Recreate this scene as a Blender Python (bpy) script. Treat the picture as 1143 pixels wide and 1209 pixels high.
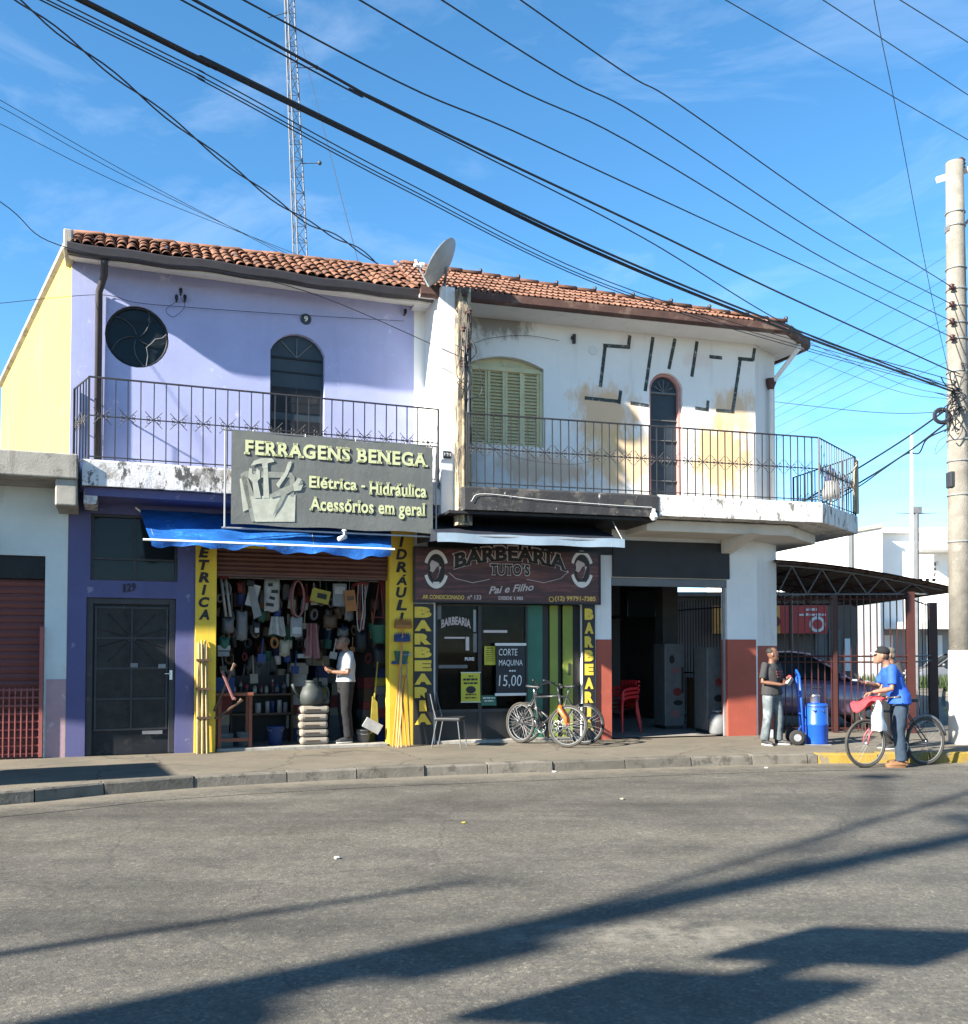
import bpy, math, random
from mathutils import Vector, Matrix, Euler
R = math.radians
random.seed(7)
scene = bpy.context.scene
for o in list(bpy.data.objects): bpy.data.objects.remove(o)
COL = scene.collection

# ------------------------------------------------------------------ camera, sky, sun, exposure
F = 1143.0; CX = 571.5; CY = 733.0; TILT = R(1.8); CAMH = 1.65
cd = bpy.data.cameras.new('camera'); cam = bpy.data.objects.new('camera', cd); COL.objects.link(cam)
cam.location = (0, 0, CAMH); cam.rotation_euler = (math.pi/2 + TILT, 0, 0)
cd.sensor_fit = 'HORIZONTAL'; cd.sensor_width = 36; cd.lens = 36.0
cd.shift_y = (CY - 604.5)/1143.0; cd.clip_end = 4000; cd.clip_start = 0.05
scene.camera = cam

SUN_AZ = 35.5      # direction the shadows run, degrees from +X towards +Y
SUN_EL = 29.0
sd = bpy.data.lights.new('sun', 'SUN'); sun = bpy.data.objects.new('sun', sd); COL.objects.link(sun)
sd.energy = 5.0; sd.angle = R(1.0); sd.color = (1.0, 0.93, 0.81)
sv = Vector((math.cos(R(SUN_AZ))*math.cos(R(SUN_EL)), math.sin(R(SUN_AZ))*math.cos(R(SUN_EL)), -math.sin(R(SUN_EL))))
sun.rotation_euler = sv.to_track_quat('-Z', 'Y').to_euler(); sun.location = (-20, -12, 18)

w = bpy.data.worlds.new('World'); scene.world = w; w.use_nodes = True
nt = w.node_tree; nt.nodes.clear()
out = nt.nodes.new('ShaderNodeOutputWorld'); bg = nt.nodes.new('ShaderNodeBackground'); bg.inputs['Strength'].default_value = 0.071
sky = nt.nodes.new('ShaderNodeTexSky'); sky.sky_type = 'NISHITA'; sky.sun_disc = False
sky.sun_elevation = R(SUN_EL)
tosun = -sv
sky.sun_rotation = math.atan2(tosun.x, tosun.y)
sky.air_density = 1.0; sky.dust_density = 0.0; sky.ozone_density = 2.2; sky.altitude = 3000
hs = nt.nodes.new('ShaderNodeHueSaturation'); hs.inputs['Hue'].default_value = 0.49; hs.inputs['Saturation'].default_value = 1.2; hs.inputs['Value'].default_value = 1.12
nt.links.new(sky.outputs[0], hs.inputs['Color'])
# faint high cirrus
tc = nt.nodes.new('ShaderNodeTexCoord'); mp = nt.nodes.new('ShaderNodeMapping'); mp.inputs['Scale'].default_value = (2.0, 2.0, 6.0)
mp.inputs['Rotation'].default_value = (0.2, 0.35, 0.4)
nz = nt.nodes.new('ShaderNodeTexNoise'); nz.inputs['Scale'].default_value = 2.2; nz.inputs['Detail'].default_value = 9; nz.inputs['Roughness'].default_value = 0.62; nz.inputs['Distortion'].default_value = 0.6
cr = nt.nodes.new('ShaderNodeValToRGB'); cr.color_ramp.elements[0].position = 0.5; cr.color_ramp.elements[1].position = 0.82
cr.color_ramp.elements[1].color = (0.10, 0.10, 0.10, 1)
mx = nt.nodes.new('ShaderNodeMix'); mx.data_type = 'RGBA'; mx.inputs['B'].default_value = (9.0, 9.2, 9.6, 1)
nt.links.new(tc.outputs['Generated'], mp.inputs[0]); nt.links.new(mp.outputs[0], nz.inputs['Vector']); nt.links.new(nz.outputs['Fac'], cr.inputs[0])
nt.links.new(cr.outputs[0], mx.inputs['Factor']); nt.links.new(hs.outputs[0], mx.inputs['A']); nt.links.new(mx.outputs['Result'], bg.inputs['Color'])
nt.links.new(bg.outputs[0], out.inputs[0])

scene.view_settings.view_transform = 'Standard'; scene.view_settings.look = 'None'
scene.view_settings.exposure = 2.1; scene.view_settings.gamma = 1.0; scene.view_settings.use_curve_mapping = False
scene.render.engine = 'CYCLES'
scene.render.resolution_x = 968; scene.render.resolution_y = 1024

# ------------------------------------------------------------------ pixels of the photograph to directions and places
def ray(px, py):
    a = (px-CX)/F; b = (CY-py)/F
    return Vector((a, math.cos(TILT)-b*math.sin(TILT), math.sin(TILT)+b*math.cos(TILT)))
CAM = Vector((0, 0, CAMH))
def ground(px, py, z=0.0):
    d = ray(px, py); t = (z-CAMH)/d.z
    return CAM + d*t
def at_depth(px, py, Y):
    d = ray(px, py); return CAM + d*(Y/d.y)
def on_vplane(px, py, A, B):
    d = ray(px, py); n = Vector((B[1]-A[1], A[0]-B[0], 0)); t = (Vector((A[0], A[1], 0))-Vector((0, 0, 0))).dot(n)/d.dot(n)
    return CAM + d*t
class Frame:
    def __init__(s, o, deg):
        s.o = Vector(o); s.deg = deg; s.a = R(deg); s.t = Vector((math.cos(s.a), math.sin(s.a), 0)); s.n = Vector((-math.sin(s.a), math.cos(s.a), 0))
    def w(s, x, y, z): return s.o + s.t*x + s.n*y + Vector((0, 0, z))
    def p(s, px, py, y=0.0):                      # local (x, z) of a pixel on the plane at local depth y
        d = ray(px, py); t = (s.o + s.n*y - CAM).dot(s.n)/d.dot(s.n); q = CAM + d*t - s.o
        return q.dot(s.t), q.z
    def r(s, x0, y0, x1, y1, y=0.0):              # rectangle -> xa, za, xb, zb
        xm, ym = (x0+x1)/2, (y0+y1)/2
        return s.p(x0, ym, y)[0], s.p(xm, y1, y)[1], s.p(x1, ym, y)[0], s.p(xm, y0, y)[1]
    def inv(s, P):
        q = Vector(P)-s.o; return q.dot(s.t), q.dot(s.n), q.z
SW = 0.14                                         # pavement level
_o = ground(77, 894, SW); FL = Frame((_o.x, _o.y, 0), 21.0)
XJ = FL.p(488, 760)[0]                            # where the two facades meet
_j = FL.w(XJ, 0, 0); FR = Frame((_j.x, _j.y, 0), 16.0)
WORLD = Frame((0, 0, 0), 0)

# ------------------------------------------------------------------ mesh helpers
def V(*a): return Vector(a)
BASE = {}
class MB:
    def __init__(s): s.v = []; s.f = []; s.m = []; s.cur = 0
    def add(s, vs, fs):
        n = len(s.v); s.v += [Vector(x) for x in vs]
        for f in fs: s.f.append(tuple(i+n for i in f)); s.m.append(s.cur)
        return s
    def box(s, x0, y0, z0, x1, y1, z1):
        x0, x1 = min(x0, x1), max(x0, x1); y0, y1 = min(y0, y1), max(y0, y1); z0, z1 = min(z0, z1), max(z0, z1)
        return s.add([(x0,y0,z0),(x1,y0,z0),(x1,y1,z0),(x0,y1,z0),(x0,y0,z1),(x1,y0,z1),(x1,y1,z1),(x0,y1,z1)],
                     [(0,3,2,1),(4,5,6,7),(0,1,5,4),(1,2,6,5),(2,3,7,6),(3,0,4,7)])
    def obox(s, c, size, rot=(0,0,0)):
        M = Euler(rot).to_matrix(); c = Vector(c); hx, hy, hz = [k/2 for k in size]
        vs = [c + M @ Vector((a*hx, b*hy, d*hz)) for d in (-1,1) for a, b in ((-1,-1),(1,-1),(1,1),(-1,1))]
        return s.add(vs, [(0,3,2,1),(4,5,6,7),(0,1,5,4),(1,2,6,5),(2,3,7,6),(3,0,4,7)])
    def tube(s, pts, r, seg=8, closed=False, ell=None, up=None):
        pts = [Vector(p) for p in pts]; n = len(pts); rs = r if isinstance(r, (list, tuple)) else [r]*n
        es = ell if isinstance(ell, (list, tuple)) else [ell if ell else 1.0]*n
        prev = None; b0 = len(s.v); rings = []
        for i, p in enumerate(pts):
            if closed: d = pts[(i+1)%n]-pts[i-1]
            elif i == 0: d = pts[1]-p
            elif i == n-1: d = p-pts[-2]
            else: d = (pts[i+1]-p).normalized()+(p-pts[i-1]).normalized()
            if d.length < 1e-9: d = Vector((0,0,1))
            d.normalize()
            if prev is None:
                ref = Vector(up) if up else (Vector((0,0,1)) if abs(d.z) < 0.9 else Vector((1,0,0)))
                u = (ref - d*ref.dot(d))
                if u.length < 1e-6: u = d.orthogonal()
            else: u = prev - d*prev.dot(d)
            u.normalize(); prev = u; q = d.cross(u)
            rings.append([p + u*(rs[i]*math.cos(2*math.pi*k/seg)) + q*(rs[i]*es[i]*math.sin(2*math.pi*k/seg)) for k in range(seg)])
        vs = [x for rg in rings for x in rg]; fs = []
        for i in range(n if closed else n-1):
            j = (i+1) % n
            for k in range(seg):
                l = (k+1) % seg; fs.append((i*seg+k, i*seg+l, j*seg+l, j*seg+k))
        if not closed: fs.append(tuple(range(seg))[::-1]); fs.append(tuple((n-1)*seg+k for k in range(seg)))
        return s.add(vs, fs)
    def cyl(s, a, b, r0, r1=None, seg=12): return s.tube([a, b], [r0, r0 if r1 is None else r1], seg)
    def lathe(s, prof, o=(0,0,0), seg=16, axis='z'):
        o = Vector(o); vs = []; fs = []; n = len(prof)
        for r, h in prof:
            for k in range(seg):
                a = 2*math.pi*k/seg; c, d = r*math.cos(a), r*math.sin(a)
                vs.append(o + (Vector((c, d, h)) if axis == 'z' else Vector((h, c, d)) if axis == 'x' else Vector((d, h, c))))
        for i in range(n-1):
            for k in range(seg):
                l = (k+1) % seg; fs.append((i*seg+k, i*seg+l, (i+1)*seg+l, (i+1)*seg+k))
        fs.append(tuple(range(seg))[::-1]); fs.append(tuple((n-1)*seg+k for k in range(seg)))
        return s.add(vs, fs)
    def prism(s, poly, y0, y1):                   # polygon in xz (counter-clockwise seen from -y), swept along y
        a = sum(poly[i-1][0]*poly[i][1]-poly[i][0]*poly[i-1][1] for i in range(len(poly)))
        if a < 0: poly = poly[::-1]
        n = len(poly); vs = [(x, y0, z) for x, z in poly]+[(x, y1, z) for x, z in poly]
        fs = [tuple(range(n)), tuple(range(n, 2*n))[::-1]] + [(i, i+n, (i+1)%n+n, (i+1)%n) for i in range(n)]
        return s.add(vs, fs)
    def slab(s, poly, z0, z1):                    # polygon in xy swept along z
        a = sum(poly[i-1][0]*poly[i][1]-poly[i][0]*poly[i-1][1] for i in range(len(poly)))
        if a < 0: poly = poly[::-1]
        n = len(poly); vs = [(x, y, z0) for x, y in poly]+[(x, y, z1) for x, y in poly]
        fs = [tuple(range(n))[::-1], tuple(range(n, 2*n))] + [(i, (i+1)%n, (i+1)%n+n, i+n) for i in range(n)]
        return s.add(vs, fs)
    def ellipsoid(s, c, r, seg=12, rings=8, rot=(0,0,0)):
        M = Euler(rot).to_matrix(); c = Vector(c); vs = []; fs = []
        for i in range(rings+1):
            t = math.pi*i/rings
            for k in range(seg):
                a = 2*math.pi*k/seg
                vs.append(c + M @ Vector((r[0]*math.sin(t)*math.cos(a), r[1]*math.sin(t)*math.sin(a), -r[2]*math.cos(t))))
        for i in range(rings):
            for k in range(seg):
                l = (k+1) % seg; fs.append((i*seg+k, i*seg+l, (i+1)*seg+l, (i+1)*seg+k))
        return s.add(vs, fs)
    def grid(s, fn, nu, nv):
        vs = [fn(i/nu, j/nv) for j in range(nv+1) for i in range(nu+1)]
        fs = [(j*(nu+1)+i, j*(nu+1)+i+1, (j+1)*(nu+1)+i+1, (j+1)*(nu+1)+i) for j in range(nv) for i in range(nu)]
        return s.add(vs, fs)
    def extend(s, o, M=None):
        return s.add([M @ v if M else v for v in o.v], o.f)
    def bounds(s):
        return Vector([min(v[i] for v in s.v) for i in range(3)]), Vector([max(v[i] for v in s.v) for i in range(3)])
    def mesh(s, name, mat, smooth=False, off=None):
        me = bpy.data.meshes.new(name)
        me.from_pydata([tuple(v-off) if off else tuple(v) for v in s.v], [], s.f)
        for m in (mat if isinstance(mat, (list, tuple)) else [mat]): me.materials.append(m)
        if isinstance(mat, (list, tuple)) and len(mat) > 1: me.polygons.foreach_set('material_index', s.m)
        if smooth: me.polygons.foreach_set('use_smooth', [True]*len(me.polygons))
        me.update(); return me
    def build(s, name, mat, parent=None, smooth=False, bevel=0):
        off = BASE.get(parent.name) if parent else None
        p = parent
        while off is None and p is not None and p.parent: p = p.parent; off = BASE.get(p.name)
        o = link(name, s.mesh(name, mat, smooth, off), parent)
        if bevel: bev(o, bevel)
        return o
def bev(o, w, seg=2):
    b = o.modifiers.new('bevel', 'BEVEL'); b.width = w; b.segments = seg; b.limit_method = 'ANGLE'; b.angle_limit = R(35); return o
def autosmooth(o, deg=40):
    me = o.data
    if hasattr(me, 'set_sharp_from_angle'):
        me.polygons.foreach_set('use_smooth', [True]*len(me.polygons)); me.set_sharp_from_angle(angle=R(deg))
    return o
def link(name, me, parent=None):
    o = bpy.data.objects.new(name, me); COL.objects.link(o)
    if parent: o.parent = parent
    return o
def tag(o, label, cat, group=None):
    o['label'] = label; o['category'] = cat
    if group: o['group'] = group
    return o
def thing(name, label, cat, fr=WORLD, base=(0,0,0), group=None, rz=0):
    """an Empty at the thing's base; parts are written in the frame's coordinates"""
    o = bpy.data.objects.new(name, None); COL.objects.link(o); o.empty_display_size = .2
    o.location = fr.w(*base); o.rotation_euler = (0, 0, fr.a+rz); BASE[o.name] = Vector(base)
    return tag(o, label, cat, group)
def solo(mb, name, label, cat, mat, fr=WORLD, group=None, smooth=False, bevel=0, rz=0):
    lo, hi = mb.bounds(); base = Vector(((lo.x+hi.x)/2, (lo.y+hi.y)/2, lo.z))
    o = link(name, mb.mesh(name, mat, smooth, base)); o.location = fr.w(*base); o.rotation_euler = (0, 0, fr.a)
    if bevel: bev(o, bevel)
    return tag(o, label, cat, group)
def structure(o): o['kind'] = 'structure'; return o
def copy_tree(o, parent=None):
    c = o.copy(); COL.objects.link(c); c.parent = parent
    for ch in o.children: copy_tree(ch, c)
    return c
def holed(outer, holes, y0, y1):
    """wall with openings: outline and holes in xz, from depth y0 to y1 -> MB"""
    cu = bpy.data.curves.new('tmp', 'CURVE'); cu.dimensions = '2D'; cu.fill_mode = 'BOTH'; cu.extrude = abs(y1-y0)/2
    for pl in [outer]+holes:
        sp = cu.splines.new('POLY'); sp.points.add(len(pl)-1); sp.use_cyclic_u = True
        for i, (x, z) in enumerate(pl): sp.points[i].co = (x, z, 0, 1)
    o = bpy.data.objects.new('tmp', cu); me = bpy.data.meshes.new_from_object(o)
    mb = MB(); ym = (y0+y1)/2
    mb.add([(v.co.x, ym - v.co.z, v.co.y) for v in me.vertices], [tuple(p.vertices) for p in me.polygons])
    bpy.data.objects.remove(o); bpy.data.curves.remove(cu); bpy.data.meshes.remove(me); return mb
def rect(x0, z0, x1, z1): return [(x0,z0),(x1,z0),(x1,z1),(x0,z1)]
def arch(x0, z0, x1, z1, rise, n=10):
    """opening with a segmental head, crown at z1"""
    c = (x0+x1)/2; h = (x1-x0)/2; r = (h*h+rise*rise)/(2*rise); zc = z1-r; a0 = math.asin(min(1, h/r))
    return [(x0,z0),(x1,z0)] + [(c+r*math.sin(a0-2*a0*i/n), zc+r*math.cos(a0-2*a0*i/n)) for i in range(n+1)]
def circle(cx, cz, rx, rz, n=28): return [(cx+rx*math.cos(2*math.pi*i/n), cz+rz*math.sin(2*math.pi*i/n)) for i in range(n)]
def text_raw(s, bold=0.0, shear=0.0, serif=0.0, spacing=1.0, depth=0.0):
    """letters as a list of (verts2d, faces); baseline 0, size 1"""
    out = []
    cu = bpy.data.curves.new('t', 'FONT'); cu.body = s; cu.size = 1; cu.offset = bold; cu.shear = shear; cu.space_character = spacing; cu.resolution_u = 3
    o = bpy.data.objects.new('t', cu); me = bpy.data.meshes.new_from_object(o)
    vs = [(v.co.x, v.co.y) for v in me.vertices]; fs = [tuple(p.vertices) for p in me.polygons]
    if serif:                                      # slab serifs on every flat stem end
        edges = set()
        for e in me.edges:
            a, b = vs[e.vertices[0]], vs[e.vertices[1]]
            if abs(a[1]-b[1]) < .004 and .03 < abs(a[0]-b[0]) < .3: edges.add((round(min(a[0],b[0]),3), round(max(a[0],b[0]),3), round(a[1],3)))
        zs = sorted(set(e[2] for e in edges)); lo = min(v[1] for v in vs)
        for x0, x1, z in edges:
            low = abs(z-(-bold)) < .02; hi = z > .6
            if low or hi:
                k = len(vs); t = .11; g = serif
                z0, z1 = (z, z+t) if low else (z-t, z)
                vs += [(x0-g,z0),(x1+g,z0),(x1+g,z1),(x0-g,z1)]; fs.append((k,k+1,k+2,k+3))
    bpy.data.objects.remove(o); bpy.data.curves.remove(cu); bpy.data.meshes.remove(me)
    return vs, fs
def text_mb(s, x0, z0, x1, z1, y, t=0.004, warp=None, **kw):
    """letters fitted into a rectangle, facing -y, thickness t towards -y"""
    vs, fs = text_raw(s, **kw)
    a, b = min(v[0] for v in vs), max(v[0] for v in vs); c, d = min(v[1] for v in vs), max(v[1] for v in vs)
    q = []
    for vx, vz in vs:
        u, v = (vx-a)/(b-a), (vz-c)/(d-c)
        if warp: u, v = warp(u, v)
        q.append((x0+(x1-x0)*u, z0+(z1-z0)*v))
    mb = MB(); n = len(q)
    mb.add([(x, y-t, z) for x, z in q], fs)
    return mb
# ------------------------------------------------------------------ materials
MATS = {}
DIM = {'dusty_cement_pavement':.34,'worn_granite_kerb':.42,'yellow_painted_kerb':.5,'violet_painted_plaster':.62,'pale_grey_print':.6,'mid_grey_print':.7,'maroon_shutter':.7,'dark_painted_steel':.6,'terracotta_tile':.58,'terracotta_flat_tile':.6,'bare_concrete':.8,'spun_concrete_pole':.6,'grey_printed_vinyl':.88,'brown_skin':.8,'deep_brown_skin':.8,'old_white_plaster':.9,'pale_blue_white_plaster':.85,'pale_stick_wood':.8,'whitewash':.85,'dry_earth':.65,'white_painted_concrete':.85,'flaking_white_concrete':.85,'rusty_fascia':.7,'pale_yellow_print':.6,'faded_jeans':.5,'dark_jeans':.7,'tan_leather':.6,'pale_blue_valance':.5,'red_brown_metal':.42,'pale_cardboard':.45,'brown_roller_shutter':.55,'grey_metal_paint':.5,'red_brown_wood':.7,'white_cotton':.5,'pale_sole':.7,'lime_green_panel':.55,'sea_green_panel':.55,'yellow_paper':.7,'white_plastic':.8,'dusty_rubber':.45,'galvanised_steel':.8,'royal_blue_jersey':.75,'blue_plastic':.8}
def mat(name, col, rough=0.75, var=0.12, vs=2.5, bump=0.15, bs=60.0, metal=0.0, spec=0.4, rnd=0.0, patch=None, patch2=None, streak=None, coat=0.0, dist=0.01, alpha=None):
    """procedural surface: base colour + broad variation + worn patches (colour, scale, threshold, amount) + run-down streaks + fine relief"""
    if name in DIM:
        kd = DIM[name]; col = tuple(c*kd for c in col)
        patch, patch2, streak = [((tuple(c*kd for c in q[0]),)+tuple(q[1:])) if q else None for q in (patch, patch2, streak)]
    m = bpy.data.materials.new(name); m.use_nodes = True; t = m.node_tree; N = t.nodes; L = t.links; N.clear()
    o = N.new('ShaderNodeOutputMaterial'); b = N.new('ShaderNodeBsdfPrincipled'); L.new(b.outputs[0], o.inputs[0])
    b.inputs['Roughness'].default_value = rough; b.inputs['Metallic'].default_value = metal; b.inputs['Specular IOR Level'].default_value = spec
    if coat: b.inputs['Coat Weight'].default_value = coat; b.inputs['Coat Roughness'].default_value = 0.08
    tc = N.new('ShaderNodeTexCoord'); oi = N.new('ShaderNodeObjectInfo')
    ad = N.new('ShaderNodeVectorMath'); ad.operation = 'ADD'; L.new(tc.outputs['Object'], ad.inputs[0])
    if rnd:
        sc = N.new('ShaderNodeMath'); sc.operation = 'MULTIPLY'; sc.inputs[1].default_value = 37.0; L.new(oi.outputs['Random'], sc.inputs[0]); L.new(sc.outputs[0], ad.inputs[1])
    P = ad.outputs[0]
    def noise(scale, detail=5, rough=.6, vec=None):
        n = N.new('ShaderNodeTexNoise'); n.inputs['Scale'].default_value = scale; n.inputs['Detail'].default_value = detail; n.inputs['Roughness'].default_value = rough
        L.new(vec if vec else P, n.inputs['Vector']); return n.outputs['Fac']
    def ramp(src, a, bb):
        r = N.new('ShaderNodeMapRange'); r.inputs['From Min'].default_value = a; r.inputs['From Max'].default_value = bb; L.new(src, r.inputs['Value']); return r.outputs[0]
    def mul(src, k):
        r = N.new('ShaderNodeMath'); r.operation = 'MULTIPLY'; r.inputs[1].default_value = k; L.new(src, r.inputs[0]); return r.outputs[0]
    def mix(fac, A, B):
        x = N.new('ShaderNodeMix'); x.data_type = 'RGBA'; L.new(fac, x.inputs['Factor'])
        for s_, i in ((A, 'A'), (B, 'B')):
            if isinstance(s_, tuple): x.inputs[i].default_value = s_
            else: L.new(s_, x.inputs[i])
        return x.outputs['Result']
    c4 = (*col, 1); dk = tuple(max(0, k*(1-2*var)) for k in col)+(1,); lt = tuple(min(1, k*(1+var)) for k in col)+(1,)
    C = mix(ramp(noise(vs, 6), .3, .72), dk, lt)
    if var: C = mix(mul(ramp(noise(vs*9, 4), .45, .75), .35), C, dk)
    if rnd:
        h = N.new('ShaderNodeHueSaturation'); L.new(C, h.inputs['Color'])
        r = N.new('ShaderNodeMapRange'); r.inputs['To Min'].default_value = 1-rnd; r.inputs['To Max'].default_value = 1+rnd*.8; L.new(oi.outputs['Random'], r.inputs['Value']); L.new(r.outputs[0], h.inputs['Value']); C = h.outputs[0]
    for pt in (patch, patch2):
        if pt:
            pc, ps, th, am = pt[:4]; th -= .055; stretch = pt[4] if len(pt) > 4 else None
            vec = None
            if stretch:
                mp = N.new('ShaderNodeMapping'); mp.inputs['Scale'].default_value = stretch; L.new(P, mp.inputs[0]); vec = mp.outputs[0]
            C = mix(mul(ramp(noise(ps, 8, .68, vec), th, th+.07), am), C, (*pc, 1))
    if streak:
        scol, ss, th, am = streak; th -= .06
        mp = N.new('ShaderNodeMapping'); mp.inputs['Scale'].default_value = (1, 1, .07); L.new(P, mp.inputs[0])
        C = mix(mul(ramp(noise(ss, 6, .6, mp.outputs[0]), th, th+.18), am), C, (*scol, 1))
    L.new(C, b.inputs['Base Color'])
    if bump:
        n = noise(bs, 6, .65); bp = N.new('ShaderNodeBump'); bp.inputs['Strength'].default_value = bump; bp.inputs['Distance'].default_value = dist
        L.new(n, bp.inputs['Height']); L.new(bp.outputs[0], b.inputs['Normal'])
    if alpha is not None: b.inputs['Alpha'].default_value = alpha
    MATS[name] = m; return m
def glass_mat(name, col=(.012,.016,.018), rough=.08, spec=.18):
    return mat(name, col, rough=rough, var=.1, bump=.02, bs=3, spec=spec)
M = {}
M['asphalt'] = None
# walls
M['purple'] = mat('purple_plaster', (.295,.32,.515), .85, .06, 1.2, .22, 45, patch=((.58,.56,.72), 3.5, .66, .5), streak=((.20,.22,.36), 5, .62, .3))
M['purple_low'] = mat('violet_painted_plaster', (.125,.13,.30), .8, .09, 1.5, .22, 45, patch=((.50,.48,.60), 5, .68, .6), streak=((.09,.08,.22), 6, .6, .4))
M['yellow_wall'] = mat('yellow_plaster', (.60,.44,.075), .85, .05, .8, .2, 40, patch=((.62,.42,.14), 1.1, .66, .35), streak=((.50,.38,.16), 4, .6, .4))
M['white_wall'] = mat('old_white_plaster', (.70,.70,.69), .85, .05, 1.0, .25, 40, patch=((.50,.47,.42), 2.2, .66, .45), streak=((.35,.33,.30), 5, .62, .35))
M['soffit'] = mat('soffit_paint', (.56,.53,.48), .85, .08, 2, .1, 30, patch=((.25,.22,.18), 2.2, .66, .5))
M['slab_old'] = mat('flaking_white_concrete', (.62,.61,.62), .9, .12, 3, .6, 28, patch=((.045,.043,.04), 9, .57, .95, (1,1,.55)), patch2=((.28,.26,.24), 3.5, .58, .7))
M['slab_white'] = mat('white_painted_concrete', (.70,.69,.67), .88, .08, 2, .4, 30, patch=((.13,.115,.10), 7, .60, .9, (1,1,.5)), streak=((.26,.23,.2), 7, .56, .7))
M['slab_black'] = mat('black_painted_concrete', (.028,.028,.030), .75, .2, 3, .5, 28, patch=((.55,.55,.54), 9, .70, .9, (1,1,.6)), patch2=((.10,.09,.08), 4, .6, .6))
M['concrete'] = mat('bare_concrete', (.36,.34,.30), .92, .14, 3, .5, 40, patch=((.12,.11,.10), 4, .62, .6), streak=((.13,.12,.11), 6, .58, .6))
M['concrete_warm'] = mat('weathered_post_concrete', (.36,.29,.19), .92, .2, 4, .9, 30, patch=((.05,.045,.04), 6, .53, .9, (1,1,.3)), patch2=((.55,.52,.46), 7, .66, .7))
M['pale_wall'] = mat('pale_blue_white_plaster', (.60,.66,.66), .85, .06, 1.2, .2, 40, patch=((.48,.50,.48), 2.5, .63, .5), streak=((.38,.40,.38), 6, .62, .4))
M['mauve'] = mat('mauve_dado', (.36,.24,.27), .85, .1, 2, .3, 40, patch=((.55,.48,.48), 3.5, .63, .6))
M['red_dado'] = mat('brick_red_paint', (.29,.065,.04), .7, .08, 2, .2, 40, patch=((.38,.12,.08), 4, .66, .5), streak=((.17,.04,.03), 5, .62, .5))
M['yellow_pillar'] = mat('yellow_paint', (.62,.42,.035), .7, .08, 2, .2, 40, patch=((.40,.30,.10), 4, .66, .5), streak=((.35,.24,.06), 6, .62, .4))
M['gutter'] = mat('dark_gutter', (.030,.026,.030), .6, .2, 3, .1, 20)
M['gutter_brown'] = mat('rusty_fascia', (.11,.055,.042), .75, .2, 3, .3, 20, patch=((.22,.16,.12), 3, .6, .5))
M['tile'] = mat('terracotta_tile', (.29,.13,.078), .88, .16, 5, .5, 30, rnd=.38, patch=((.10,.065,.05), 6, .60, .75), patch2=((.62,.42,.30), 9, .66, .5))
M['tile_flat'] = mat('terracotta_flat_tile', (.29,.135,.085), .88, .16, 5, .5, 30, rnd=.32, patch=((.12,.08,.06), 6, .61, .7), patch2=((.60,.42,.32), 9, .66, .5))
M['deck'] = mat('roof_underlay', (.13,.06,.04), .9, .2, 4, .2, 20)
# metal, wood, fabric
M['iron'] = mat('black_iron', (.022,.021,.024), .55, .2, 6, .1, 40, spec=.5, patch=((.12,.05,.03), 9, .66, .5))
M['iron_rust'] = mat('rusty_iron', (.07,.035,.03), .7, .2, 6, .2, 40, patch=((.16,.07,.04), 7, .58, .6))
M['door_dark'] = mat('dark_painted_steel', (.022,.025,.030), .5, .2, 3, .1, 30, spec=.22, patch=((.07,.06,.055), 4, .64, .6))
M['door_panel'] = mat('dim_ribbed_glass', (.020,.020,.019), .35, .3, 6, .5, 50, spec=.22)
M['door_blue'] = mat('dark_blue_grey_paint', (.022,.032,.042), .45, .15, 3, .1, 30)
M['glass'] = glass_mat('dark_glass')
M['shutter_red'] = mat('maroon_shutter', (.21,.075,.07), .6, .12, 3, .12, 30, patch=((.30,.11,.10), 4, .64, .5))
M['red_grille'] = mat('red_grille_paint', (.26,.075,.065), .6, .1, 4, .1, 30)
M['shutter_brown'] = mat('brown_roller_shutter', (.20,.085,.065), .55, .12, 3, .15, 30)
M['cream'] = mat('cream_shutter_paint', (.55,.50,.30), .7, .08, 3, .2, 40, patch=((.33,.29,.20), 5, .64, .5))
M['black_paint'] = mat('black_paint', (.016,.016,.018), .6, .2, 3, .2, 40)
M['letter_black'] = mat('black_letter_paint', (.02,.018,.02), .7, .1, 5, .05, 40)
M['pink_frame'] = mat('dull_pink_reveal', (.42,.21,.19), .8, .1, 3, .2, 40)
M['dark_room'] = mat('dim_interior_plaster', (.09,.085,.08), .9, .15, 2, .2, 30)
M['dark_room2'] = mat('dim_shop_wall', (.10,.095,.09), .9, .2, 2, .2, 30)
M['floor_tile'] = mat('worn_shop_floor', (.24,.22,.20), .6, .15, 4, .1, 30)
M['tarp'] = mat('blue_tarpaulin', (.012,.105,.38), .55, .22, 5, .9, 14, spec=.4, patch=((.05,.28,.72), 4, .62, .5))
M['awning'] = mat('dark_navy_awning', (.018,.022,.034), .55, .15, 4, .2, 25)
M['awning_edge'] = mat('pale_blue_valance', (.42,.55,.68), .6, .08, 4, .2, 25)
M['galv'] = mat('galvanised_steel', (.36,.37,.38), .55, .12, 6, .1, 40, metal=.4)
M['mast'] = mat('weathered_mast_steel', (.075,.08,.09), .6, .15, 3, 0, 40, metal=.3)
M['white_paint'] = mat('white_paint', (.74,.74,.72), .6, .05, 4, .08, 40, patch=((.5,.48,.45), 5, .67, .5))
M['steel'] = mat('bright_steel', (.55,.55,.56), .3, .1, 6, .05, 60, metal=.9)
M['vinyl'] = mat('grey_printed_vinyl', (.135,.140,.128), .55, .08, 2, .25, 6, spec=.4, dist=.03)
M['vinyl_letter'] = mat('pale_yellow_print', (.80,.82,.46), .6, .04, 6, .02, 30)
M['vinyl_shadow'] = mat('black_print', (.012,.012,.012), .6, .1, 6, .02, 30)
M['vinyl_white'] = mat('pale_grey_print', (.62,.63,.52), .6, .12, 9, .02, 30)
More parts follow.
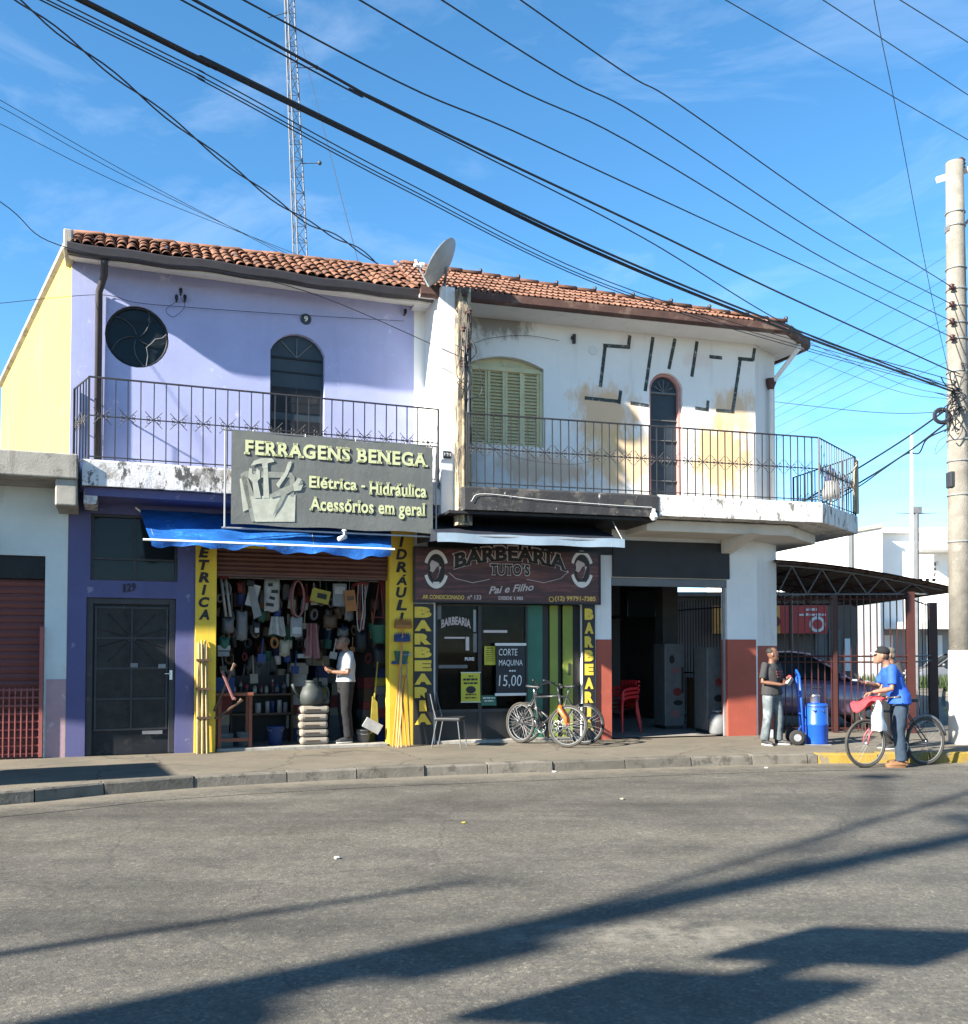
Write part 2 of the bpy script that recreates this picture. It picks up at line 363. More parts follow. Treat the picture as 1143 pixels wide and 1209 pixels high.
M['vinyl_grey'] = mat('mid_grey_print', (.33,.34,.29), .6, .15, 9, .02, 30)
M['barber'] = mat('dark_wood_print', (.14,.045,.04), .45, .25, 1.5, .1, 20, patch=((.035,.012,.014), 3.0, .5, .8, (.3,1,5)))
M['barber_black'] = mat('black_sign_panel', (.013,.013,.014), .5, .1, 3, .05, 30)
M['barber_letter'] = mat('mustard_letter', (.60,.42,.045), .6, .08, 6, .05, 40)
M['print_white'] = mat('white_print', (.66,.63,.60), .6, .06, 6, .02, 40)
M['print_pale'] = mat('faded_pink_print', (.50,.42,.41), .6, .06, 6, .02, 40)
M['print_gold'] = mat('gold_print', (.62,.42,.10), .6, .06, 6, .02, 40)
M['poster'] = mat('yellow_paper', (.62,.58,.06), .7, .06, 4, .05, 30)
M['chalkboard'] = mat('blackboard', (.022,.024,.028), .7, .2, 3, .08, 30)
M['chalk'] = mat('chalk', (.62,.62,.60), .9, .1, 9, .1, 60)
M['green_panel'] = mat('sea_green_panel', (.045,.22,.15), .5, .1, 2, .05, 20)
M['lime_panel'] = mat('lime_green_panel', (.34,.42,.06), .5, .1, 2, .05, 20)
M['wood'] = mat('pale_stick_wood', (.55,.40,.18), .8, .15, 6, .2, 30, rnd=.25)
M['wood_red'] = mat('red_brown_wood', (.28,.085,.045), .7, .15, 6, .2, 30)
M['cardboard'] = mat('pale_cardboard', (.48,.42,.34), .85, .08, 4, .1, 30, rnd=.12)
M['pole'] = mat('spun_concrete_pole', (.34,.315,.27), .92, .2, 3, .9, 40, streak=((.22,.20,.17), 6, .58, .6), patch=((.60,.56,.48), 5, .66, .5))
M['whitewash'] = mat('whitewash', (.78,.76,.72), .9, .05, 3, .4, 40, patch=((.45,.42,.36), 4, .66, .6))
M['cable'] = mat('black_cable', (.012,.013,.02), .6, .1, 3, 0, 20)
M['dish'] = mat('grey_dish_mesh', (.30,.31,.31), .6, .1, 4, .1, 60)
M['brown_metal'] = mat('red_brown_metal', (.105,.028,.022), .55, .12, 4, .1, 30)
M['canopy'] = mat('brown_canopy_sheet', (.12,.085,.07), .7, .15, 3, .2, 20)
M['car'] = mat('dark_plum_car_paint', (.17,.12,.20), .22, .05, 3, 0, 20, metal=.2, spec=.6, coat=.8)
M['car_grey'] = mat('grey_car_paint', (.16,.16,.17), .3, .05, 3, 0, 20, metal=.4, coat=.6)
M['tyre'] = mat('black_rubber', (.020,.019,.018), .85, .15, 8, .3, 60)
M['tyre_worn'] = mat('dusty_rubber', (.10,.09,.075), .9, .15, 8, .3, 60)
M['bike_orange'] = mat('orange_bike_paint', (.62,.12,.02), .4, .05, 5, .02, 30, coat=.4)
M['bike_dark'] = mat('dark_bike_paint', (.030,.030,.034), .4, .1, 5, .05, 30, coat=.3)
M['bike_red'] = mat('dull_red_bike_paint', (.30,.05,.06), .5, .1, 5, .05, 30)
M['plastic_red'] = mat('red_plastic', (.45,.018,.022), .4, .05, 4, .02, 30)
M['plastic_blue'] = mat('blue_plastic', (.010,.085,.48), .38, .08, 4, .05, 30, spec=.5)
M['plastic_white'] = mat('white_plastic', (.72,.72,.70), .4, .05, 4, .02, 30)
M['plastic_dark'] = mat('dark_plastic', (.025,.027,.03), .45, .1, 4, .05, 30)
M['grey_paint'] = mat('grey_metal_paint', (.22,.23,.24), .5, .1, 4, .1, 30)
M['skin'] = mat('brown_skin', (.27,.135,.085), .55, .08, 14, .08, 180, spec=.4)
M['skin_dark'] = mat('deep_brown_skin', (.17,.080,.050), .5, .08, 14, .08, 180, spec=.45)
M['hair'] = mat('black_hair', (.014,.012,.011), .7, .2, 30, .5, 160)
M['hair_grey'] = mat('grey_hair', (.085,.078,.066), .75, .2, 30, .5, 160)
M['tee_black'] = mat('charcoal_cotton', (.030,.030,.031), .9, .15, 5, .35, 14, dist=.02)
M['tee_blue'] = mat('royal_blue_jersey', (.018,.095,.50), .75, .12, 5, .35, 12, dist=.02)
M['shirt_white'] = mat('white_cotton', (.68,.69,.72), .9, .05, 5, .35, 12, dist=.02)
M['jeans'] = mat('faded_jeans', (.22,.26,.28), .92, .25, 6, .4, 18, dist=.02, patch=((.42,.46,.47), 4, .58, .6))
M['jeans_dark'] = mat('dark_jeans', (.035,.06,.095), .92, .2, 6, .4, 18, dist=.02)
M['trouser_dark'] = mat('dark_trousers', (.008,.008,.010), .9, .15, 6, .3, 14)
M['shoe'] = mat('dark_shoe', (.03,.03,.032), .6, .1, 6, .1, 40)
M['sole'] = mat('pale_sole', (.55,.53,.48), .7, .08, 6, .1, 40)
M['brown_leather'] = mat('tan_leather', (.26,.13,.06), .6, .12, 6, .1, 40)
M['red_cloth'] = mat('red_cloth', (.55,.035,.045), .85, .12, 6, .4, 12, dist=.02)
M['far_white'] = mat('far_white_render', (.76,.75,.73), .9, .04, .6, .1, 10, streak=((.45,.43,.4), 2, .62, .3))
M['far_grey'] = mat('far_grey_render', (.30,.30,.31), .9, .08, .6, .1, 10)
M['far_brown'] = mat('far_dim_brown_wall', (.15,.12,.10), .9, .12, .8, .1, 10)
M['sign_red'] = mat('red_sign_print', (.48,.035,.03), .5, .08, 2, .02, 20)
M['sign_orange'] = mat('orange_sign_print', (.70,.28,.05), .5, .15, 6, .02, 20)
M['goods'] = {}
for k, c in dict(red=(.34,.05,.05), yellow=(.55,.45,.06), orange=(.55,.22,.05), white=(.60,.60,.58), grey=(.22,.22,.22), blue=(.03,.07,.26), green=(.03,.15,.10), black=(.02,.02,.022), pink=(.40,.17,.17), brown=(.16,.09,.05), cream=(.50,.44,.32), silver=(.35,.36,.37)).items():
    M['goods'][k] = mat('goods_'+k, tuple(q*.5 for q in c), .6, .12, 9, .15, 40, rnd=.15)
# grass blades, far bushes
M['grass'] = mat('grass_blade', (.035,.06,.018), .8, .2, 9, 0, 10, rnd=.2)
M['leaf'] = mat('leaf', (.05,.09,.03), .7, .2, 9, 0, 10)
def asphalt():
    m = bpy.data.materials.new('worn_asphalt'); m.use_nodes = True; t = m.node_tree; N = t.nodes; L = t.links; b = N['Principled BSDF']
    b.inputs['Roughness'].default_value = .88; b.inputs['Specular IOR Level'].default_value = .35
    g = N.new('ShaderNodeNewGeometry')
    def nz(s, d=6, r=.6, sc=None):
        n = N.new('ShaderNodeTexNoise'); n.inputs['Scale'].default_value = s; n.inputs['Detail'].default_value = d; n.inputs['Roughness'].default_value = r
        if sc:
            mp = N.new('ShaderNodeMapping'); mp.inputs['Rotation'].default_value = (0,0,-R(20)); mp.inputs['Scale'].default_value = sc; L.new(g.outputs['Position'], mp.inputs[0]); L.new(mp.outputs[0], n.inputs['Vector'])
        else: L.new(g.outputs['Position'], n.inputs['Vector'])
        return n.outputs['Fac']
    def rmp(src, e):
        r = N.new('ShaderNodeValToRGB'); L.new(src, r.inputs[0]); r.color_ramp.elements.remove(r.color_ramp.elements[1])
        r.color_ramp.elements[0].position = e[0][0]; r.color_ramp.elements[0].color = (*e[0][1], 1)
        for p, c in e[1:]: q = r.color_ramp.elements.new(p); q.color = (*c, 1)
        return r.outputs[0]
    def mix(f, A, B, mode='MIX'):
        x = N.new('ShaderNodeMix'); x.data_type = 'RGBA'; x.blend_type = mode
        if isinstance(f, float): x.inputs['Factor'].default_value = f
        else: L.new(f, x.inputs['Factor'])
        for q, i in ((A, 'A'), (B, 'B')):
            if isinstance(q, tuple): x.inputs[i].default_value = q
            else: L.new(q, x.inputs[i])
        return x.outputs['Result']
    base = rmp(nz(.8, 8, .65), [(.28, (.056,.052,.044)), (.5, (.086,.080,.068)), (.72, (.118,.109,.092))])
    lane = rmp(nz(.55, 5, .55, (.12, 1.6, 1)), [(.34, (.60,.60,.61)), (.5, (1,1,1)), (.66, (1.2,1.19,1.15))])
    c = mix(1.0, base, lane, 'MULTIPLY')
    # aggregate: pale and dark stones
    vo = N.new('ShaderNodeTexVoronoi'); vo.inputs['Scale'].default_value = 55; L.new(g.outputs['Position'], vo.inputs['Vector'])
    st = rmp(vo.outputs['Color'], [(.0, (.55,.55,.55)), (.45, (.95,.95,.95)), (.75, (1.15,1.13,1.1)), (.93, (1.9,1.85,1.7))])
    c = mix(.75, c, mix(1.0, c, st, 'MULTIPLY'))
    vo2 = N.new('ShaderNodeTexVoronoi'); vo2.inputs['Scale'].default_value = 17; L.new(g.outputs['Position'], vo2.inputs['Vector'])
    st2 = rmp(vo2.outputs['Color'], [(.0, (.8,.8,.8)), (.5, (1,1,1)), (.95, (1.25,1.24,1.2))]); c = mix(.6, c, mix(1.0, c, st2, 'MULTIPLY'))
    ptc = rmp(nz(.42, 7, .7), [(.47, (1,1,1)), (.49, (.86,.86,.87)), (.62, (.86,.86,.87)), (.64, (1.06,1.05,1.03))]); c = mix(1.0, c, ptc, 'MULTIPLY')
    scr = rmp(nz(3.0, 4, .5, (.05, 6, 1)), [(.66, (1,1,1)), (.72, (1.28,1.26,1.22))]); c = mix(1.0, c, scr, 'MULTIPLY')
    # dark oil spots
    c = mix(rmp(nz(2.3, 6, .7, (.5, 1.5, 1)), [(.66, (0,0,0)), (.74, (.55,.55,.55))]), c, (.028,.027,.026,1))
    # a pale dusty patch in the road
    mp = N.new('ShaderNodeMapping'); pc = ground(790, 1103); mp.inputs['Location'].default_value = (-pc.x, -pc.y, 0)
    L.new(g.outputs['Position'], mp.inputs[0]); sc = N.new('ShaderNodeVectorMath'); sc.operation = 'MULTIPLY'; sc.inputs[1].default_value = (1/1.5, 1/.38, 1); L.new(mp.outputs[0], sc.inputs[0])
    ln = N.new('ShaderNodeVectorMath'); ln.operation = 'LENGTH'; L.new(sc.outputs[0], ln.inputs[0])
    a1 = N.new('ShaderNodeMath'); a1.operation = 'SUBTRACT'; a1.inputs[0].default_value = 1.05; L.new(ln.outputs['Value'], a1.inputs[1])
    a2 = N.new('ShaderNodeMath'); a2.operation = 'MULTIPLY'; L.new(a1.outputs[0], a2.inputs[0]); L.new(rmp(nz(4.5, 8, .75), [(.42, (0,0,0)), (.62, (1,1,1))]), a2.inputs[1]); a2.use_clamp = True
    c = mix(a2.outputs[0], c, (.20,.18,.145,1))
    L.new(c, b.inputs['Base Color'])
    bp = N.new('ShaderNodeBump'); bp.inputs['Strength'].default_value = .7; bp.inputs['Distance'].default_value = .012
    L.new(nz(70, 4, .7), bp.inputs['Height']); L.new(bp.outputs[0], b.inputs['Normal'])
    return m
M['asphalt'] = asphalt()
M['pave'] = mat('dusty_cement_pavement', (.37,.32,.24), .92, .12, 1.3, .5, 40, patch=((.22,.195,.16), 2.4, .62, .6), patch2=((.56,.52,.44), 6, .67, .6))
M['kerb'] = mat('worn_granite_kerb', (.29,.26,.215), .92, .14, 4, .7, 26, rnd=.18, patch=((.10,.09,.075), 5, .6, .7))
M['kerb_yellow'] = mat('yellow_painted_kerb', (.50,.33,.05), .85, .14, 4, .6, 26, rnd=.1, patch=((.28,.25,.20), 6, .58, .8))
M['earth'] = mat('dry_earth', (.40,.31,.20), .95, .12, .8, .3, 8)

GUT = M['asphalt'].copy(); GUT.name = 'dusty_gutter_asphalt'
def add_dust(m):
    t = m.node_tree; N = t.nodes; L = t.links; b = N['Principled BSDF']; src = b.inputs['Base Color'].links[0].from_socket
    at = N.new('ShaderNodeAttribute'); at.attribute_name = 'dust'; nz = N.new('ShaderNodeTexNoise'); nz.inputs['Scale'].default_value = 3.5; nz.inputs['Detail'].default_value = 8; nz.inputs['Roughness'].default_value = .7; g = N.new('ShaderNodeNewGeometry'); L.new(g.outputs['Position'], nz.inputs['Vector'])
    a = N.new('ShaderNodeMath'); a.operation = 'MULTIPLY_ADD'; a.inputs[1].default_value = 1.3; L.new(nz.outputs['Fac'], a.inputs[0]); L.new(at.outputs['Fac'], a.inputs[2])
    r = N.new('ShaderNodeMapRange'); r.inputs['From Min'].default_value = .95; r.inputs['From Max'].default_value = 1.6; r.inputs['To Max'].default_value = .8; L.new(a.outputs[0], r.inputs['Value'])
    x = N.new('ShaderNodeMix'); x.data_type = 'RGBA'; L.new(r.outputs[0], x.inputs['Factor']); L.new(src, x.inputs['A']); x.inputs['B'].default_value = (.17,.148,.112,1); L.new(x.outputs['Result'], b.inputs['Base Color'])
add_dust(GUT)
def add_cracks(m, scale, width, col, amt):
    t = m.node_tree; N = t.nodes; L = t.links; b = N['Principled BSDF']; src = b.inputs['Base Color'].links[0].from_socket
    g = N.new('ShaderNodeNewGeometry'); nz = N.new('ShaderNodeTexNoise'); nz.inputs['Scale'].default_value = 1.4; nz.inputs['Detail'].default_value = 6; L.new(g.outputs['Position'], nz.inputs['Vector'])
    mx = N.new('ShaderNodeMix'); mx.data_type = 'RGBA'; mx.blend_type = 'ADD'; mx.inputs['Factor'].default_value = .55; L.new(g.outputs['Position'], mx.inputs['A']); L.new(nz.outputs['Color'], mx.inputs['B'])
    vo = N.new('ShaderNodeTexVoronoi'); vo.feature = 'DISTANCE_TO_EDGE'; vo.inputs['Scale'].default_value = scale; L.new(mx.outputs['Result'], vo.inputs['Vector'])
    mr = N.new('ShaderNodeMapRange'); mr.inputs['From Min'].default_value = width; mr.inputs['From Max'].default_value = 0; mr.inputs['To Max'].default_value = amt; L.new(vo.outputs['Distance'], mr.inputs['Value'])
    x = N.new('ShaderNodeMix'); x.data_type = 'RGBA'; L.new(mr.outputs[0], x.inputs['Factor']); L.new(src, x.inputs['A']); x.inputs['B'].default_value = (*col, 1); L.new(x.outputs['Result'], b.inputs['Base Color'])
add_cracks(M['pave'], .55, .012, (.035,.03,.025), .8)
add_cracks(M['asphalt'], .22, .0035, (.03,.029,.027), .5)
# ------------------------------------------------------------------ ground, road, pavement
gm = MB().grid(lambda u, v: ((u-.5)*1600, (v-.5)*1600, -0.012), 8, 8)
structure(link('ground', gm.mesh('ground', M['earth'])))
rm = MB()
rm.add([(-60,-30,0),(60,-30,0),(60,60,0),(-60,60,0)], [(0,1,2,3)])
structure(link('road', rm.mesh('road', M['asphalt'])))
KP = [(-30,-4.6),(-16,3.2),(-8.5,8.2)] + [tuple(ground(px, py)[:2]) for px, py in ((0,951),(170,934.5),(390,921.5),(600,913),(860,904),(1020,901))] + [(7.3,14.35),(8.35,14.85),(8.85,15.9),(9.25,18.5),(10.6,21.8),(14.3,30),(22,46)]
def spline(P, n):
    P = [Vector((*p, 0)) if len(p) == 2 else Vector(p) for p in P]; Q = [P[0]*2-P[1]]+P+[P[-1]*2-P[-2]]; out = []
    for i in range(1, len(Q)-2):
        a, b, c, d = Q[i-1:i+3]
        for k in range(n):
            t = k/n; out.append(.5*((2*b)+(c-a)*t+(2*a-5*b+4*c-d)*t*t+(3*b-a-3*c+d)*t**3))
    out.append(P[-1]); return out
kc = spline(KP, 24)
# even arc-length walk along the kerb
L_ = [0]
for a, b in zip(kc, kc[1:]): L_.append(L_[-1]+(b-a).length)
def kat(s):
    s = max(0, min(L_[-1]-1e-6, s))
    lo, hi = 0, len(L_)-1
    while hi-lo > 1:
        m_ = (lo+hi)//2
        if L_[m_] <= s: lo = m_
        else: hi = m_
    t = (s-L_[lo])/max(1e-9, L_[hi]-L_[lo]); return kc[lo].lerp(kc[hi], t)
KW = .16
inner = []
for i in range(0, len(kc), 3):
    d = (kc[min(i+1, len(kc)-1)]-kc[max(i-1, 0)]).normalized(); inner.append(kc[i]+Vector((-d.y, d.x, 0))*(KW-.02))
pv = MB(); poly = [(p.x, p.y) for p in inner] + [(22,60),(-40,60),(-45,-4)]
pv.slab(poly, -.01, SW)
pavement = structure(link('pavement', pv.mesh('pavement', M['pave'])))
kerb_root = bpy.data.objects.new('kerb', None); COL.objects.link(kerb_root); structure(kerb_root)
s = 0.0; yel0 = (Vector((*ground(968, 903)[:2], 0)))
ks = min(range(len(kc)), key=lambda i: (kc[i]-yel0).length); yelS = L_[ks]
rk = random.Random(3)
while s < min(L_[-1]-1, yelS+16):
    ln = rk.uniform(.75, 1.15)
    if s < yelS < s+ln: ln = yelS-s
    if ln < .1: s += ln+.001; continue
    a, b = kat(s+.008), kat(s+ln-.008); d = (b-a).normalized(); n = Vector((-d.y, d.x, 0)); zt = SW+rk.uniform(-.006,.012); off = rk.uniform(-.012,.012)
    if (a.x > -16 and a.y < 26):
        mb = MB(); c = .02; q = []
        for p in (a, b):
            zz = zt+rk.uniform(-.006,.006)
            q += [p-n*(.018-off)+V(0,0,-.02), p+n*off+V(0,0,zz-c), p+n*(c+off)+V(0,0,zz), p+n*KW+V(0,0,zz), p+n*KW+V(0,0,-.02)]
        mb.add(q, [(0,5,6,1),(1,6,7,2),(2,7,8,3),(3,8,9,4),(4,3,2,1,0),(5,6,7,8,9)])
        mb.build('kerb_stone', M['kerb_yellow'] if s >= yelS-.01 else M['kerb'], kerb_root)
    s += ln
# dusty gutter along the kerb
gt = MB(); cols = []; NG = 5; rows = []
for i in range(0, len(kc), 2):
    d = (kc[min(i+1, len(kc)-1)]-kc[max(i-1, 0)]).normalized(); n = Vector((d.y, -d.x, 0)); rows.append([kc[i]+n*(.85*j/NG-.03)+V(0,0,.004) for j in range(NG+1)])
vs = [p for r_ in rows for p in r_]; fs = [(i*(NG+1)+j+1, i*(NG+1)+j, (i+1)*(NG+1)+j, (i+1)*(NG+1)+j+1) for i in range(len(rows)-1) for j in range(NG)]
gt.add(vs, fs); gme = gt.mesh('gutter', GUT); at_ = gme.attributes.new('dust', 'FLOAT', 'POINT'); at_.data.foreach_set('value', [max(0, 1-j/NG) for r_ in rows for j in range(NG+1)])
structure(link('gutter', gme))
# chips of rubble and litter by the kerb
rl = random.Random(11)
for px, py, sz, mk in ((357,917,.10,'white'),(372,915,.05,'cream'),(340,912,.045,'white'),(627,911,.05,'cream'),(655,912,.035,'white'),(548,972,.022,'yellow'),(398,1014,.03,'white'),(735,944,.03,'cream'),(1015,905,.03,'white'),(905,907,.028,'white')):
    g = ground(px, py, 0); mb = MB(); mb.ellipsoid((g.x, g.y, sz*.3), (sz*rl.uniform(.8,1.3), sz, sz*.4), 7, 5, (0,0,rl.random()*3))
    mb.v = [v+Vector((rl.uniform(-1,1), rl.uniform(-1,1), rl.uniform(-.5,.5)))*sz*.16 for v in mb.v]
    where = {357:'largest pale plaster chunk lying in the gutter below the yellow pillar', 372:'small cream chip just right of the pale plaster chunk', 340:'small white chip just left of the pale plaster chunk', 627:'cream pebble in the gutter below the barber shop bicycles', 655:'white pebble in the gutter right of the cream one', 548:'tiny yellow scrap on the open asphalt', 398:'tiny white scrap on the asphalt left of the yellow one', 735:'cream crumb on the road below the red column', 1015:'white crumb beside the yellow kerb under the bicycle', 905:'white crumb at the kerb below the standing man'}[px]
    solo(mb, 'rubble_chip' if py < 935 else 'litter_scrap', where, 'rubble' if py < 935 else 'litter', M['goods'][mk])

# ------------------------------------------------------------------ shared building helpers
def bx(mb, fr, x0, y0, x1, y1, d0, d1, ref=None):
    a, b, c, d = fr.r(x0, y0, x1, y1, d0 if ref is None else ref); mb.box(a, min(d0,d1), b, c, max(d0,d1), d); return a, b, c, d
def scroll_mesh(s=.1):
    mb = MB()
    for sx in (-1, 1):
        for sz in (-1, 1):
            mb.tube([(0,0,0),(sx*s*.55,0,sz*s*.5),(sx*s*1.15,0,sz*s*1.15)], .0052, 4)
            c = V(sx*s*.72, 0, sz*s*.30)
            mb.tube([c+V(math.cos(a)*s*.22, 0, math.sin(a)*s*.22) for a in [k*math.pi/4 for k in range(8)]], .0048, 4, closed=True)
    return mb
def railing(root, name, pts, zb, zt, zm, mtl, step, orn=2, inset=0.0):
    """balcony railing along a list of local (x, y) points"""
    rail = MB()
    for z, r in ((zt, .014), (zm, .009), (zb+.05, .009)):
        rail.tube([(x, y, z) for x, y in pts], r, 6)
    top = rail.build('railing', mtl, root)
    bar = MB().box(-.0075, -.0075, 0, .0075, .0075, zt-zb).mesh('bar', mtl); sc = scroll_mesh().mesh('scroll', mtl)
    post = MB().box(-.014, -.014, 0, .014, .014, zt-zb+.006).mesh('post', mtl)
    off = Vector((0,0,0)); k = 0
    for (x0, y0), (x1, y1) in zip(pts, pts[1:]):
        L0 = math.hypot(x1-x0, y1-y0); n = max(2, round(L0/step)); ang = math.atan2(y1-y0, x1-x0)
        for i in range(n+1):
            if i == n and (x1, y1) != pts[-1]: continue
            t = i/n; o = link('post' if i in (0, n) else 'bar', post if i in (0, n) else bar, top); o.location = (x0+(x1-x0)*t, y0+(y1-y0)*t, zb); o.rotation_euler = (rk.uniform(-.004,.004), rk.uniform(-.006,.006), ang)
            if i % orn == 1 and L0 > .4: q = link('scroll', sc, top); q.location = (x0+(x1-x0)*t, y0+(y1-y0)*t-.004, zm); q.rotation_euler = (0,0,ang)
    return top
def barrel_tile(r=.098, ln=.42, th=.014):
    mb = MB(); n = 6
    def pt(i, y, rr): a = math.pi*(1-i/n); return (rr*math.cos(a), y, rr*math.sin(a)*.9)
    vs = []
    for y, k in ((0, 1.06), (ln, .86)):
        for rr in (r*k, r*k-th): vs += [pt(i, y, rr) for i in range(n+1)]
    m = n+1; fs = []
    for i in range(n):
        fs += [(i, i+1, 2*m+i+1, 2*m+i), (m+i+1, m+i, 3*m+i, 3*m+i+1), (i+1, i, m+i, m+i+1)]
    fs += [(0, 2*m, 3*m, m), (n, m+n, 3*m+n, 2*m+n)]
    return mb.add(vs, fs)
def flat_tile(w=.24, ln=.40):
    """interlocking tile: flat pan with a raised roll and a nose"""
    mb = MB(); prof = [(-.5,0),(-.42,.022),(-.34,.024),(-.26,.004),(.02,.0),(.10,.018),(.18,.020),(.26,.004),(.5,0)]
    vs = []
    for y, zo in ((0, .03), (ln, .012)):
        for dz in (0, -.016): vs += [(x*w, y, z+zo+dz) for x, z in prof]
    m = len(prof); fs = []
    for i in range(m-1): fs += [(i, i+1, 2*m+i+1, 2*m+i), (i+1, i, m+i, m+i+1)]
    fs += [(0, 2*m, 3*m, m), (m-1, 2*m-1, 4*m-1, 3*m-1)]
    return mb.add(vs, fs)
PITCH = R(30)
# ================================================================== purple house on the left
ph = thing('purple_house', 'two-storey lilac house with tiled roof, round window and balcony above the hardware shop', 'house', FL)
YB = -.85
z = FL.p
ZE = 7.28                                        # underside of the eaves at the wall
ZS1 = 4.28; ZS0 = 3.90                           # balcony slab
doorR = FL.r(101, 706, 207, 893); doorR = (doorR[0], SW, doorR[2], doorR[3])
tranR = FL.r(107, 608, 210, 686)
shopR = FL.r(255, 648, 459, 880); shopR = (shopR[0], SW, shopR[2], shopR[3])
ux0, uz0, ux1, uz1 = FL.r(319, 394, 383, 520)
rwc = FL.p(162, 397.5); rwx = FL.p(199.5, 397)[0]-rwc[0]; rwz = FL.p(162, 361)[1]-rwc[1]
outer = rect(0, SW-.05, XJ, 7.5)
holes = [circle(rwc[0], rwc[1], rwx, rwz), arch(ux0, ZS1-.02, ux1, uz1, .30)]
up = holed(rect(0, ZS0+.05, XJ, 7.5), holes, 0, .18); up.build('upper_wall', M['purple'], ph)
lo = holed(rect(0, SW-.05, XJ, ZS0+.05), [rect(*doorR), rect(*tranR), rect(*shopR)], 0, .2); lo.build('lower_wall', M['purple_low'], ph)
# yellow side wall, running back and to the left
c1 = FL.inv(at_depth(2, 455, 18.2)); mb = MB()
zc = FL.p(83, 281)[1]
A_, B_ = V(0, .0, 0), V(c1[0], c1[1], 0); tdir = (B_-A_).normalized(); nn = V(-tdir.y, tdir.x, 0)
if nn.x > 0: nn = -nn
def sidewall(top0, top1, t0, t1):
    P = [A_+nn*t0, B_+nn*t0, B_+nn*t1, A_+nn*t1]; zz = [top0, top1, top1, top0]
    return MB().add([(p.x, p.y, SW-.05) for p in P]+[(p.x, p.y, k) for p, k in zip(P, zz)], [(0,1,2,3),(7,6,5,4),(0,4,5,1),(1,5,6,2),(2,6,7,3),(3,7,4,0)])
sw_ = sidewall(zc, c1[2], .0, -.06); o = sw_.build('side_wall', M['yellow_wall'], ph)
sidewall(zc+.05, c1[2]+.05, .03, -.2).v
cap = MB().tube([A_+V(0,0,zc+.02), B_+V(0,0,c1[2]+.02)], .075, 6); cap.build('parapet_cap', M['concrete'], ph)
# back walls and back slope so the house is closed
mb = MB(); bk = [(0.02,.2),(c1[0]+.2, c1[1]),(c1[0]+2, c1[1]+3),(XJ, 7.5),(XJ,.2)]
for i in range(1, 4):
    (xa, ya), (xb, yb) = bk[i], bk[(i+1)%5]; mb.add([(xa,ya,SW),(xb,yb,SW),(xb,yb,6.5),(xa,ya,6.5)], [(0,1,2,3)])
mb.build('rear_wall', M['concrete'], ph)
# eaves: soffit, gutter, roof deck, tiles
OVL = .50
mb = MB(); mb.prism([(0,0)], 0, 0) if False else None
sof = MB().add([(-.02,-OVL,7.18),(XJ+.1,-OVL,7.18),(XJ+.1,0,ZE+.02),(-.02,0,ZE+.02),(-.02,-OVL,7.22),(XJ+.1,-OVL,7.22),(XJ+.1,0,ZE+.06),(-.02,0,ZE+.06)], [(0,3,2,1),(4,5,6,7),(0,1,5,4),(3,0,4,7),(1,2,6,5)])
sof.build('soffit', M['soffit'], ph)
gx1 = FL.p(508, 340, -.4)[0]
gut = MB(); n = 24
prof = [(-.11,.15),(-.12,.13),(-.11,.03),(-.08,0),(.0,0),(.0,.15),(-.02,.15),(-.02,.03),(-.08,.03),(-.095,.05),(-.1,.15)]
vs = []
for i in range(n+1):
    x = -.04+(gx1+.04)*i/n; sag = -.012*math.sin(i*1.3)-.01*math.sin(i*.5)
    vs += [(x, -OVL+a, 7.20+b+sag) for a, b in prof]
m_ = len(prof); fs = [(i*m_+k, (i+1)*m_+k, (i+1)*m_+(k+1)%m_, i*m_+(k+1)%m_) for i in range(n) for k in range(m_)]+[tuple(range(m_)), tuple(n*m_+k for k in range(m_))[::-1]]
gut.add(vs, fs); gut.build('gutter', M['gutter'], ph)
def run_L(x): return .68+1.0*max(0, min(1, x/XJ))
ZR0 = 7.34
roof = MB(); n = 12; vs = []
for i in range(n+1):
    x = -.03+(XJ+.15)*i/n; r_ = run_L(x); vs += [(x,-OVL-.04,ZR0),(x,-OVL+r_,ZR0+math.tan(PITCH)*r_),(x,6.5,6.4)]
roof.add(vs, [(3*i,3*i+3,3*i+4,3*i+1) for i in range(n)]+[(3*i+1,3*i+4,3*i+5,3*i+2) for i in range(n)])
roofL = roof.build('roof', M['deck'], ph)
tile = barrel_tile(.072, .34, .011).mesh('tile', M['tile'], smooth=True); rt = random.Random(5)
def lay(root, me, x0, x1, pitch, row, ov, runf, z0, jit=1.0):
    nx = int((x1-x0)/pitch)
    for c in range(nx):
        x = x0+pitch*(c+.5); sl = runf(x)/math.cos(PITCH); d = -.06; r = 0
        while d < sl-.12:
            o = link('tile', me, root)
            o.location = (x+rt.gauss(0,.007)*jit, -ov+d*math.cos(PITCH), z0+d*math.sin(PITCH)+.012+rt.uniform(0,.016)*jit)
            o.rotation_euler = (PITCH-.05+rt.gauss(0,.02)*jit, rt.gauss(0,.035)*jit, rt.gauss(0,.03)*jit)
            d += row; r += 1
lay(roofL, tile, .0, XJ+.1, .15, .27, OVL+.03, run_L, ZR0+.01)
# ridge tiles on the crest
x = .02
rid = barrel_tile(.09, .40).mesh('ridge_tile', M['tile'], smooth=True)
while x < XJ:
    r_ = run_L(x); o = link('ridge_tile', rid, roofL); o.location = (x, -OVL+r_, ZR0+math.tan(PITCH)*r_+.015); o.rotation_euler = (rt.uniform(-.03,.03)+math.atan(1.35*math.tan(PITCH)/XJ), 0, -math.pi/2+.1); x += .34
# verge end block on the corner
mb = MB(); mb.box(-.09, -OVL-.08, 7.25, .03, .15, 7.54); mb.build('verge_block', M['concrete'], ph, bevel=.02)
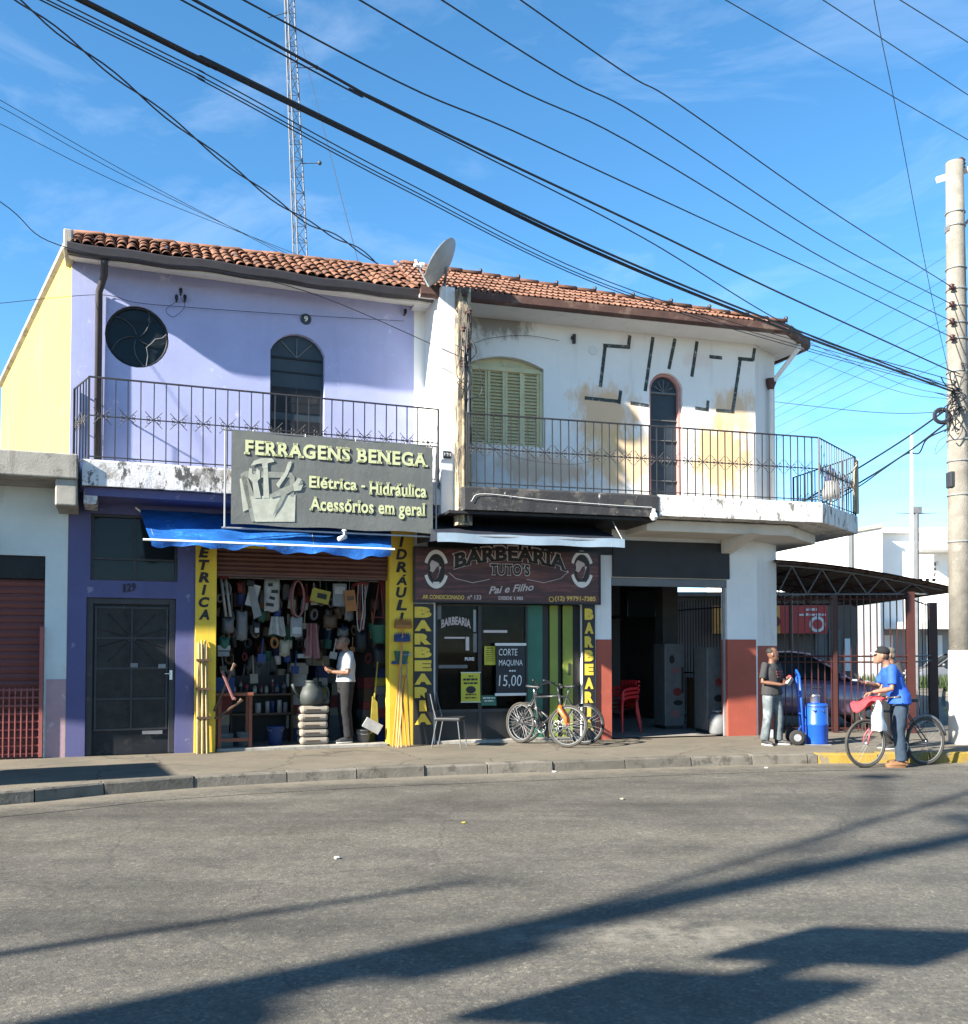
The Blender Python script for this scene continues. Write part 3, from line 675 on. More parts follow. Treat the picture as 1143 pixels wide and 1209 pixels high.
# downpipe
dp = MB(); a = FL.p(124, 306, -.30); b = FL.p(117, 345, -.06); c = FL.p(115, 540, -.06)
dp.tube([(a[0],-OVL-.06,7.18),(a[0]-.01,-.30,7.04),(b[0],-.07,b[1]),(c[0],-.07,ZS1)], .05, 8); dp.build('downpipe', M['gutter'], ph, smooth=True)
# round window: frame ring, dark glazing, curved glazing bars
mb = MB(); mb.prism(circle(rwc[0], rwc[1], rwx+.002, rwz+.002), .07, .09); rw = mb.build('round_window', M['glass'], ph)
mb = MB(); mb.tube([(rwc[0]+(rwx-.018)*math.cos(t), .055, rwc[1]+(rwz-.018)*math.sin(t)) for t in [k*math.pi/16 for k in range(32)]], .022, 6, closed=True); mb.build('frame', M['door_dark'], rw, smooth=True)
for k in range(5):
    t0 = k*2*math.pi/5+.5; mb = MB()
    mb.tube([(rwc[0]+rwx*(.1+.85*q)*math.cos(t0+.7*q), .05, rwc[1]+rwz*(.1+.85*q)*math.sin(t0+.7*q)) for q in [j/6 for j in range(7)]], .011, 5); mb.build('glazing_bar', M['door_blue'], rw)
mb = MB(); hx = rwc[0]+rwx*.25
mb.tube([(hx+.02,.04,rwc[1]-rwz*.9),(hx+.04,.035,rwc[1]-rwz*.55),(hx+.02,.03,rwc[1]-rwz*.3),(hx+.10,.03,rwc[1]-rwz*.12),(hx+.14,.03,rwc[1]+.0),(hx+.24,.03,rwc[1]+rwz*.06),(hx+.30,.03,rwc[1]+rwz*.2)], .008, 5); mb.build('loose_cord', M['grey_paint'], rw)
# arched balcony door
mb = MB(); mb.prism(arch(ux0+.002, ZS1, ux1-.002, uz1-.002, .29), .10, .14); bd = mb.build('balcony_door', M['door_blue'], ph)
hgt = uz1-ZS1
for k in range(1, 4):
    mb = MB(); zz = ZS1+hgt*(.2+.2*k-.06); mb.box(ux0+.03, .085, zz, ux1-.03, .1, zz+.025); mb.build('rail', M['door_dark'], bd)
for i in range(2):
    for k in range(3):
        mb = MB(); xw = (ux1-ux0-.10)/2; xa = ux0+.04+i*(xw+.02); za = ZS1+.08+k*hgt*.22; mb.box(xa, .088, za, xa+xw, .1, za+hgt*.17); mb.build('panel', M['door_dark'], bd, bevel=.008)
xc = (ux0+ux1)/2; zf = uz1-.36
for a in (-1, 0, 1):
    mb = MB(); mb.tube([(xc,.09,zf),(xc+a*.24,.09,zf+.31-.07*abs(a))], .010, 5); mb.build('fan_bar', M['grey_paint'], bd)
mb = MB(); mb.box(ux0+.02,.08,zf-.03,ux1-.02,.1,zf); mb.build('transom_rail', M['door_dark'], bd)
# street door, number 129
x0, z0, x1, z1 = doorR; W_, H_ = x1-x0, z1-z0
mb = MB(); mb.box(x0-.001,.10,z0,x1+.001,.13,z1); dr = mb.build('street_door', M['door_dark'], ph)
mb = MB(); fw = .09
for q in ((x0,z0,x0+fw,z1),(x1-fw,z0,x1,z1),(x0+fw,z1-fw,x1-fw,z1)): mb.box(q[0], .05, q[1], q[2], .1, q[3])
mb.build('frame', M['iron'], dr, bevel=.006)
xi0, xi1, zi0, zi1 = x0+fw+.04, x1-fw-.03, z0+.16*H_, z1-fw-.05
for i in range(2):
    for k in range(4):
        pw, phh = (xi1-xi0)/2, (zi1-zi0)/4; xa, za = xi0+i*pw, zi0+k*phh
        mb = MB(); mb.box(xa+.012,.088,za+.012,xa+pw-.012,.1,za+phh-.012); mb.build('pane', M['door_panel'], dr)
for k in range(5):
    mb = MB(); zz = zi0+(zi1-zi0)*k/4; mb.box(xi0-.02,.068,zz-.014,xi1+.02,.087,zz+.014); mb.build('glazing_bar', M['iron'], dr)
for i in range(3):
    mb = MB(); xx = xi0+(xi1-xi0)*i/2; mb.box(xx-.013,.066,zi0,xx+.013,.0865,zi1); mb.build('glazing_bar', M['iron'], dr)
zc_ = zi0+(zi1-zi0)*.75; xm = (xi0+xi1)/2
for k in range(12):
    t = k*math.pi/6+.26; mb = MB(); r1 = .15 if k % 3 else .14
    mb.tube([(xm+.05*math.cos(t),.072,zc_+.05*math.sin(t)),(xm+.46*math.cos(t),.072,zc_+.50*math.sin(t))], .007, 4); mb.build('ray_bar', M['iron'], dr)
mb = MB().tube([(xm+.06*math.cos(t),.07,zc_+.06*math.sin(t)) for t in [k*math.pi/5 for k in range(10)]], .011, 5, closed=True); mb.build('rosette', M['iron'], dr)
for px_, py_ in ((159,786),(192,787)):
    a, b, c, d = FL.r(px_-5, py_-3, px_+4, py_+2); mb = MB().box(a,.06,b,c,.066,d); mb.build('letter_flap', M['goods']['silver'], dr)
a = FL.p(202, 797); mb = MB(); mb.box(a[0]-.02,.03,a[1]-.07,a[0]+.02,.05,a[1]+.07); mb.tube([(a[0],.02,a[1]+.02),(a[0]-.09,.015,a[1]+.02)], .009, 6); mb.build('handle', M['steel'], dr)
a, b, c, d = FL.r(168, 863, 192, 867); mb = MB().box(a,.06,b,c,.068,d); mb.build('kick_strip', M['goods']['silver'], dr)
x0, z0, x1, z1 = tranR
mb = MB(); mb.box(x0-.001,.11,z0-.001,x1+.001,.12,z1+.001); tw = mb.build('transom_window', M['glass'], ph)
for q in ((x0,z0,x1,z0+.04),(x0,z1-.04,x1,z1),(x0,z0+.04,x0+.04,z1-.04),(x1-.04,z0+.04,x1,z1-.04)): MB().box(q[0],.05,q[1],q[2],.11,q[3]).build('frame', M['iron'], tw)
MB().box((x0+x1)/2-.014,.07,z0+.04,(x0+x1)/2+.014,.11,z1-.04).build('glazing_bar', M['iron'], tw)
MB().box(x0+.04,.072,z0+(z1-z0)*.33-.014,x1-.04,.112,z0+(z1-z0)*.33+.014).build('glazing_bar', M['iron'], tw)
for ch, pxa in (('1',147),('2',152.5),('9',158)):
    a, b, c, d = FL.r(pxa-2.6 if ch != '1' else pxa-1.6, 689.5-(pxa-147)*.12, pxa+2.4 if ch != '1' else pxa+1.4, 699.5-(pxa-147)*.15); text_mb(ch, a, b, c, d, -.008, bold=.03).build('house_number', M['letter_black'], ph)
# round enamel disc, number plate, insulators on the wall
a = FL.p(361, 377); mb = MB(); mb.prism(circle(a[0], a[1], .085, .085, 16), -.02, 0); dk = mb.build('number_disc', M['door_blue'], ph)
text_mb('9', a[0]-.03, a[1]-.045, a[0]+.03, a[1]+.045, -.022, bold=.02).build('numeral', M['print_white'], dk)
for px_, py_ in ((213,348),(218,356),(208,356),(477,372)):
    a = FL.p(px_, py_); mb = MB(); mb.box(a[0]-.012,-.09,a[1]-.012,a[0]+.012,0,a[1]+.012); mb.lathe([(.012,0),(.028,.01),(.022,.03),(.03,.05),(.015,.075)], (a[0],-.085,a[1]), 8); mb.build('insulator', M['door_dark'], ph)
# balcony slab, railing, partition fin
xs0 = FL.p(97, 556, YB)[0]; xf0, zf0, xf1, zf1 = FL.r(521, 338, 537.5, 607, -.88)
mb = MB(); n = 40; vs = []
for i in range(n+1):
    x = xs0+(xf0-xs0)*i/n; j = [rk.uniform(-.004,.004) for _ in range(3)]
    vs += [(x,YB+j[0],ZS0+.02+j[1]),(x,YB+j[2]*.6,ZS1-.03),(x,YB+.02,ZS1+j[1]*.5),(x,.0,ZS1),(x,.0,ZS0+.06)]
fs = [(i*5+k,(i+1)*5+k,(i+1)*5+(k+1)%5,i*5+(k+1)%5) for i in range(n) for k in range(5)]+[(0,1,2,3,4)[::-1], tuple(n*5+k for k in range(5))]
mb.add(vs, fs); mb.build('balcony_slab', M['slab_old'], ph)
mb = MB(); mb.box(xs0+.03, YB+.12, ZS0-.10, xf0, -.0, ZS0+.015); mb.build('slab_soffit', M['purple_low'], ph)
mb = MB(); a = FL.p(107, 582, -.7); mb.box(a[0]-.09, -.72, ZS0-.22, a[0]+.09, -.02, ZS0+.01); mb.build('slab_bracket', M['slab_old'], ph, bevel=.02)
zt = FL.p(105, 444.5, YB+.06)[1]; zm = FL.p(105, 490, YB+.06)[1]
xr0 = FL.p(105, 500, YB+.06)[0]
railing(ph, 'railing', [(FL.p(87.5, 500, -.03)[0], -.03), (xr0, YB+.06), (xf0-.02, YB+.06)], ZS1, zt, zm, M['iron'], .168)
mb = MB(); mb.box(xf0, -.88, zf0, xf1, .02, zf1); fin = mb.build('partition_fin', M['white_wall'], ph, bevel=.012)
# yellow shop pillars and lintel, with painted lettering
for (p0, p1, ya) in ((230, 255, 646), (459, 487.5, 632)):
    mb = MB(); a = FL.p(p0, 760)[0]; b = FL.p(p1, 760)[0]; mb.box(a, -.035, SW-.02, b, .205, FL.p(p0, ya-30)[1]); mb.build('shop_pillar', M['yellow_pillar'], ph, bevel=.008)
a, b, c, d = FL.r(255.4, 630, 458.6, 650); MB().box(a, -.03, b, c, .0, d).build('shop_lintel', M['yellow_pillar'], ph)
def vletters(root, fr, word, ctr, w, y0, y1, depth, mt, bold, shear=.25, fill=.84, lean=0.0, name='letter', yj=0):
    n = len(word); stp = (y1-y0)/n
    for i, ch in enumerate(word):
        cy = y0+stp*(i+.5); cxp = ctr+lean*(i/(max(1,n-1))-.5)
        ww = w*(.45 if ch == 'I' else 1)
        a, b, c, d = fr.r(cxp-ww/2, cy-stp*fill/2, cxp+ww/2, cy+stp*fill/2, depth)
        acc = None
        text_mb(ch, a, b, c, d, depth, bold=bold, shear=shear).build(name, mt, root)
vletters(ph, FL, 'ETRICA', 241, 13, 645, 733, -.038, M['letter_black'], .05, shear=.18)
vletters(ph, FL, 'IDRÁULI', 474, 13, 632, 737, -.038, M['letter_black'], .045, shear=.18)
# rolled-up brown shutter
x0, z0, x1, z1 = shopR; zs = FL.p(357, 680, .1)[1]
ns = 6; sh = None
for k in range(ns):
    zz = zs+(z1-zs)*k/ns; mb = MB(); hh = (z1-zs)/ns
    mb.prism([(0,0)], 0, 0) if False else None
    mb.add([(x0+.01,.08,zz),(x1-.01,.08,zz),(x1-.01,.055,zz+hh*.5),(x0+.01,.055,zz+hh*.5),(x1-.01,.08,zz+hh*.97),(x0+.01,.08,zz+hh*.97),(x0+.01,.11,zz),(x1-.01,.11,zz),(x1-.01,.11,zz+hh*.97),(x0+.01,.11,zz+hh*.97)], [(0,1,2,3),(3,2,4,5),(6,7,1,0),(5,4,8,9),(7,6,9,8)])
    if k == 0:
        sh = MB().box(x0+.01,.07,zs-.035,x1-.01,.115,zs-.003).build('roller_shutter', M['shutter_brown'], ph)
    mb.build('slat', M['shutter_brown'], sh)
# shop room
def room(root, fr_x0, fr_x1, y0, y1, z1, wall, floor, side_hole=None, front=True):
    x0, x1 = fr_x0, fr_x1
    MB().add([(x0,y0,SW+.004),(x1,y0,SW+.004),(x1,y1,SW+.004),(x0,y1,SW+.004)], [(0,1,2,3)]).build('shop_floor', floor, root)
    mb = MB(); mb.box(x0-.08, y0, SW, x0, y1, z1); mb.build('room_wall', wall, root)
    mb = MB(); mb.box(x0-.08, y1, SW, x1+.08, y1+.08, z1); mb.build('room_wall', wall, root)
    if not side_hole: mb = MB(); mb.box(x1, y0, SW, x1+.08, y1, z1); mb.build('room_wall', wall, root)
    MB().box(x0-.08, y0, z1, x1+.08, y1+.08, z1+.1).build('room_ceiling', wall, root)
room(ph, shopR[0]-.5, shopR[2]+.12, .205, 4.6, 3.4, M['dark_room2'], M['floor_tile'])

# ================================================================== white corner building
wb = thing('corner_building', 'white two-storey corner building with peeling ochre paint, curved balcony and barber shop below', 'building', FR)
XC = FR.p(892, 500)[0]
q = FR.inv(Vector((0,0,0))); ca = R(50)-FR.a; CH = (XC+.86*math.cos(ca), .86*math.sin(ca))     # chamfer end
BK = (CH[0]-.6, 7.5)
barR = FR.r(722, 683, 859, 872); barR = (barR[0], SW, barR[2], barR[3])
brbR = FR.r(514, 712, 689, 876); brbR = (brbR[0], SW, brbR[2], brbR[3])
winR = FR.r(553, 421, 642, 526); adR = FR.r(767, 440, 806, 582)
YR = -1.30
ZS1 = FR.p(780, 583, YR)[1]; ZS0 = ZS1-.38
xb1_ = FR.p(778, 590, YR)[0]
up = holed(rect(0, ZS0+.05, XC, 7.5), [arch(*winR, .16), arch(adR[0], ZS1-.02, adR[2], adR[3], .26)], 0, .2)
# ochre ground showing through the white
m = mat('white_over_ochre_plaster', (.69,.685,.665), .85, .04, 1.0, .25, 40, streak=((.42,.38,.33), 5, .64, .35))
t = m.node_tree; N = t.nodes; L = t.links; b = N['Principled BSDF']; src = b.inputs['Base Color'].links[0].from_socket
tcn = N.new('ShaderNodeTexCoord'); fac = None
def blob(cx, cz, rx, rz, amp):
    mp = N.new('ShaderNodeVectorMath'); mp.operation = 'SUBTRACT'; mp.inputs[1].default_value = (cx, 0, cz); L.new(tcn.outputs['Object'], mp.inputs[0])
    sc = N.new('ShaderNodeVectorMath'); sc.operation = 'MULTIPLY'; sc.inputs[1].default_value = (1/rx, 0, 1/rz); L.new(mp.outputs[0], sc.inputs[0])
    ln = N.new('ShaderNodeVectorMath'); ln.operation = 'LENGTH'; L.new(sc.outputs[0], ln.inputs[0])
    nz_ = N.new('ShaderNodeTexNoise'); nz_.inputs['Scale'].default_value = 3.4; nz_.inputs['Detail'].default_value = 9; nz_.inputs['Roughness'].default_value = .72; mpn = N.new('ShaderNodeMapping'); mpn.inputs['Scale'].default_value = (1.3,1,.55); L.new(tcn.outputs['Object'], mpn.inputs[0]); L.new(mpn.outputs[0], nz_.inputs['Vector'])
    a = N.new('ShaderNodeMath'); a.operation = 'MULTIPLY_ADD'; a.inputs[1].default_value = 2.4; L.new(nz_.outputs['Fac'], a.inputs[0]); L.new(ln.outputs['Value'], a.inputs[2])
    r_ = N.new('ShaderNodeMapRange'); r_.inputs['From Min'].default_value = 2.2; r_.inputs['From Max'].default_value = 1.75; r_.inputs['To Max'].default_value = amp; L.new(a.outputs[0], r_.inputs['Value']); return r_.outputs[0]
for (px_, py_, rx, rz, amp, c) in ((715,490,.75,.62,.8,(.58,.35,.17)), (735,540,.95,.62,.8,(.58,.38,.17)), (640,552,1.0,.3,.7,(.52,.33,.19)), (850,540,.8,.75,.9,(.60,.40,.18)), (868,490,.55,.55,.75,(.58,.36,.17)), (585,378,.8,.34,.85,(.17,.155,.135)), (650,366,1.4,.13,.75,(.22,.19,.16)), (560,480,.25,1.4,.5,(.30,.27,.23)), (822,425,.35,.18,.3,(.60,.42,.38)),(740,405,.2,.2,.3,(.58,.44,.42))):
    a, c_ = FR.p(px_, py_); f_ = blob(a, c_, rx, rz, amp); x = N.new('ShaderNodeMix'); x.data_type = 'RGBA'; L.new(f_, x.inputs['Factor']); L.new(src, x.inputs['A']); x.inputs['B'].default_value = (*c, 1); src = x.outputs['Result']
L.new(src, b.inputs['Base Color']); M['ochre_wall'] = m
up.build('upper_wall', m, wb)
lo = holed(rect(0, SW-.05, XC, ZS0+.05), [rect(*barR), rect(*brbR)], 0, .2); lo.build('lower_wall', M['white_wall'], wb)
# chamfered corner wall and side walls
d = V(CH[0]-XC, CH[1], 0).normalized(); nrm = V(d.y, -d.x, 0)
def strip(P, Q, z0, z1, th, mt, name):
    P, Q = V(*P, 0), V(*Q, 0); dd = (Q-P).normalized(); n2 = V(-dd.y, dd.x, 0)*th
    return MB().add([(P.x,P.y,z0),(Q.x,Q.y,z0),(Q.x+n2.x,Q.y+n2.y,z0),(P.x+n2.x,P.y+n2.y,z0),(P.x,P.y,z1),(Q.x,Q.y,z1),(Q.x+n2.x,Q.y+n2.y,z1),(P.x+n2.x,P.y+n2.y,z1)], [(0,3,2,1),(4,5,6,7),(0,1,5,4),(1,2,6,5),(2,3,7,6),(3,0,4,7)]).build(name, mt, wb)
strip((XC+.0005,0), CH, SW-.05, 1.75, .2, M['red_dado'], 'chamfer_dado')
strip((XC+.0005,0), CH, 1.75, 7.5, .2, M['white_wall'], 'chamfer_wall')
strip((CH[0]+.0005, CH[1]+.0005), (CH[0]-.10, CH[1]+1.0), SW-.05, 7.5, .2, M['white_wall'], 'side_wall')
strip((CH[0]-.10, CH[1]+1.0), BK, 3.3, 7.5, .2, M['white_wall'], 'side_wall')
strip((BK[0]+.2, BK[1]-1.2), BK, SW-.05, 3.3, .2, M['white_wall'], 'side_wall')
strip((BK[0], BK[1]), (0, 7.5), SW-.05, 7.5, .2, M['white_wall'], 'rear_wall')
# red dado on the two piers
for p0, p1 in ((703.5, 722), (859, 892.5)):
    a = FR.p(p0, 800)[0]; b2 = FR.p(p1, 800)[0]; zt2 = FR.p(p0, 755)[1]
    mb = MB(); mb.box(a, -.012, SW-.02, b2 - (.0 if p0 < 800 else -.003), .21, zt2); mb.build('pier_dado', M['red_dado'], wb)
for p0, p1, yy in ((690, 703.3, 650),):
    pass
# eaves, fascia, roof
OVR = .68
E1 = (FR.p(928, 385, -OVR)[0], -OVR); E2 = (E1[0]+1.05*math.cos(ca+.06), E1[1]+1.05*math.sin(ca+.06)); E3 = (E2[0]-.5, 7.0)
mb = MB(); pts = [(-.05,-OVR), E1, E2, (CH[0]+.1, CH[1]+1.2), (XC-.3, .3), (-.05,.3)]
mb.slab(pts, 7.23, 7.27); mb.build('soffit', M['white_wall'], wb)
fm = MB()
for (P, Q) in (((-.05,-OVR), E1), (E1, E2), (E2, E3)):
    P, Q = V(*P,0), V(*Q,0); dd = (Q-P).normalized(); n2 = V(dd.y,-dd.x,0)
    fm = MB(); fm.add([tuple(P+n2*a+V(0,0,h)) for a, h in ((0,7.21),(.06,7.21),(.09,7.25),(.09,7.37),(0,7.37))]+[tuple(Q+n2*a+V(0,0,h)) for a, h in ((0,7.21),(.06,7.21),(.09,7.25),(.09,7.37),(0,7.37))], [(k,(k+1)%5,5+(k+1)%5,5+k) for k in range(5)]+[(4,3,2,1,0),(5,6,7,8,9)])
    fm.build('gutter', M['gutter_brown'], wb)
ZR1 = 7.36
def run_R(x): return max(.02, 1.9*(E1[0]-x)/E1[0])
peak = (0.0, -OVR+1.9)
mb = MB(); zp = ZR1+math.tan(PITCH)*1.9
mb.add([(-.1,-OVR-.05,ZR1),(E1[0]+.03,E1[1]-.05,ZR1),(peak[0],peak[1],zp),(-.1,peak[1],zp),(E2[0]+.05,E2[1],ZR1),(E3[0],E3[1],ZR1),(-.1,7.4,ZR1-.2)], [(0,1,2,3),(1,4,2),(4,5,2),(5,6,3,2)])
roofR = mb.build('roof', M['deck'], wb)
ft = flat_tile(.205, .36).mesh('tile', M['tile_flat'])
lay(roofR, ft, -.1, E1[0], .2, .30, OVR+.03, run_R, ZR1+.012, .5)
# tiles on the corner facet
e1, e2, pk = V(*E1, ZR1+.01), V(*E2, ZR1+.01), V(*peak, zp); nfac = 5
for r_ in range(6):
    f0 = r_*.085
    a, b2 = e1.lerp(pk, f0), e2.lerp(pk, f0); nn_ = max(1, int((b2-a).length/.22))
    for k in range(nn_):
        o = link('tile', ft, roofR); o.location = a.lerp(b2, (k+.5)/nn_); up_ = (pk-(e1+e2)/2).normalized(); ax = (b2-a).normalized(); nz_ = ax.cross(up_).normalized(); up_ = nz_.cross(ax)
        o.rotation_euler = Matrix((ax, up_, nz_)).transposed().to_euler()
# hip tiles from the peak to the corner
hl = (pk-e1).length; nh = int(hl/.34); dh = (pk-e1).normalized()
for k in range(nh):
    o = link('hip_tile', rid, roofR); o.location = e1+dh*(k*.34)+V(0,0,.03); ax = dh; xx = ax.cross(V(0,0,1)).normalized(); zz_ = xx.cross(ax); o.rotation_euler = Matrix((xx, ax, zz_)).transposed().to_euler()
    if k % 2 == 0:
        mb = MB(); mb.ellipsoid((0,0,.13),(.035,.05,.04),7,5); o2 = link('mortar_knob', mb.mesh('mortar_knob', M['gutter'])); o2.parent = roofR; o2.location = e1+dh*(k*.34)
# corner downpipe
a = FR.p(904, 440); dv = V(*E1,0).lerp(V(*E2,0), .62); wv = V(XC,0,0).lerp(V(*CH,0), .62)+nrm*.07
mb = MB().tube([(dv.x,dv.y,7.22),(dv.x,dv.y,7.13),(wv.x,wv.y,6.6),(wv.x,wv.y,ZS1)], .045, 8); mb.build('downpipe', M['white_wall'], wb, smooth=True)
mb = MB(); mb.lathe([(.05,0),(.1,.12),(.1,.2)], (wv.x, wv.y, 6.5), 8); mb.build('hopper_head', M['iron_rust'], wb)
a, b2, c, d2 = FR.r(505, 600, 722, 650, 0); MB().box(FR.p(505,630)[0], -.012, FR.p(600,652)[1], FR.p(722,630)[0], -.002, ZS0-.005).build('black_band', M['black_paint'], wb)
MB().box(FR.p(512,600,-.6)[0]+.1, YR+.1, ZS0-.05, xb1_, -.02, ZS0-.006).build('slab_soffit', M['black_paint'], wb)
# painted black line pattern
def pline(pts, wpx, fr=FR, depth=-.004):
    for (xa, ya), (xb, yb) in zip(pts, pts[1:]):
        A = fr.p(xa, ya); B = fr.p(xb, yb); ax, az = B[0]-A[0], B[1]-A[1]; L0 = math.hypot(ax, az); ux, uz = ax/L0, az/L0; h = wpx*16.4/1143/2
        e = h*.9
        A = (A[0]-ux*e*0, A[1]-uz*e*0)
        mb = MB(); mb.add([(A[0]-uz*h, depth, A[1]+ux*h),(A[0]+uz*h, depth, A[1]-ux*h),(B[0]+uz*h+ux*e, depth, B[1]-ux*h+uz*e),(B[0]-uz*h+ux*e, depth, B[1]+ux*h+uz*e)], [(0,1,2,3)])
        mb.build('painted_line', M['black_line'], wb)
M['black_line'] = mat('faded_black_line_paint', (.045,.055,.055), .85, .15, 6, .15, 40, patch=((.3,.3,.29), 12, .60, .7))
pline([(743.5,396),(742,409)], 4.5); pline([(744,410),(714,408)], 4.5); pline([(714.5,409),(709,455)], 4.5)
pline([(771,398),(762,460)], 4.5); pline([(797,400),(790,434)], 4.5); pline([(823,403),(817,443)], 4.5)
pline([(733,461),(731,475)], 4.2); pline([(731,474),(692,470)], 4.2); pline([(766,479),(746,476)], 4.2)
pline([(891,411),(889,424)], 4.5); pline([(889,425),(873,423.5)], 4.5); pline([(874,424),(865,486)], 4.5); pline([(865.5,486),(847,484.5)], 4.2)
pline([(837.5,421),(851,422.5)], 4.5); pline([(836,473),(835,484)], 4); pline([(836,484),(822,482)], 4)
# lamp stub and round stain fittings on the wall
a = FR.p(677, 400); mb = MB(); mb.box(a[0]-.025,-.06,a[1]-.09,a[0]+.025,0,a[1]+.07); mb.box(a[0]-.05,-.05,a[1]-.02,a[0]+.02,0,a[1]+.03); mb.build('wall_bracket', M['iron'], wb, bevel=.006)
a = FR.p(700, 414); mb = MB().prism(circle(a[0], a[1], .085, .075, 14), -.02, 0); mb.build('wall_disc', M['white_wall'], wb, bevel=.006)
# louvred window
x0, z0, x1, z1 = winR
mb = MB(); mb.prism(arch(x0+.001, z0+.001, x1-.001, z1-.001, .158), .13, .17); lw = mb.build('louvred_window', M['cream'], wb)
zt3 = z1-.19
for q in ((x0+.002,z0,x0+.05,zt3),(x1-.05,z0,x1-.002,zt3),(x0+.05,zt3-.045,x1-.05,zt3+.03),(x0+.05,z0,x1-.05,z0+.05)): MB().box(q[0],.06,q[1],q[2],.13,q[3]).build('frame', M['cream'], lw, bevel=.005)
pw = (x1-x0-.1)/4
for k in range(4):
    xa = x0+.05+pw*k
    for q in ((xa+.002, xa+.045), (xa+pw-.045, xa+pw-.002)): MB().box(q[0],.075+.012*(k in (0,3)),z0+.05,q[1],.125,zt3-.046).build('stile', M['cream'], lw)
    nl = 22; sl = MB().add([(0,0,0),(pw-.094,0,0),(pw-.094,.03,.038),(0,.03,.038),(0,.008,-.004),(pw-.094,.008,-.004),(pw-.094,.036,.034),(0,.036,.034)], [(0,1,2,3),(7,6,5,4),(0,4,5,1),(3,2,6,7)]).mesh('louvre', M['cream'])
    for j in range(nl):
        o = link('louvre', sl, lw); o.location = (xa+.047, .082, z0+.07+(zt3-.13-z0)*j/(nl-1))
# arched balcony door with fanlight
x0, z0, x1, z1 = adR
z0 = ZS1
mb = MB(); mb.prism(arch(x0+.001, z0, x1-.001, z1-.001, .255), .135, .17); ad = mb.build('balcony_door', M['door_blue'], wb)
fr_ = holed(arch(x0+.002, z0+.001, x1-.002, z1-.002, .252), [arch(x0+.055, z0+.05, x1-.055, z1-.05, .22)], .06, .134); fr_.build('frame', M['pink_frame'], ad)
H_ = z1-z0
for k in range(5): MB().box(x0+.055,.10,z0+.12+k*H_*.15,x1-.055,.135,z0+.135+k*H_*.15).build('rail', M['grey_paint'], ad)
xc = (x0+x1)/2; zf = z1-.34
MB().box(x0+.055,.09,zf-.02,x1-.055,.134,zf+.01).build('transom_rail', M['grey_paint'], ad)
for k in (-2,-1,0,1,2): MB().tube([(xc,.1,zf+.01),(xc+math.sin(k*.55)*.2,.1,zf+.01+math.cos(k*.55)*.22)], .010, 4).build('fan_bar', M['grey_paint'], ad)
# balcony slab: black stretch, white stretch, chamfer
xb0 = FR.p(549, 590, YR)[0]; xb1 = FR.p(778, 590, YR)[0]; xb2 = FR.p(972, 600, YR)[0]
P3 = FR.inv(at_depth(1013, 604, 18.0)); P3 = (P3[0], P3[1])
def rough_slab(x0, x1, z0, z1, y, mt, name):
    n = max(6, int((x1-x0)/.12)); vs = []
    for i in range(n+1):
        x = x0+(x1-x0)*i/n; j = [rk.uniform(-.004,.004) for _ in range(3)]
        vs += [(x,y+j[0],z0+j[1]),(x,y+j[2]*.5,z1-.03),(x,y+.025,z1+j[1]*.4),(x,0,z1),(x,0,z0+.04)]
    fs = [(i*5+k,(i+1)*5+k,(i+1)*5+(k+1)%5,i*5+(k+1)%5) for i in range(n) for k in range(5)]+[(4,3,2,1,0), tuple(n*5+k for k in range(5))]
    return MB().add(vs, fs).build(name, mt, wb)
rough_slab(xb0, xb1, ZS0+.0, ZS1-.02, YR, M['slab_black'], 'balcony_slab')
rough_slab(xb1+.002, xb2, ZS0+.03, ZS1-.01, YR+.01, M['slab_white'], 'balcony_slab')
mb = MB(); mb.slab([(xb2+.001,YR+.02), P3, (P3[0]+.2,P3[1]+2.6), (CH[0]-.3, CH[1]+2.6), (CH[0]-.02, CH[1]+.1), (XC-.02,.05), (xb2+.001,.05)], ZS0+.03, ZS1-.012); mb.build('balcony_slab', M['slab_white'], wb, bevel=.02)
mb = MB(); mb.slab([(xb1, YR+.45), (xb2-.35, YR+.45), (P3[0]-.75, P3[1]+.25), (P3[0]-.6, P3[1]+2.4), (CH[0]-.3,CH[1]+2.4), (CH[0]-.05, CH[1]+.08), (XC-.02,-.002), (xb1,-.002)], ZS0-.16, ZS0+.028); mb.build('slab_soffit', M['soffit'], wb, bevel=.02)
for pxa in (866,):
    a = FR.p(pxa, 640, -.3)[0]; mb = MB(); mb.add([(a-.1,YR+.3,ZS0-.16),(a+.12,YR+.3,ZS0-.16),(a+.12,0,ZS0-.42),(a-.1,0,ZS0-.42),(a-.1,0,ZS0-.161),(a+.12,0,ZS0-.161)], [(0,1,2,3),(0,3,4),(1,5,2)]); mb.build('slab_bracket', M['soffit'], wb)
zt = FR.p(660, 495, YR+.05)[1]; zm = FR.p(660, 535, YR+.05)[1]
P3r = (P3[0]-.03, P3[1]+.03)
railing(wb, 'railing', [(xb0+.06, YR+.06), (xb2-.03, YR+.06), P3r, (P3r[0]+.15, P3r[1]+2.2)], ZS1-.01, zt, zm, M['iron'], .138)
# board wired to the end of the railing
mb = MB(); mb.add([], []); dirb = V(P3r[0]-xb2, P3r[1]-YR, 0).normalized()
e = V(*P3r,0); 
mb.add([tuple(e-dirb*a+V(.02,-.02,h)) for a, h in ((.32,ZS1+.03),(.0,ZS1+.03),(.0,zt-.05),(.28,zt-.32))]+[tuple(e-dirb*a+V(.045,-.045,h)) for a, h in ((.32,ZS1+.03),(.0,ZS1+.03),(.0,zt-.05),(.28,zt-.32))], [(3,2,1,0),(4,5,6,7),(0,1,5,4),(1,2,6,5),(2,3,7,6),(3,0,4,7)])
mb.build('railing_board', M['concrete_warm'], wb)
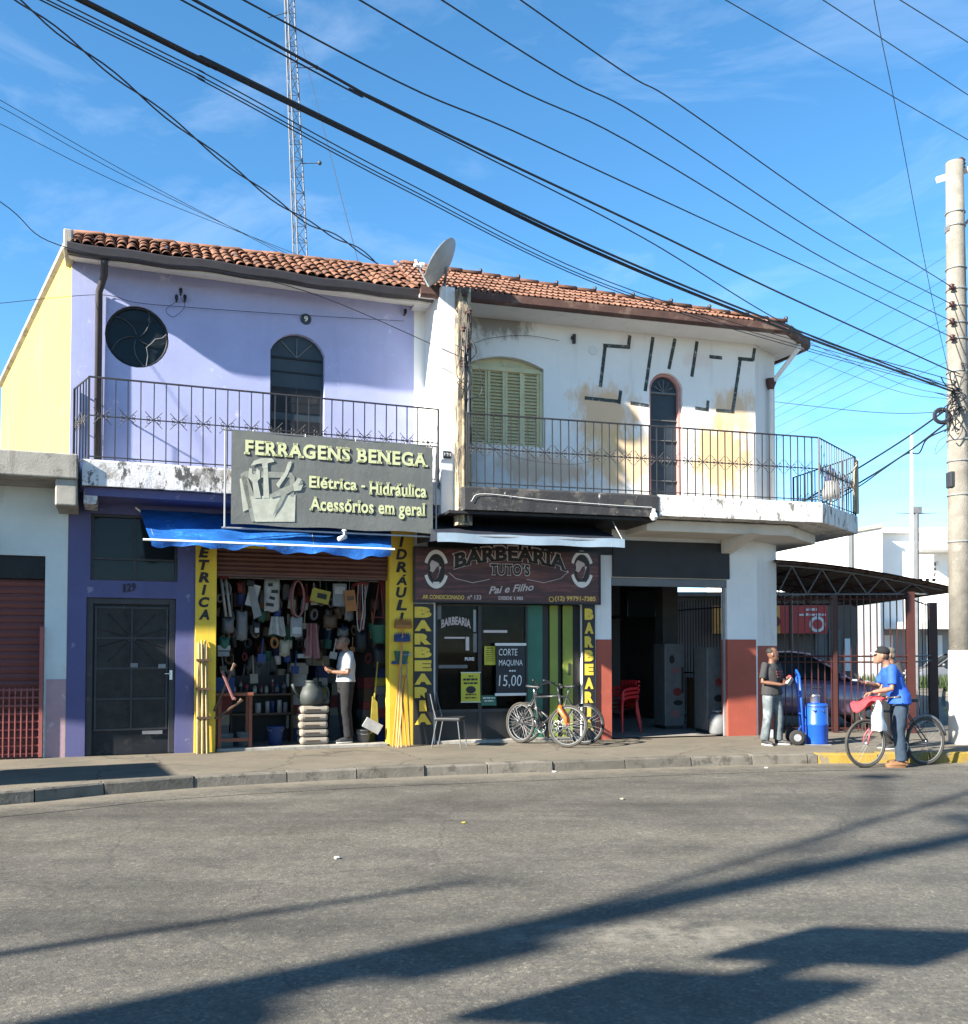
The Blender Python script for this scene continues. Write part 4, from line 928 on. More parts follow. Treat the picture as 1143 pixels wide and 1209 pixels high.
# bar: black fascia, interior, side grille
x0, z0, x1, z1 = barR
a, b2, c, d2 = FR.r(722.5, 640, 860, 682.5); MB().box(a, -.05, b2, c, -.001, d2).build('bar_fascia', M['black_paint'], wb, bevel=.008)
MB().box(x0,.02,z1-.14,x1,.18,z1).build('bar_lintel', M['grey_paint'], wb)
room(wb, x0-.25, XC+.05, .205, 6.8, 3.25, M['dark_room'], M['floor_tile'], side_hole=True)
# inner partition piers in the bar
a = FR.p(783, 780, 2.6)[0]; MB().box(a, 2.6, SW, a+.34, 2.95, 3.25).build('inner_pier', M['dark_room'], wb)
# side grille of the bar opening
GB = V(CH[0]-.12,CH[1]+1.02,0).lerp(V(BK[0]+.22,BK[1]-1.25,0), .62)
strip((GB.x+.02, GB.y), (BK[0]+.2, BK[1]-1.2), SW-.05, 3.3, .2, M['dark_room'], 'side_wall')
gp = [V(CH[0]-.12, CH[1]+1.02, 0), GB]
gr = MB()
for zz in (SW+.12, SW+1.05, 2.55, 3.2): gr.tube([gp[0]+V(0,0,zz), gp[1]+V(0,0,zz)], .018, 5)
gro = gr.build('side_grille', M['brown_metal'], wb); nb = int((gp[1]-gp[0]).length/.11)
gb = MB().box(-.009,-.009,SW+.02,.009,.009,2.75).mesh('bar', M['brown_metal'])
for k in range(nb+1): o = link('bar', gb, gro); o.location = gp[0].lerp(gp[1], k/nb)
MB().box(x1-.04, .06, SW, x1-.005, .1, z1-.15).build('door_jamb', M['galv'], wb)
# barber room behind the glazing
x0, z0, x1, z1 = brbR
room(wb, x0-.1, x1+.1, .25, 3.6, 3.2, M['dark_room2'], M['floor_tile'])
# side street room divider base step
MB().box(brbR[0]+.02, -.06, SW-.02, brbR[2]-.02, .2, SW+.05).build('threshold', M['concrete'], wb, bevel=.01)
MB().box(shopR[0]+.02, -.05, SW-.02, shopR[2]-.02, .2, SW+.045).build('threshold', M['concrete'], ph, bevel=.01)

# ================================================================== low neighbour on the far left
nbx = thing('neighbour_shop', 'low pale blue shop at the left edge with maroon roller shutter and flat concrete roof', 'shop', FL)
xl = FL.p(-330, 700)[0]; xr = -.003
sh0, sz0, sh1, sz1 = FL.r(-160, 653, 52, 899); 
lo = holed(rect(xl, SW-.05, xr, 4.2), [rect(sh0, SW-.04, sh1, sz1)], .01, .21); lo.build('wall', M['pale_wall'], nbx)
zd = FL.p(65, 802)[1]; a = FL.p(53, 850)[0]; MB().box(a+.012, .0, SW-.02, xr-.002, .012, zd).build('dado', M['mauve'], nbx)
zsp = FL.p(20, 531, -.95)[1]; zsb = FL.p(20, 556, -.95)[1]
xe = FL.p(94, 545, -.9)[0]
mb = MB(); mb.slab([(xl,-.95),(xe-.02,-.95),(xe-.02,-.02),(0-.02,.0),(0-.02,9),(xl,9)], zsb-.06, zsp); mb.build('flat_roof', M['concrete'], nbx, bevel=.02)
mb = MB(); a = FL.p(46, 590, -.5)[0]; mb.box(xe-.30, -.90, zsb-.42, xe-.025, .01, zsb-.058); mb.build('roof_beam', M['concrete'], nbx, bevel=.02)
MB().add([(sh0,.16,SW),(sh1,.16,SW),(sh1,.16,sz1),(sh0,.16,sz1)], [(0,1,2,3)]).build('backing', M['black_paint'], nbx)
zf = FL.p(20, 683)[1]; MB().box(sh0,.06,zf,sh1,.16,sz1).build('shutter_box', M['door_dark'], nbx, bevel=.01)
rs = MB().box(sh0+.005,.10,SW+.0,sh1-.005,.145,SW+.06).build('roller_shutter', M['shutter_red'], nbx)
ns = 24; hh = (zf-SW-.06)/ns
slat = MB().add([(sh0+.005,.13,0),(sh1-.005,.13,0),(sh1-.005,.095,hh*.5),(sh0+.005,.095,hh*.5),(sh1-.005,.13,hh*.96),(sh0+.005,.13,hh*.96)], [(0,1,2,3),(3,2,4,5)]).mesh('slat', M['shutter_red'])
for k in range(ns): o = link('slat', slat, rs); o.location = (0,0,SW+.06+k*hh)
# folding grille in front of the lower half
zg = FL.p(45, 740, -.02)[1]; a0 = FL.p(-60, 800, -.02)[0]; a1 = FL.p(51, 800, -.02)[0]
g = MB(); g.box(a1-.05,-.06,SW+.02,a1,-.015,zg); gro = g.build('folding_grille', M['red_grille'], nbx)
zl = FL.p(20, 812, -.02)[1]
vb = MB().box(-.008,-.045,SW+.03,.008,-.03,zl).mesh('bar', M['red_grille']); k = a0
while k < a1-.06: o = link('bar', vb, gro); o.location = (k,0,0); k += .075
hb = MB().box(a0,-.03,0,a1-.05,-.022,.022).mesh('crossbar', M['red_grille'])
for j in range(9): o = link('crossbar', hb, gro); o.location = (0,0,SW+.06+j*(zl-SW-.1)/8)

aw = MB(); n = 14  # awning added out of view so that its shadow covers the street door
aw.grid(lambda u, v: (FL.p(-20, 700)[0]-.25-5.2*u, -.02-1.0*v, 3.5-.6*v-.05*math.sin(u*math.pi*6)*v), n*2, 6)
for k in range(5): aw.tube([(FL.p(-20,700)[0]-.3-5.1*k/4, -.02, 3.46),(FL.p(-20,700)[0]-.3-5.1*k/4, -1.0, 2.87)], .015, 5)
solo(aw, 'shade_awning', 'sloping awning added out of view, left of the picture, to shade the door', 'awning', M['canopy'], FL)
# ------------------------------------------------------------------ signs, awnings, post and dish
# --- hardware banner
YS = -1.02
A = FL.p(273, 511, YS); B = FL.p(511, 526, YS); C_ = FL.p(391, 518, YS); D_ = FL.p(390, 624, YS)
bx0, bx1, bz0, bz1 = FL.p(273, 565, YS)[0], FL.p(511, 578, YS)[0], D_[1], C_[1]
bn = thing('banner_sign', 'grey printed vinyl banner for the hardware shop, hung on the lilac balcony railing', 'sign', FL, ((bx0+bx1)/2, YS, bz0))
mb = MB(); rb = random.Random(2)
def wav(u, v): return YS + .002*math.sin(u*11+v*2) + .0015*math.sin(u*23-v*5)
mb.grid(lambda u, v: (bx0+(bx1-bx0)*u, wav(u, v), bz0+(bz1-bz0)*v+.01*math.sin(u*17)*(abs(v-.5)*2)**6), 40, 16)
mb.build('sheet', M['vinyl'], bn, smooth=True)
mb = MB(); mb.tube([(bx0-.08,YS+.05,bz0-.06),(bx0-.08,YS+.05,bz1+.05)], .014, 6); mb.build('frame_pole', M['galv'], bn)
mb = MB(); mb.tube([(bx1+.07,YS+.05,bz0-.10),(bx1+.07,YS+.05,bz1+.03)], .014, 6); mb.build('frame_pole', M['galv'], bn)
mb = MB(); mb.tube([(bx0-.10,YS+.05,bz1+.02),(bx1+.10,YS+.05,bz1+.02)], .014, 6); mb.build('frame_pole', M['grey_paint'], bn)
mb = MB(); mb.tube([(bx0-.12,YS+.05,bz0-.05),(bx1+.10,YS+.05,bz0-.05)], .014, 6); mb.build('frame_pole', M['galv'], bn)
for q in (.1,.35,.6,.86):
    x = bx0+(bx1-bx0)*q; mb = MB().tube([(x,YS+.02,bz1-.01),(x+.01,YS+.06,bz1+.05),(x,YS+.16,bz1+.02)], .005, 4); mb.build('tie', M['white_paint'], bn)
def banner_text(s_, p0, p1, q0, q1, **kw):
    # p0,p1 px range ; q0,q1 py range at the middle of the line; the print is parallel to the sheet
    a, b, c, d = FL.r(p0, q0, p1, q1, YS-.006)
    text_mb(s_, a+.02, b-.02, c+.02, d-.02, YS-.0045, t=.001, **kw).build('print_shadow', M['vinyl_shadow'], bn)
    text_mb(s_, a, b, c, d, YS-.0075, t=.001, **kw).build('lettering', M['vinyl_letter'], bn)
banner_text('FERRAGENS BENEGA', 288, 505, 527, 544, bold=.035, serif=.07, spacing=1.12)
banner_text('Elétrica', 365, 421.5, 563.5, 577.5, bold=.028, serif=.035, spacing=1.05); banner_text('-', 426.5, 431, 573, 575.5, bold=.028); banner_text('Hidráulica', 436, 503.5, 570, 586, bold=.028, serif=.035, spacing=1.05)
banner_text('Acessórios em geral', 365.5, 502, 590, 611, bold=.028, serif=.035, spacing=1.05)
# drawing of a tool box, pixel outlines on the sheet
def pp(px, py, dy=0): a = FL.p(px, py, YS-.006+dy); return (a[0], a[1])
def shape(name, pts, mt, lay_=0): 
    MB().prism([pp(*p) for p in pts], YS-.006-.0015*lay_, YS-.005-.0015*lay_).build(name, mt, bn)
shape('tool_box_print', [(296,586),(349,584),(348,616),(301,616)], M['vinyl_white'], 1)
shape('tool_box_print', [(284,560),(290,556),(301,588),(302,615),(297,616)], M['vinyl_grey'], 0)
shape('tool_box_print', [(283,566),(290,558),(297,600),(287,604)], M['vinyl_white'], 0)
shape('tool_box_print', [(288,560),(291,556),(344,558),(348,563),(347,586),(343,586),(342,564),(290,564)], M['vinyl_grey'], 2)
shape('hammer_print', [(311,553),(316,552),(318,588),(311,588)], M['vinyl_white'], 3)
shape('hammer_print', [(296,550),(300,544),(308,541),(321,541),(324,545),(316,547),(316,553),(310,553),(309,547),(303,548)], M['vinyl_white'], 4)
shape('spanner_print', [(294,553),(297,553),(298,560),(302,560),(303,553),(307,556),(307,565),(304,568),(308,588),(300,588),(298,569),(293,564)], M['vinyl_white'], 5)
shape('screwdriver_print', [(326,572),(336,558),(340,546),(344,544),(344,549),(339,561),(329,576)], M['vinyl_white'], 5)
shape('pliers_print', [(318,584),(334,576),(345,572),(355,566),(358,570),(348,578),(338,584),(331,598),(322,610),(326,598),(332,585),(320,588)], M['vinyl_grey'], 6)
shape('pliers_print', [(346,572),(352,564),(356,566),(352,574),(358,572),(355,579),(347,580)], M['vinyl_white'], 7)
# --- blue tarpaulin awning
a = FL.p(165, 602, -.05); b = FL.p(178, 637, -1.15); c = FL.p(462, 652, -1.15)
xA, zA, xB0, zB, xB1 = a[0], a[1], b[0], b[1], c[0]
zB = (b[1]+c[1])/2
ta = thing('tarpaulin_awning', 'bright blue plastic tarpaulin stretched over the hardware shop front', 'awning', FL, ((xA+xB1)/2, -.5, zB))
mb = MB()
def tf(u, v):
    x = (xA+(FL.p(462,620,-.05)[0]-xA)*u)*(1-v)+(xB0+(xB1-xB0)*u)*v
    return (x, -.04-1.12*v, zA+(zB-zA)*v - .03*math.sin(v*math.pi)*(1+.5*math.sin(u*19)) + .006*math.sin(u*40+v*3)+.01*abs(math.sin(u*13+v*2)))
mb.grid(tf, 56, 10); o = mb.build('sheet', M['tarp'], ta, smooth=True)
mb = MB()
def vf(u, v): p = tf(u, 1); drop = (.05+.02*math.sin(u*9)+.02*math.sin(u*23+1)+.015*math.sin(u*61))+(.05 if u > .45 else 0); return (p[0]+.01*math.sin(u*30+v), p[1]-.012+.03*v*math.sin(u*26), p[2]-drop*v)
mb.grid(vf, 80, 3); mb.build('hem', M['tarp'], ta, smooth=True)
mb = MB(); mb.tube([(xB0-.10,-1.16,zB+.02),(xB1+.05,-1.16,zB+.02)], .016, 6); mb.build('front_rod', M['white_paint'], ta)
mb = MB(); mb.tube([(xA-.06,-.06,zA+.03),(xA+.02,-.06,zA-.03)], .014, 6); mb.build('side_rod', M['white_paint'], ta)
for q in (.02, .33, .66, .98): p0, p1 = tf(q, 0), tf(q, 1); MB().tube([(p0[0],p0[1],p0[2]-.06),(p1[0],p1[1],p1[2]-.02)], .012, 5).build('strut', M['galv'], ta)
# --- barber awning
a = FR.p(517, 628, -1.5); b = FR.p(736, 643, -1.5); zt_ = FR.p(630, 634, -1.5)[1]; zl_ = FR.p(630, 644.5, -1.5)[1]
x0, x1 = a[0], b[0]
ba = thing('barber_awning', 'dark navy canvas awning with a pale blue front edge over the barber shop', 'awning', FR, ((x0+x1)/2, -.6, zl_))
zw = FR.p(630, 612, -.6)[1]
mb = MB(); mb.grid(lambda u, v: (x0+(x1-x0)*u, -.02-1.47*v, 3.86+(zt_-3.86)*v-.03*math.sin(v*3.14)), 16, 6); mb.build('canopy', M['awning'], ba, smooth=True)
mb = MB(); mb.add([(x0,-.02,3.855),(x0,-1.49,zt_-.005),(x0,-1.49,zt_-.1),(x0,-.02,3.4)], [(0,1,2,3)]); mb.build('side_cheek', M['awning'], ba)
MB().add([(x1,-.02,3.855),(x1,-1.49,zt_-.005),(x1,-1.49,zt_-.06),(x1,-.02,3.5)], [(3,2,1,0)]).build('side_cheek', M['awning'], ba)
mb = MB(); mb.grid(lambda u, v: (x0-.01+(x1-x0+.03)*u, -1.505-.01*math.sin(u*15), zt_+.015-(zt_-zl_)*v+.006*math.sin(u*22)), 30, 2); mb.build('valance', M['awning_edge'], ba)
mb = MB(); mb.tube([(x0,-1.49,zt_-.01),(x1+.02,-1.49,zt_-.01)], .018, 6); mb.build('front_bar', M['galv'], ba)
a = FR.p(737, 610, -1.1); mb = MB(); mb.tube([(x1,-1.48,zt_),(x1,-.9,3.9)], .01, 5); mb.build('arm', M['galv'], ba)
# white spotlight under the black slab end
a = FR.p(768, 612, -1.2); mb = MB(); mb.lathe([(.03,0),(.07,.05),(.05,.12)], (a[0],-1.33,a[1]-.05), 10); mb.box(a[0]-.02,-1.34,a[1]+.05,a[0]+.02,-1.22,a[1]+.14)
solo(mb, 'floodlight', 'small white floodlight hung at the end of the black balcony slab', 'light', M['plastic_white'], FR)
# --- barber fascia sign
SY = -.16
bz = FR.r(489, 649, 708.5, 712, SY); bx0, bz0, bx1, bz1 = bz[0], bz[1], bz[2], bz[3]
bs = thing('barber_sign', 'dark wood-print fascia board of the barber shop with arched white lettering', 'sign', FR, ((bx0+bx1)/2, SY, bz0))
MB().box(bx0, SY, bz0, bx1, -.001, bz1).build('board', M['barber'], bs, bevel=.006)
fr_ = holed(rect(bx0-.01, bz0-.01, bx1+.01, bz1+.01), [rect(bx0+.02, bz0+.02, bx1-.02, bz1-.02)], SY-.012, SY-.001); fr_.build('board_frame', M['barber_black'], bs)
def sg(px, py): return FR.p(px, py, SY)
def stext(s_, p0, p1, q0, q1, mt, t=.006, name='lettering', sub=0, **kw):
    a, b, c, d = FR.r(p0, q0, p1, q1, SY); return text_mb(s_, a, b, c, d, SY-.003-sub, t=t, **kw).build(name, mt, bs)
def archwarp(u, v):
    k = (u-.5)*2; return u + .0*k, (v*(.62-.0*abs(k)) + .38*(1-k*k))
def archwarp2(u, v):
    k = (u-.5)*2; return .5+(u-.5)*(1+.02*(1-v)), (v*.60+.40*(1-k*k))
stext('BARBEARIA', 534, 671, 643, 675, M['print_pale'], warp=archwarp, bold=.085, serif=.06, spacing=1.05)
stext('BARBEARIA', 536, 669, 645, 673.5, M['barber_black'], t=.010, name='letter_face', warp=archwarp, bold=.045, serif=.035, spacing=1.08)
stext('TUTO\'S', 578, 626, 665, 680, M['print_pale'], bold=.075, serif=.06, spacing=1.1)
stext('TUTO\'S', 579, 625, 666, 679, M['barber_black'], t=.010, name='letter_face', bold=.03, serif=.03, spacing=1.14)
def slope(u, v): return u, v*.62+.38*u
stext('Pai e Filho', 577, 630, 688, 702, M['print_pale'], warp=slope, bold=.02, shear=.3)
stext('AR CONDICIONADO', 498.5, 548, 702.5, 707.5, M['print_gold'], bold=.03, serif=.03)
stext('nº 133', 552, 568, 702.5, 708, M['print_pale'], bold=.02)
stext('DESDE 1.985', 588.5, 617.5, 704.2, 708.4, M['print_pale'], bold=.035)
stext('(12) 99791-7385', 655, 703, 704, 711, M['print_gold'], bold=.03)
a = sg(651, 707.5); mb = MB(); mb.tube([(a[0]+.04*math.cos(t), SY-.005, a[1]+.04*math.sin(t)) for t in [k*math.pi/6 for k in range(12)]], .008, 4, closed=True); mb.build('phone_mark', M['print_gold'], bs)
for sx in (-1, 1):                                # flourish lines
    mb = MB(); P = [(600+sx*22, 684),(600+sx*42, 688),(600+sx*62, 683),(600+sx*70, 676)]
    mb.tube([(*[sg(*p)[0]], SY-.004, sg(*p)[1]) for p in P], .006, 4); mb.build('flourish', M['print_pale'], bs)
for cx in (515, 687):                              # oval badge with a bearded profile
    c0 = sg(cx, 672); 
    def bp(px, py): return (sg(cx+px, 672+py)[0], sg(cx+px, 672+py)[1])
    for t0, t1 in ((.35, 2.79), (3.49, 5.93)):
        pts = [(c0[0]+.205*math.cos(t0+(t1-t0)*k/14), c0[1]+.315*math.sin(t0+(t1-t0)*k/14)) for k in range(15)]+[(c0[0]+.155*math.cos(t1-(t1-t0)*k/14), c0[1]+.25*math.sin(t1-(t1-t0)*k/14)) for k in range(15)]
        n = len(pts); mb = MB(); mb.add([(x, SY-.005, z) for x, z in pts], [(k, k+1, n-2-k, n-1-k) for k in range(14)]); mb.build('badge_arc', M['print_white'], bs)
    pr = circle(c0[0], c0[1], .135, .235, 24); mb = MB().prism(pr, SY-.004, SY-.001); mb.build('badge_field', M['barber_black'], bs)
    s_ = -1
    head = [(-3,-10),(2,-12),(6,-10),(8,-6),(7,-1),(8,2),(6,3),(6,6),(4,11),(1,13),(-2,9),(-4,3),(-6,-2),(-6,-7)]
    MB().prism([bp(s_*x*.95, y) for x, y in head], SY-.008, SY-.004).build('badge_face', M['print_pale'], bs)
    MB().prism([bp(s_*x*.95, y) for x, y in [(7,2),(5,4),(3,3),(0,-2),(-3,-4),(-4,1),(-2,8),(1,13),(4,11),(6,6)]], SY-.011, SY-.0085).build('badge_beard', M['barber'], bs)
    MB().prism([bp(s_*x*.95, y) for x, y in [(-6,-3),(-7,-8),(-3,-12),(3,-13),(6,-11),(1,-9),(-3,-7),(-4,-3)]], SY-.012, SY-.0085).build('badge_hair', M['barber_black'], bs)
    MB().prism([bp(x, y) for x, y in [(-4,15),(4,15),(3,18),(-3,18)]], SY-.007, SY-.004).build('badge_emblem', M['print_white'], bs)
# --- upright black panels with BARBEARIA
for nm, p0, p1, ya, yb, ctr, wd, lab, word, y0, y1 in (('l',488.5,512,713,879,499.5,20,'black upright panel with large mustard letters beside the yellow pillar','BARBEARIA',715,857),('r',689,703,714,876,695.5,10.5,'narrow black upright panel with mustard letters beside the red and white pier','BARBEARIA',717,864)):
    a, b, c, d = FR.r(p0, ya, p1, yb, -.06); t = thing('letter_panel', lab, 'sign', FR, ((a+c)/2, -.06, SW))
    MB().box(a, -.06, SW, c, -.001, d).build('board', M['barber_black'], t, bevel=.004)
    vletters(t, FR, word, ctr, wd, y0, y1, -.062, M['barber_letter'], .075, shear=0, fill=.82)
# --- barber shopfront: glazing frames, panes, door, panels
x0, z0, x1, z1 = brbR
sf = thing('barber_shopfront', 'dark glazed barber shop front with green and lime door panels', 'shopfront', FR, ((x0+x1)/2, .15, SW))
gl = bpy.data.materials.new('shop_glass'); gl.use_nodes = True; b_ = gl.node_tree.nodes['Principled BSDF']; b_.inputs['Base Color'].default_value = (.55,.6,.6,1); b_.inputs['Roughness'].default_value = .03; b_.inputs['Transmission Weight'].default_value = 1.0; b_.inputs['IOR'].default_value = 1.15
xp = [FR.p(k, 800, .15)[0] for k in (514, 566, 622)]
for k, (xa, xb) in enumerate(zip(xp, xp[1:])):
    pn = MB().box(xa+.03, .15, SW+.55, xb-.03, .158, z1-.05).build('pane', gl, sf)
    for q in ((xa+.001,SW+.05,xa+.03,z1-.02),(xb-.03,SW+.05,xb-.001,z1-.02),(xa+.03,z1-.05,xb-.03,z1-.02),(xa+.03,SW+.5,xb-.03,SW+.55)): MB().box(q[0],.12,q[1],q[2],.18,q[3]).build('frame', M['iron'], sf)
    MB().box(xa+.03,.14,SW+.05,xb-.03,.165,SW+.5).build('kick_panel', M['barber_black'], sf)
for p0, p1, mt, yy in ((623,641,'green_panel',.16),(641.5,649,'barber_black',.19),(649.5,659,'lime_panel',.15),(659.5,664,'barber_black',.2),(664.5,676,'lime_panel',.13),(676.5,688.5,'barber_black',.15)):
    a = FR.p(p0, 800, .15)[0]; b = FR.p(p1, 800, .15)[0]; MB().box(a, yy, SW+.05, b, yy+.04, z1-.02).build('door_panel', M[mt], sf, bevel=.005)
a = FR.p(672, 790, .13); mb = MB().box(a[0]-.02,.10,a[1]-.1,a[0]+.02,.129,a[1]+.1); mb.build('handle', M['iron'], sf)
a = FR.r(521, 728, 556, 742, .14)
def arc3(u, v): k = (u-.5)*2; return u, v*.7+.3*(1-k*k)
text_mb('BARBEARIA', a[0], a[1], a[2], a[3], .146, warp=arc3, bold=.03, serif=.03).build('window_lettering', M['print_pale'], sf)
a, b, c, d = FR.r(549, 776, 560, 780, .14); text_mb('PUXE', a, b, c, d, .146, bold=.03).build('window_lettering', M['print_white'], sf)
a, b, c, d = FR.r(518, 785, 552, 789, .14); MB().box(a,.143,b,c,.147,d).build('sticker_strip', M['goods']['grey'], sf)
for p in ((559,720,562,746,'galv'),(525,752,549,754,'print_pale'),(550,752,554,768,'print_pale'),(559,748,563,770,'goods'),(516,712,521,731,'goods'),(571,744,599,747,'print_pale')):
    a, b, c, d = FR.r(*p[:4], .14); MB().box(a,.141,b,c,.147,d).build('window_sticker', M['goods']['silver'] if p[4] == 'goods' else M[p[4]], sf)
# posters and blackboard hung on the shop front
def poster(px0, py0, px1, py1, depth, lab, lines, mt='poster', ink='letter_black'):
    a, b, c, d = FR.r(px0, py0, px1, py1, depth); t = thing('poster', lab, 'poster', FR, ((a+c)/2, depth, b))
    MB().grid(lambda u, v: (a+(c-a)*u, depth+.01*math.sin(u*5+v*3), b+(d-b)*v), 8, 8).build('sheet', M[mt], t)
    for s_, q0, q1, w0, w1 in lines:
        xa, xb = a+(c-a)*w0, a+(c-a)*w1; za, zb = d-(d-b)*q1, d-(d-b)*q0
        nw = max(1, int((xb-xa)/.05)); xq = xa; rq = random.Random(int(q0*100)+nw)       # print too small to read: broken lines
        while xq < xb-.01:
            wq = min(rq.uniform(.025,.07), xb-xq); MB().box(xq, depth-.015, za+(zb-za)*.15, xq+wq, depth-.013, zb).build('print_line', M[ink], t); xq += wq+.012
    return t, (a, b, c, d)
poster(572, 763, 585, 785, .09, 'small yellow notice on the glass left of the blackboard', [('', .08,.14,.2,.8)]+[('', .22+.11*k, .26+.11*k, .12,.88) for k in range(6)])
t, q = poster(544.5, 794, 567, 829, .06, 'yellow poster with black print low on the barber window', [('', .10,.15,.38,.62),('', .20,.28,.1,.9),('', .33,.40,.12,.88),('', .72,.77,.22,.78),('', .83,.88,.2,.8)])
mb = MB().prism(circle((q[0]+q[2])/2, q[1]+(q[3]-q[1])*.42, .085, .06, 14), .044, .046); mb.build('print_oval', M['letter_black'], t)
for zz in (q[1], q[3]): MB().tube([(q[0]-.01,.055,zz),(q[2]+.01,.055,zz)], .008, 5).build('hanging_rod', M['plastic_white'], t)
poster(568, 821, 586, 833, .09, 'pale teal sticker at the bottom of the barber window', [('', .2,.32,.1,.9),('', .5,.6,.2,.8)], mt='sign_teal' if 'sign_teal' in M else 'green_panel', ink='print_white')
a, b, c, d = FR.r(586, 761, 620, 820, .02)
cb = thing('blackboard', 'hanging blackboard chalked with a haircut price, in front of the barber window', 'board', FR, ((a+c)/2, .02, b))
MB().box(a, .02, b, c, .035, d).build('board', M['chalkboard'], cb)
for zz in (b, d): MB().box(a-.02,.012,zz-.02,c+.02,.04,zz+.025).build('edge_batten', M['plastic_white'], cb, bevel=.004)
def chalk(s_, p0, p1, y0, y1, **kw):
    e = FR.r(p0, y0, p1, y1, .02); text_mb(s_, e[0], e[1], e[2], e[3], .0175, t=.001, **kw).build('chalk_writing', M['chalk'], cb)
chalk('CORTE', 589, 611, 766, 774, bold=.0, shear=.1); chalk('MAQUINA', 589, 617, 779, 787, bold=.0, shear=.05); chalk('...', 601, 609, 791, 793, bold=.03); chalk('15,00', 589, 616, 797, 812, bold=-.006, shear=.08)
# --- service post between the two balconies, with its wiring
pz0, pz1 = 3.6, FL.p(546, 343, -.95)[1]
a0 = FL.p(538.5, 470, -.98)[0]; a1 = FL.p(554.5, 470, -.98)[0]
sp = thing('service_post', 'weathered concrete service post with tangled wires between the two balconies', 'post', FL, ((a0+a1)/2, -.95, pz0))
mb = MB(); n = 14
for k in range(n):
    za, zb = pz0+(pz1-pz0)*k/n, pz0+(pz1-pz0)*(k+1)/n
vs = []
for k in range(n+1):
    zz = pz0+(pz1-pz0)*k/n; e = [rk.uniform(-.012,.012) for _ in range(4)]; wsh = .012*(k/n)
    vs += [(a0+e[0]+wsh,-1.08,zz),(a1+e[1]-wsh,-1.08+e[2],zz),(a1-wsh,-.86,zz),(a0+wsh,-.86,zz)]
mb.add(vs, [(k*4+j,k*4+(j+1)%4,(k+1)*4+(j+1)%4,(k+1)*4+j) for k in range(n) for j in range(4)]+[(3,2,1,0),tuple(4*n+j for j in range(4))]); mb.build('shaft', M['concrete_warm'], sp)
xm_ = (a0+a1)/2; rw_ = random.Random(8)
for k in range(5):
    zz = pz1-.15-.28*k; mb = MB(); mb.lathe([(.02,0),(.04,.015),(.028,.035),(.045,.06),(.02,.085)], (xm_+rw_.uniform(-.06,.06), -1.13, zz), 8); mb.box(xm_-.01,-1.13,zz+.02,xm_+.01,-1.06,zz+.045); mb.build('insulator', M['iron_rust'], sp)
for k in range(9):
    z0_ = pz1-rw_.uniform(.05, 1.0); z1_ = z0_-rw_.uniform(.3, 1.5); ex = rw_.uniform(-.2,.32)
    P = [(xm_+rw_.uniform(-.08,.08),-1.11,z0_),(xm_+ex*.6,-1.15-rw_.uniform(0,.1),(z0_+z1_)/2+rw_.uniform(-.2,.1)),(xm_+ex,-1.12,z1_+.15),(xm_+rw_.uniform(-.06,.06),-1.11,z1_)]
    MB().tube(spline(P, 5), .007, 4).build('loose_wire', M['cable'], sp)
for dx in (-.03, .05): MB().tube([(xm_+dx,-1.10,pz1-.9),(xm_+dx,-1.10,pz0+.05)], .018, 6).build('conduit', M['concrete_warm'] if dx < 0 else M['grey_paint'], sp)
a = FL.p(528, 537, -.9); e = FL.r(523.5, 532.5, 533, 541, -.9); MB().box(e[0],-.9,e[1],e[2],-.881,e[3]).build('number_plate', M['door_blue'], ph, bevel=.004); text_mb('121', e[0]+.015, e[1]+.03, e[2]-.015, e[3]-.03, -.902, bold=.02).build('plate_number', M['print_white'], ph)
# --- satellite dish on top of the fin
dc = at_depth(526, 314, 14.75)
t = thing('satellite_dish', 'grey satellite dish on the white partition between the balconies', 'satellite dish', WORLD, tuple(FL.w((xf0+xf1)/2, -.7, zf1)))
nrmD = Vector((-.80, .10, .56)).normalized(); uD = Vector((0,0,1)).cross(nrmD).normalized(); vD = nrmD.cross(uD)
RD = .40; mb = MB(); vs = []; nr, nsg = 6, 28
for side in (0, 1):
    for i in range(nr+1):
        for k in range(nsg):
            rr = RD*i/nr; vs.append(dc + (uD*math.cos(2*math.pi*k/nsg)+vD*math.sin(2*math.pi*k/nsg))*rr + nrmD*(.5*rr*rr/RD*.55-.012*side))
fs = []
for side in (0, 1):
    b0 = side*(nr+1)*nsg
    for i in range(nr):
        for k in range(nsg):
            l = (k+1) % nsg; f = (b0+i*nsg+k, b0+i*nsg+l, b0+(i+1)*nsg+l, b0+(i+1)*nsg+k); fs.append(f if side == 0 else f[::-1])
mb.add(vs, fs); mb.build('reflector', M['dish'], t, smooth=True)
mb = MB(); mb.tube([dc+nrmD*.1+(uD*math.cos(k*.3142)+vD*math.sin(k*.3142))*RD for k in range(20)], .010, 5, closed=True)
mb.v = [v+nrmD*.005 for v in mb.v]; mb.build('rim', M['galv'], t)
foc = at_depth(493, 313, 14.55); low = at_depth(506, 338, 14.6)
mb = MB(); mb.tube([dc-vD*RD*.9+nrmD*.1, low, foc], .012, 6); mb.build('feed_arm', M['galv'], t)
mb = MB(); d_ = (dc-foc).normalized(); mb.tube([foc-d_*.05, foc+d_*.03, foc+d_*.04, foc+d_*.10], [.03,.03,.045,.045], 8); mb.tube([foc, foc+V(-.03,0,.08)], .02, 6); mb.build('feed_horn', M['white_paint'], t)
bs_ = FL.w((xf0+xf1)/2, -.7, zf1); mb = MB(); mb.tube([bs_, bs_+V(0,0,.12), dc-nrmD*.03], .022, 8); mb.build('mount', M['galv'], t)
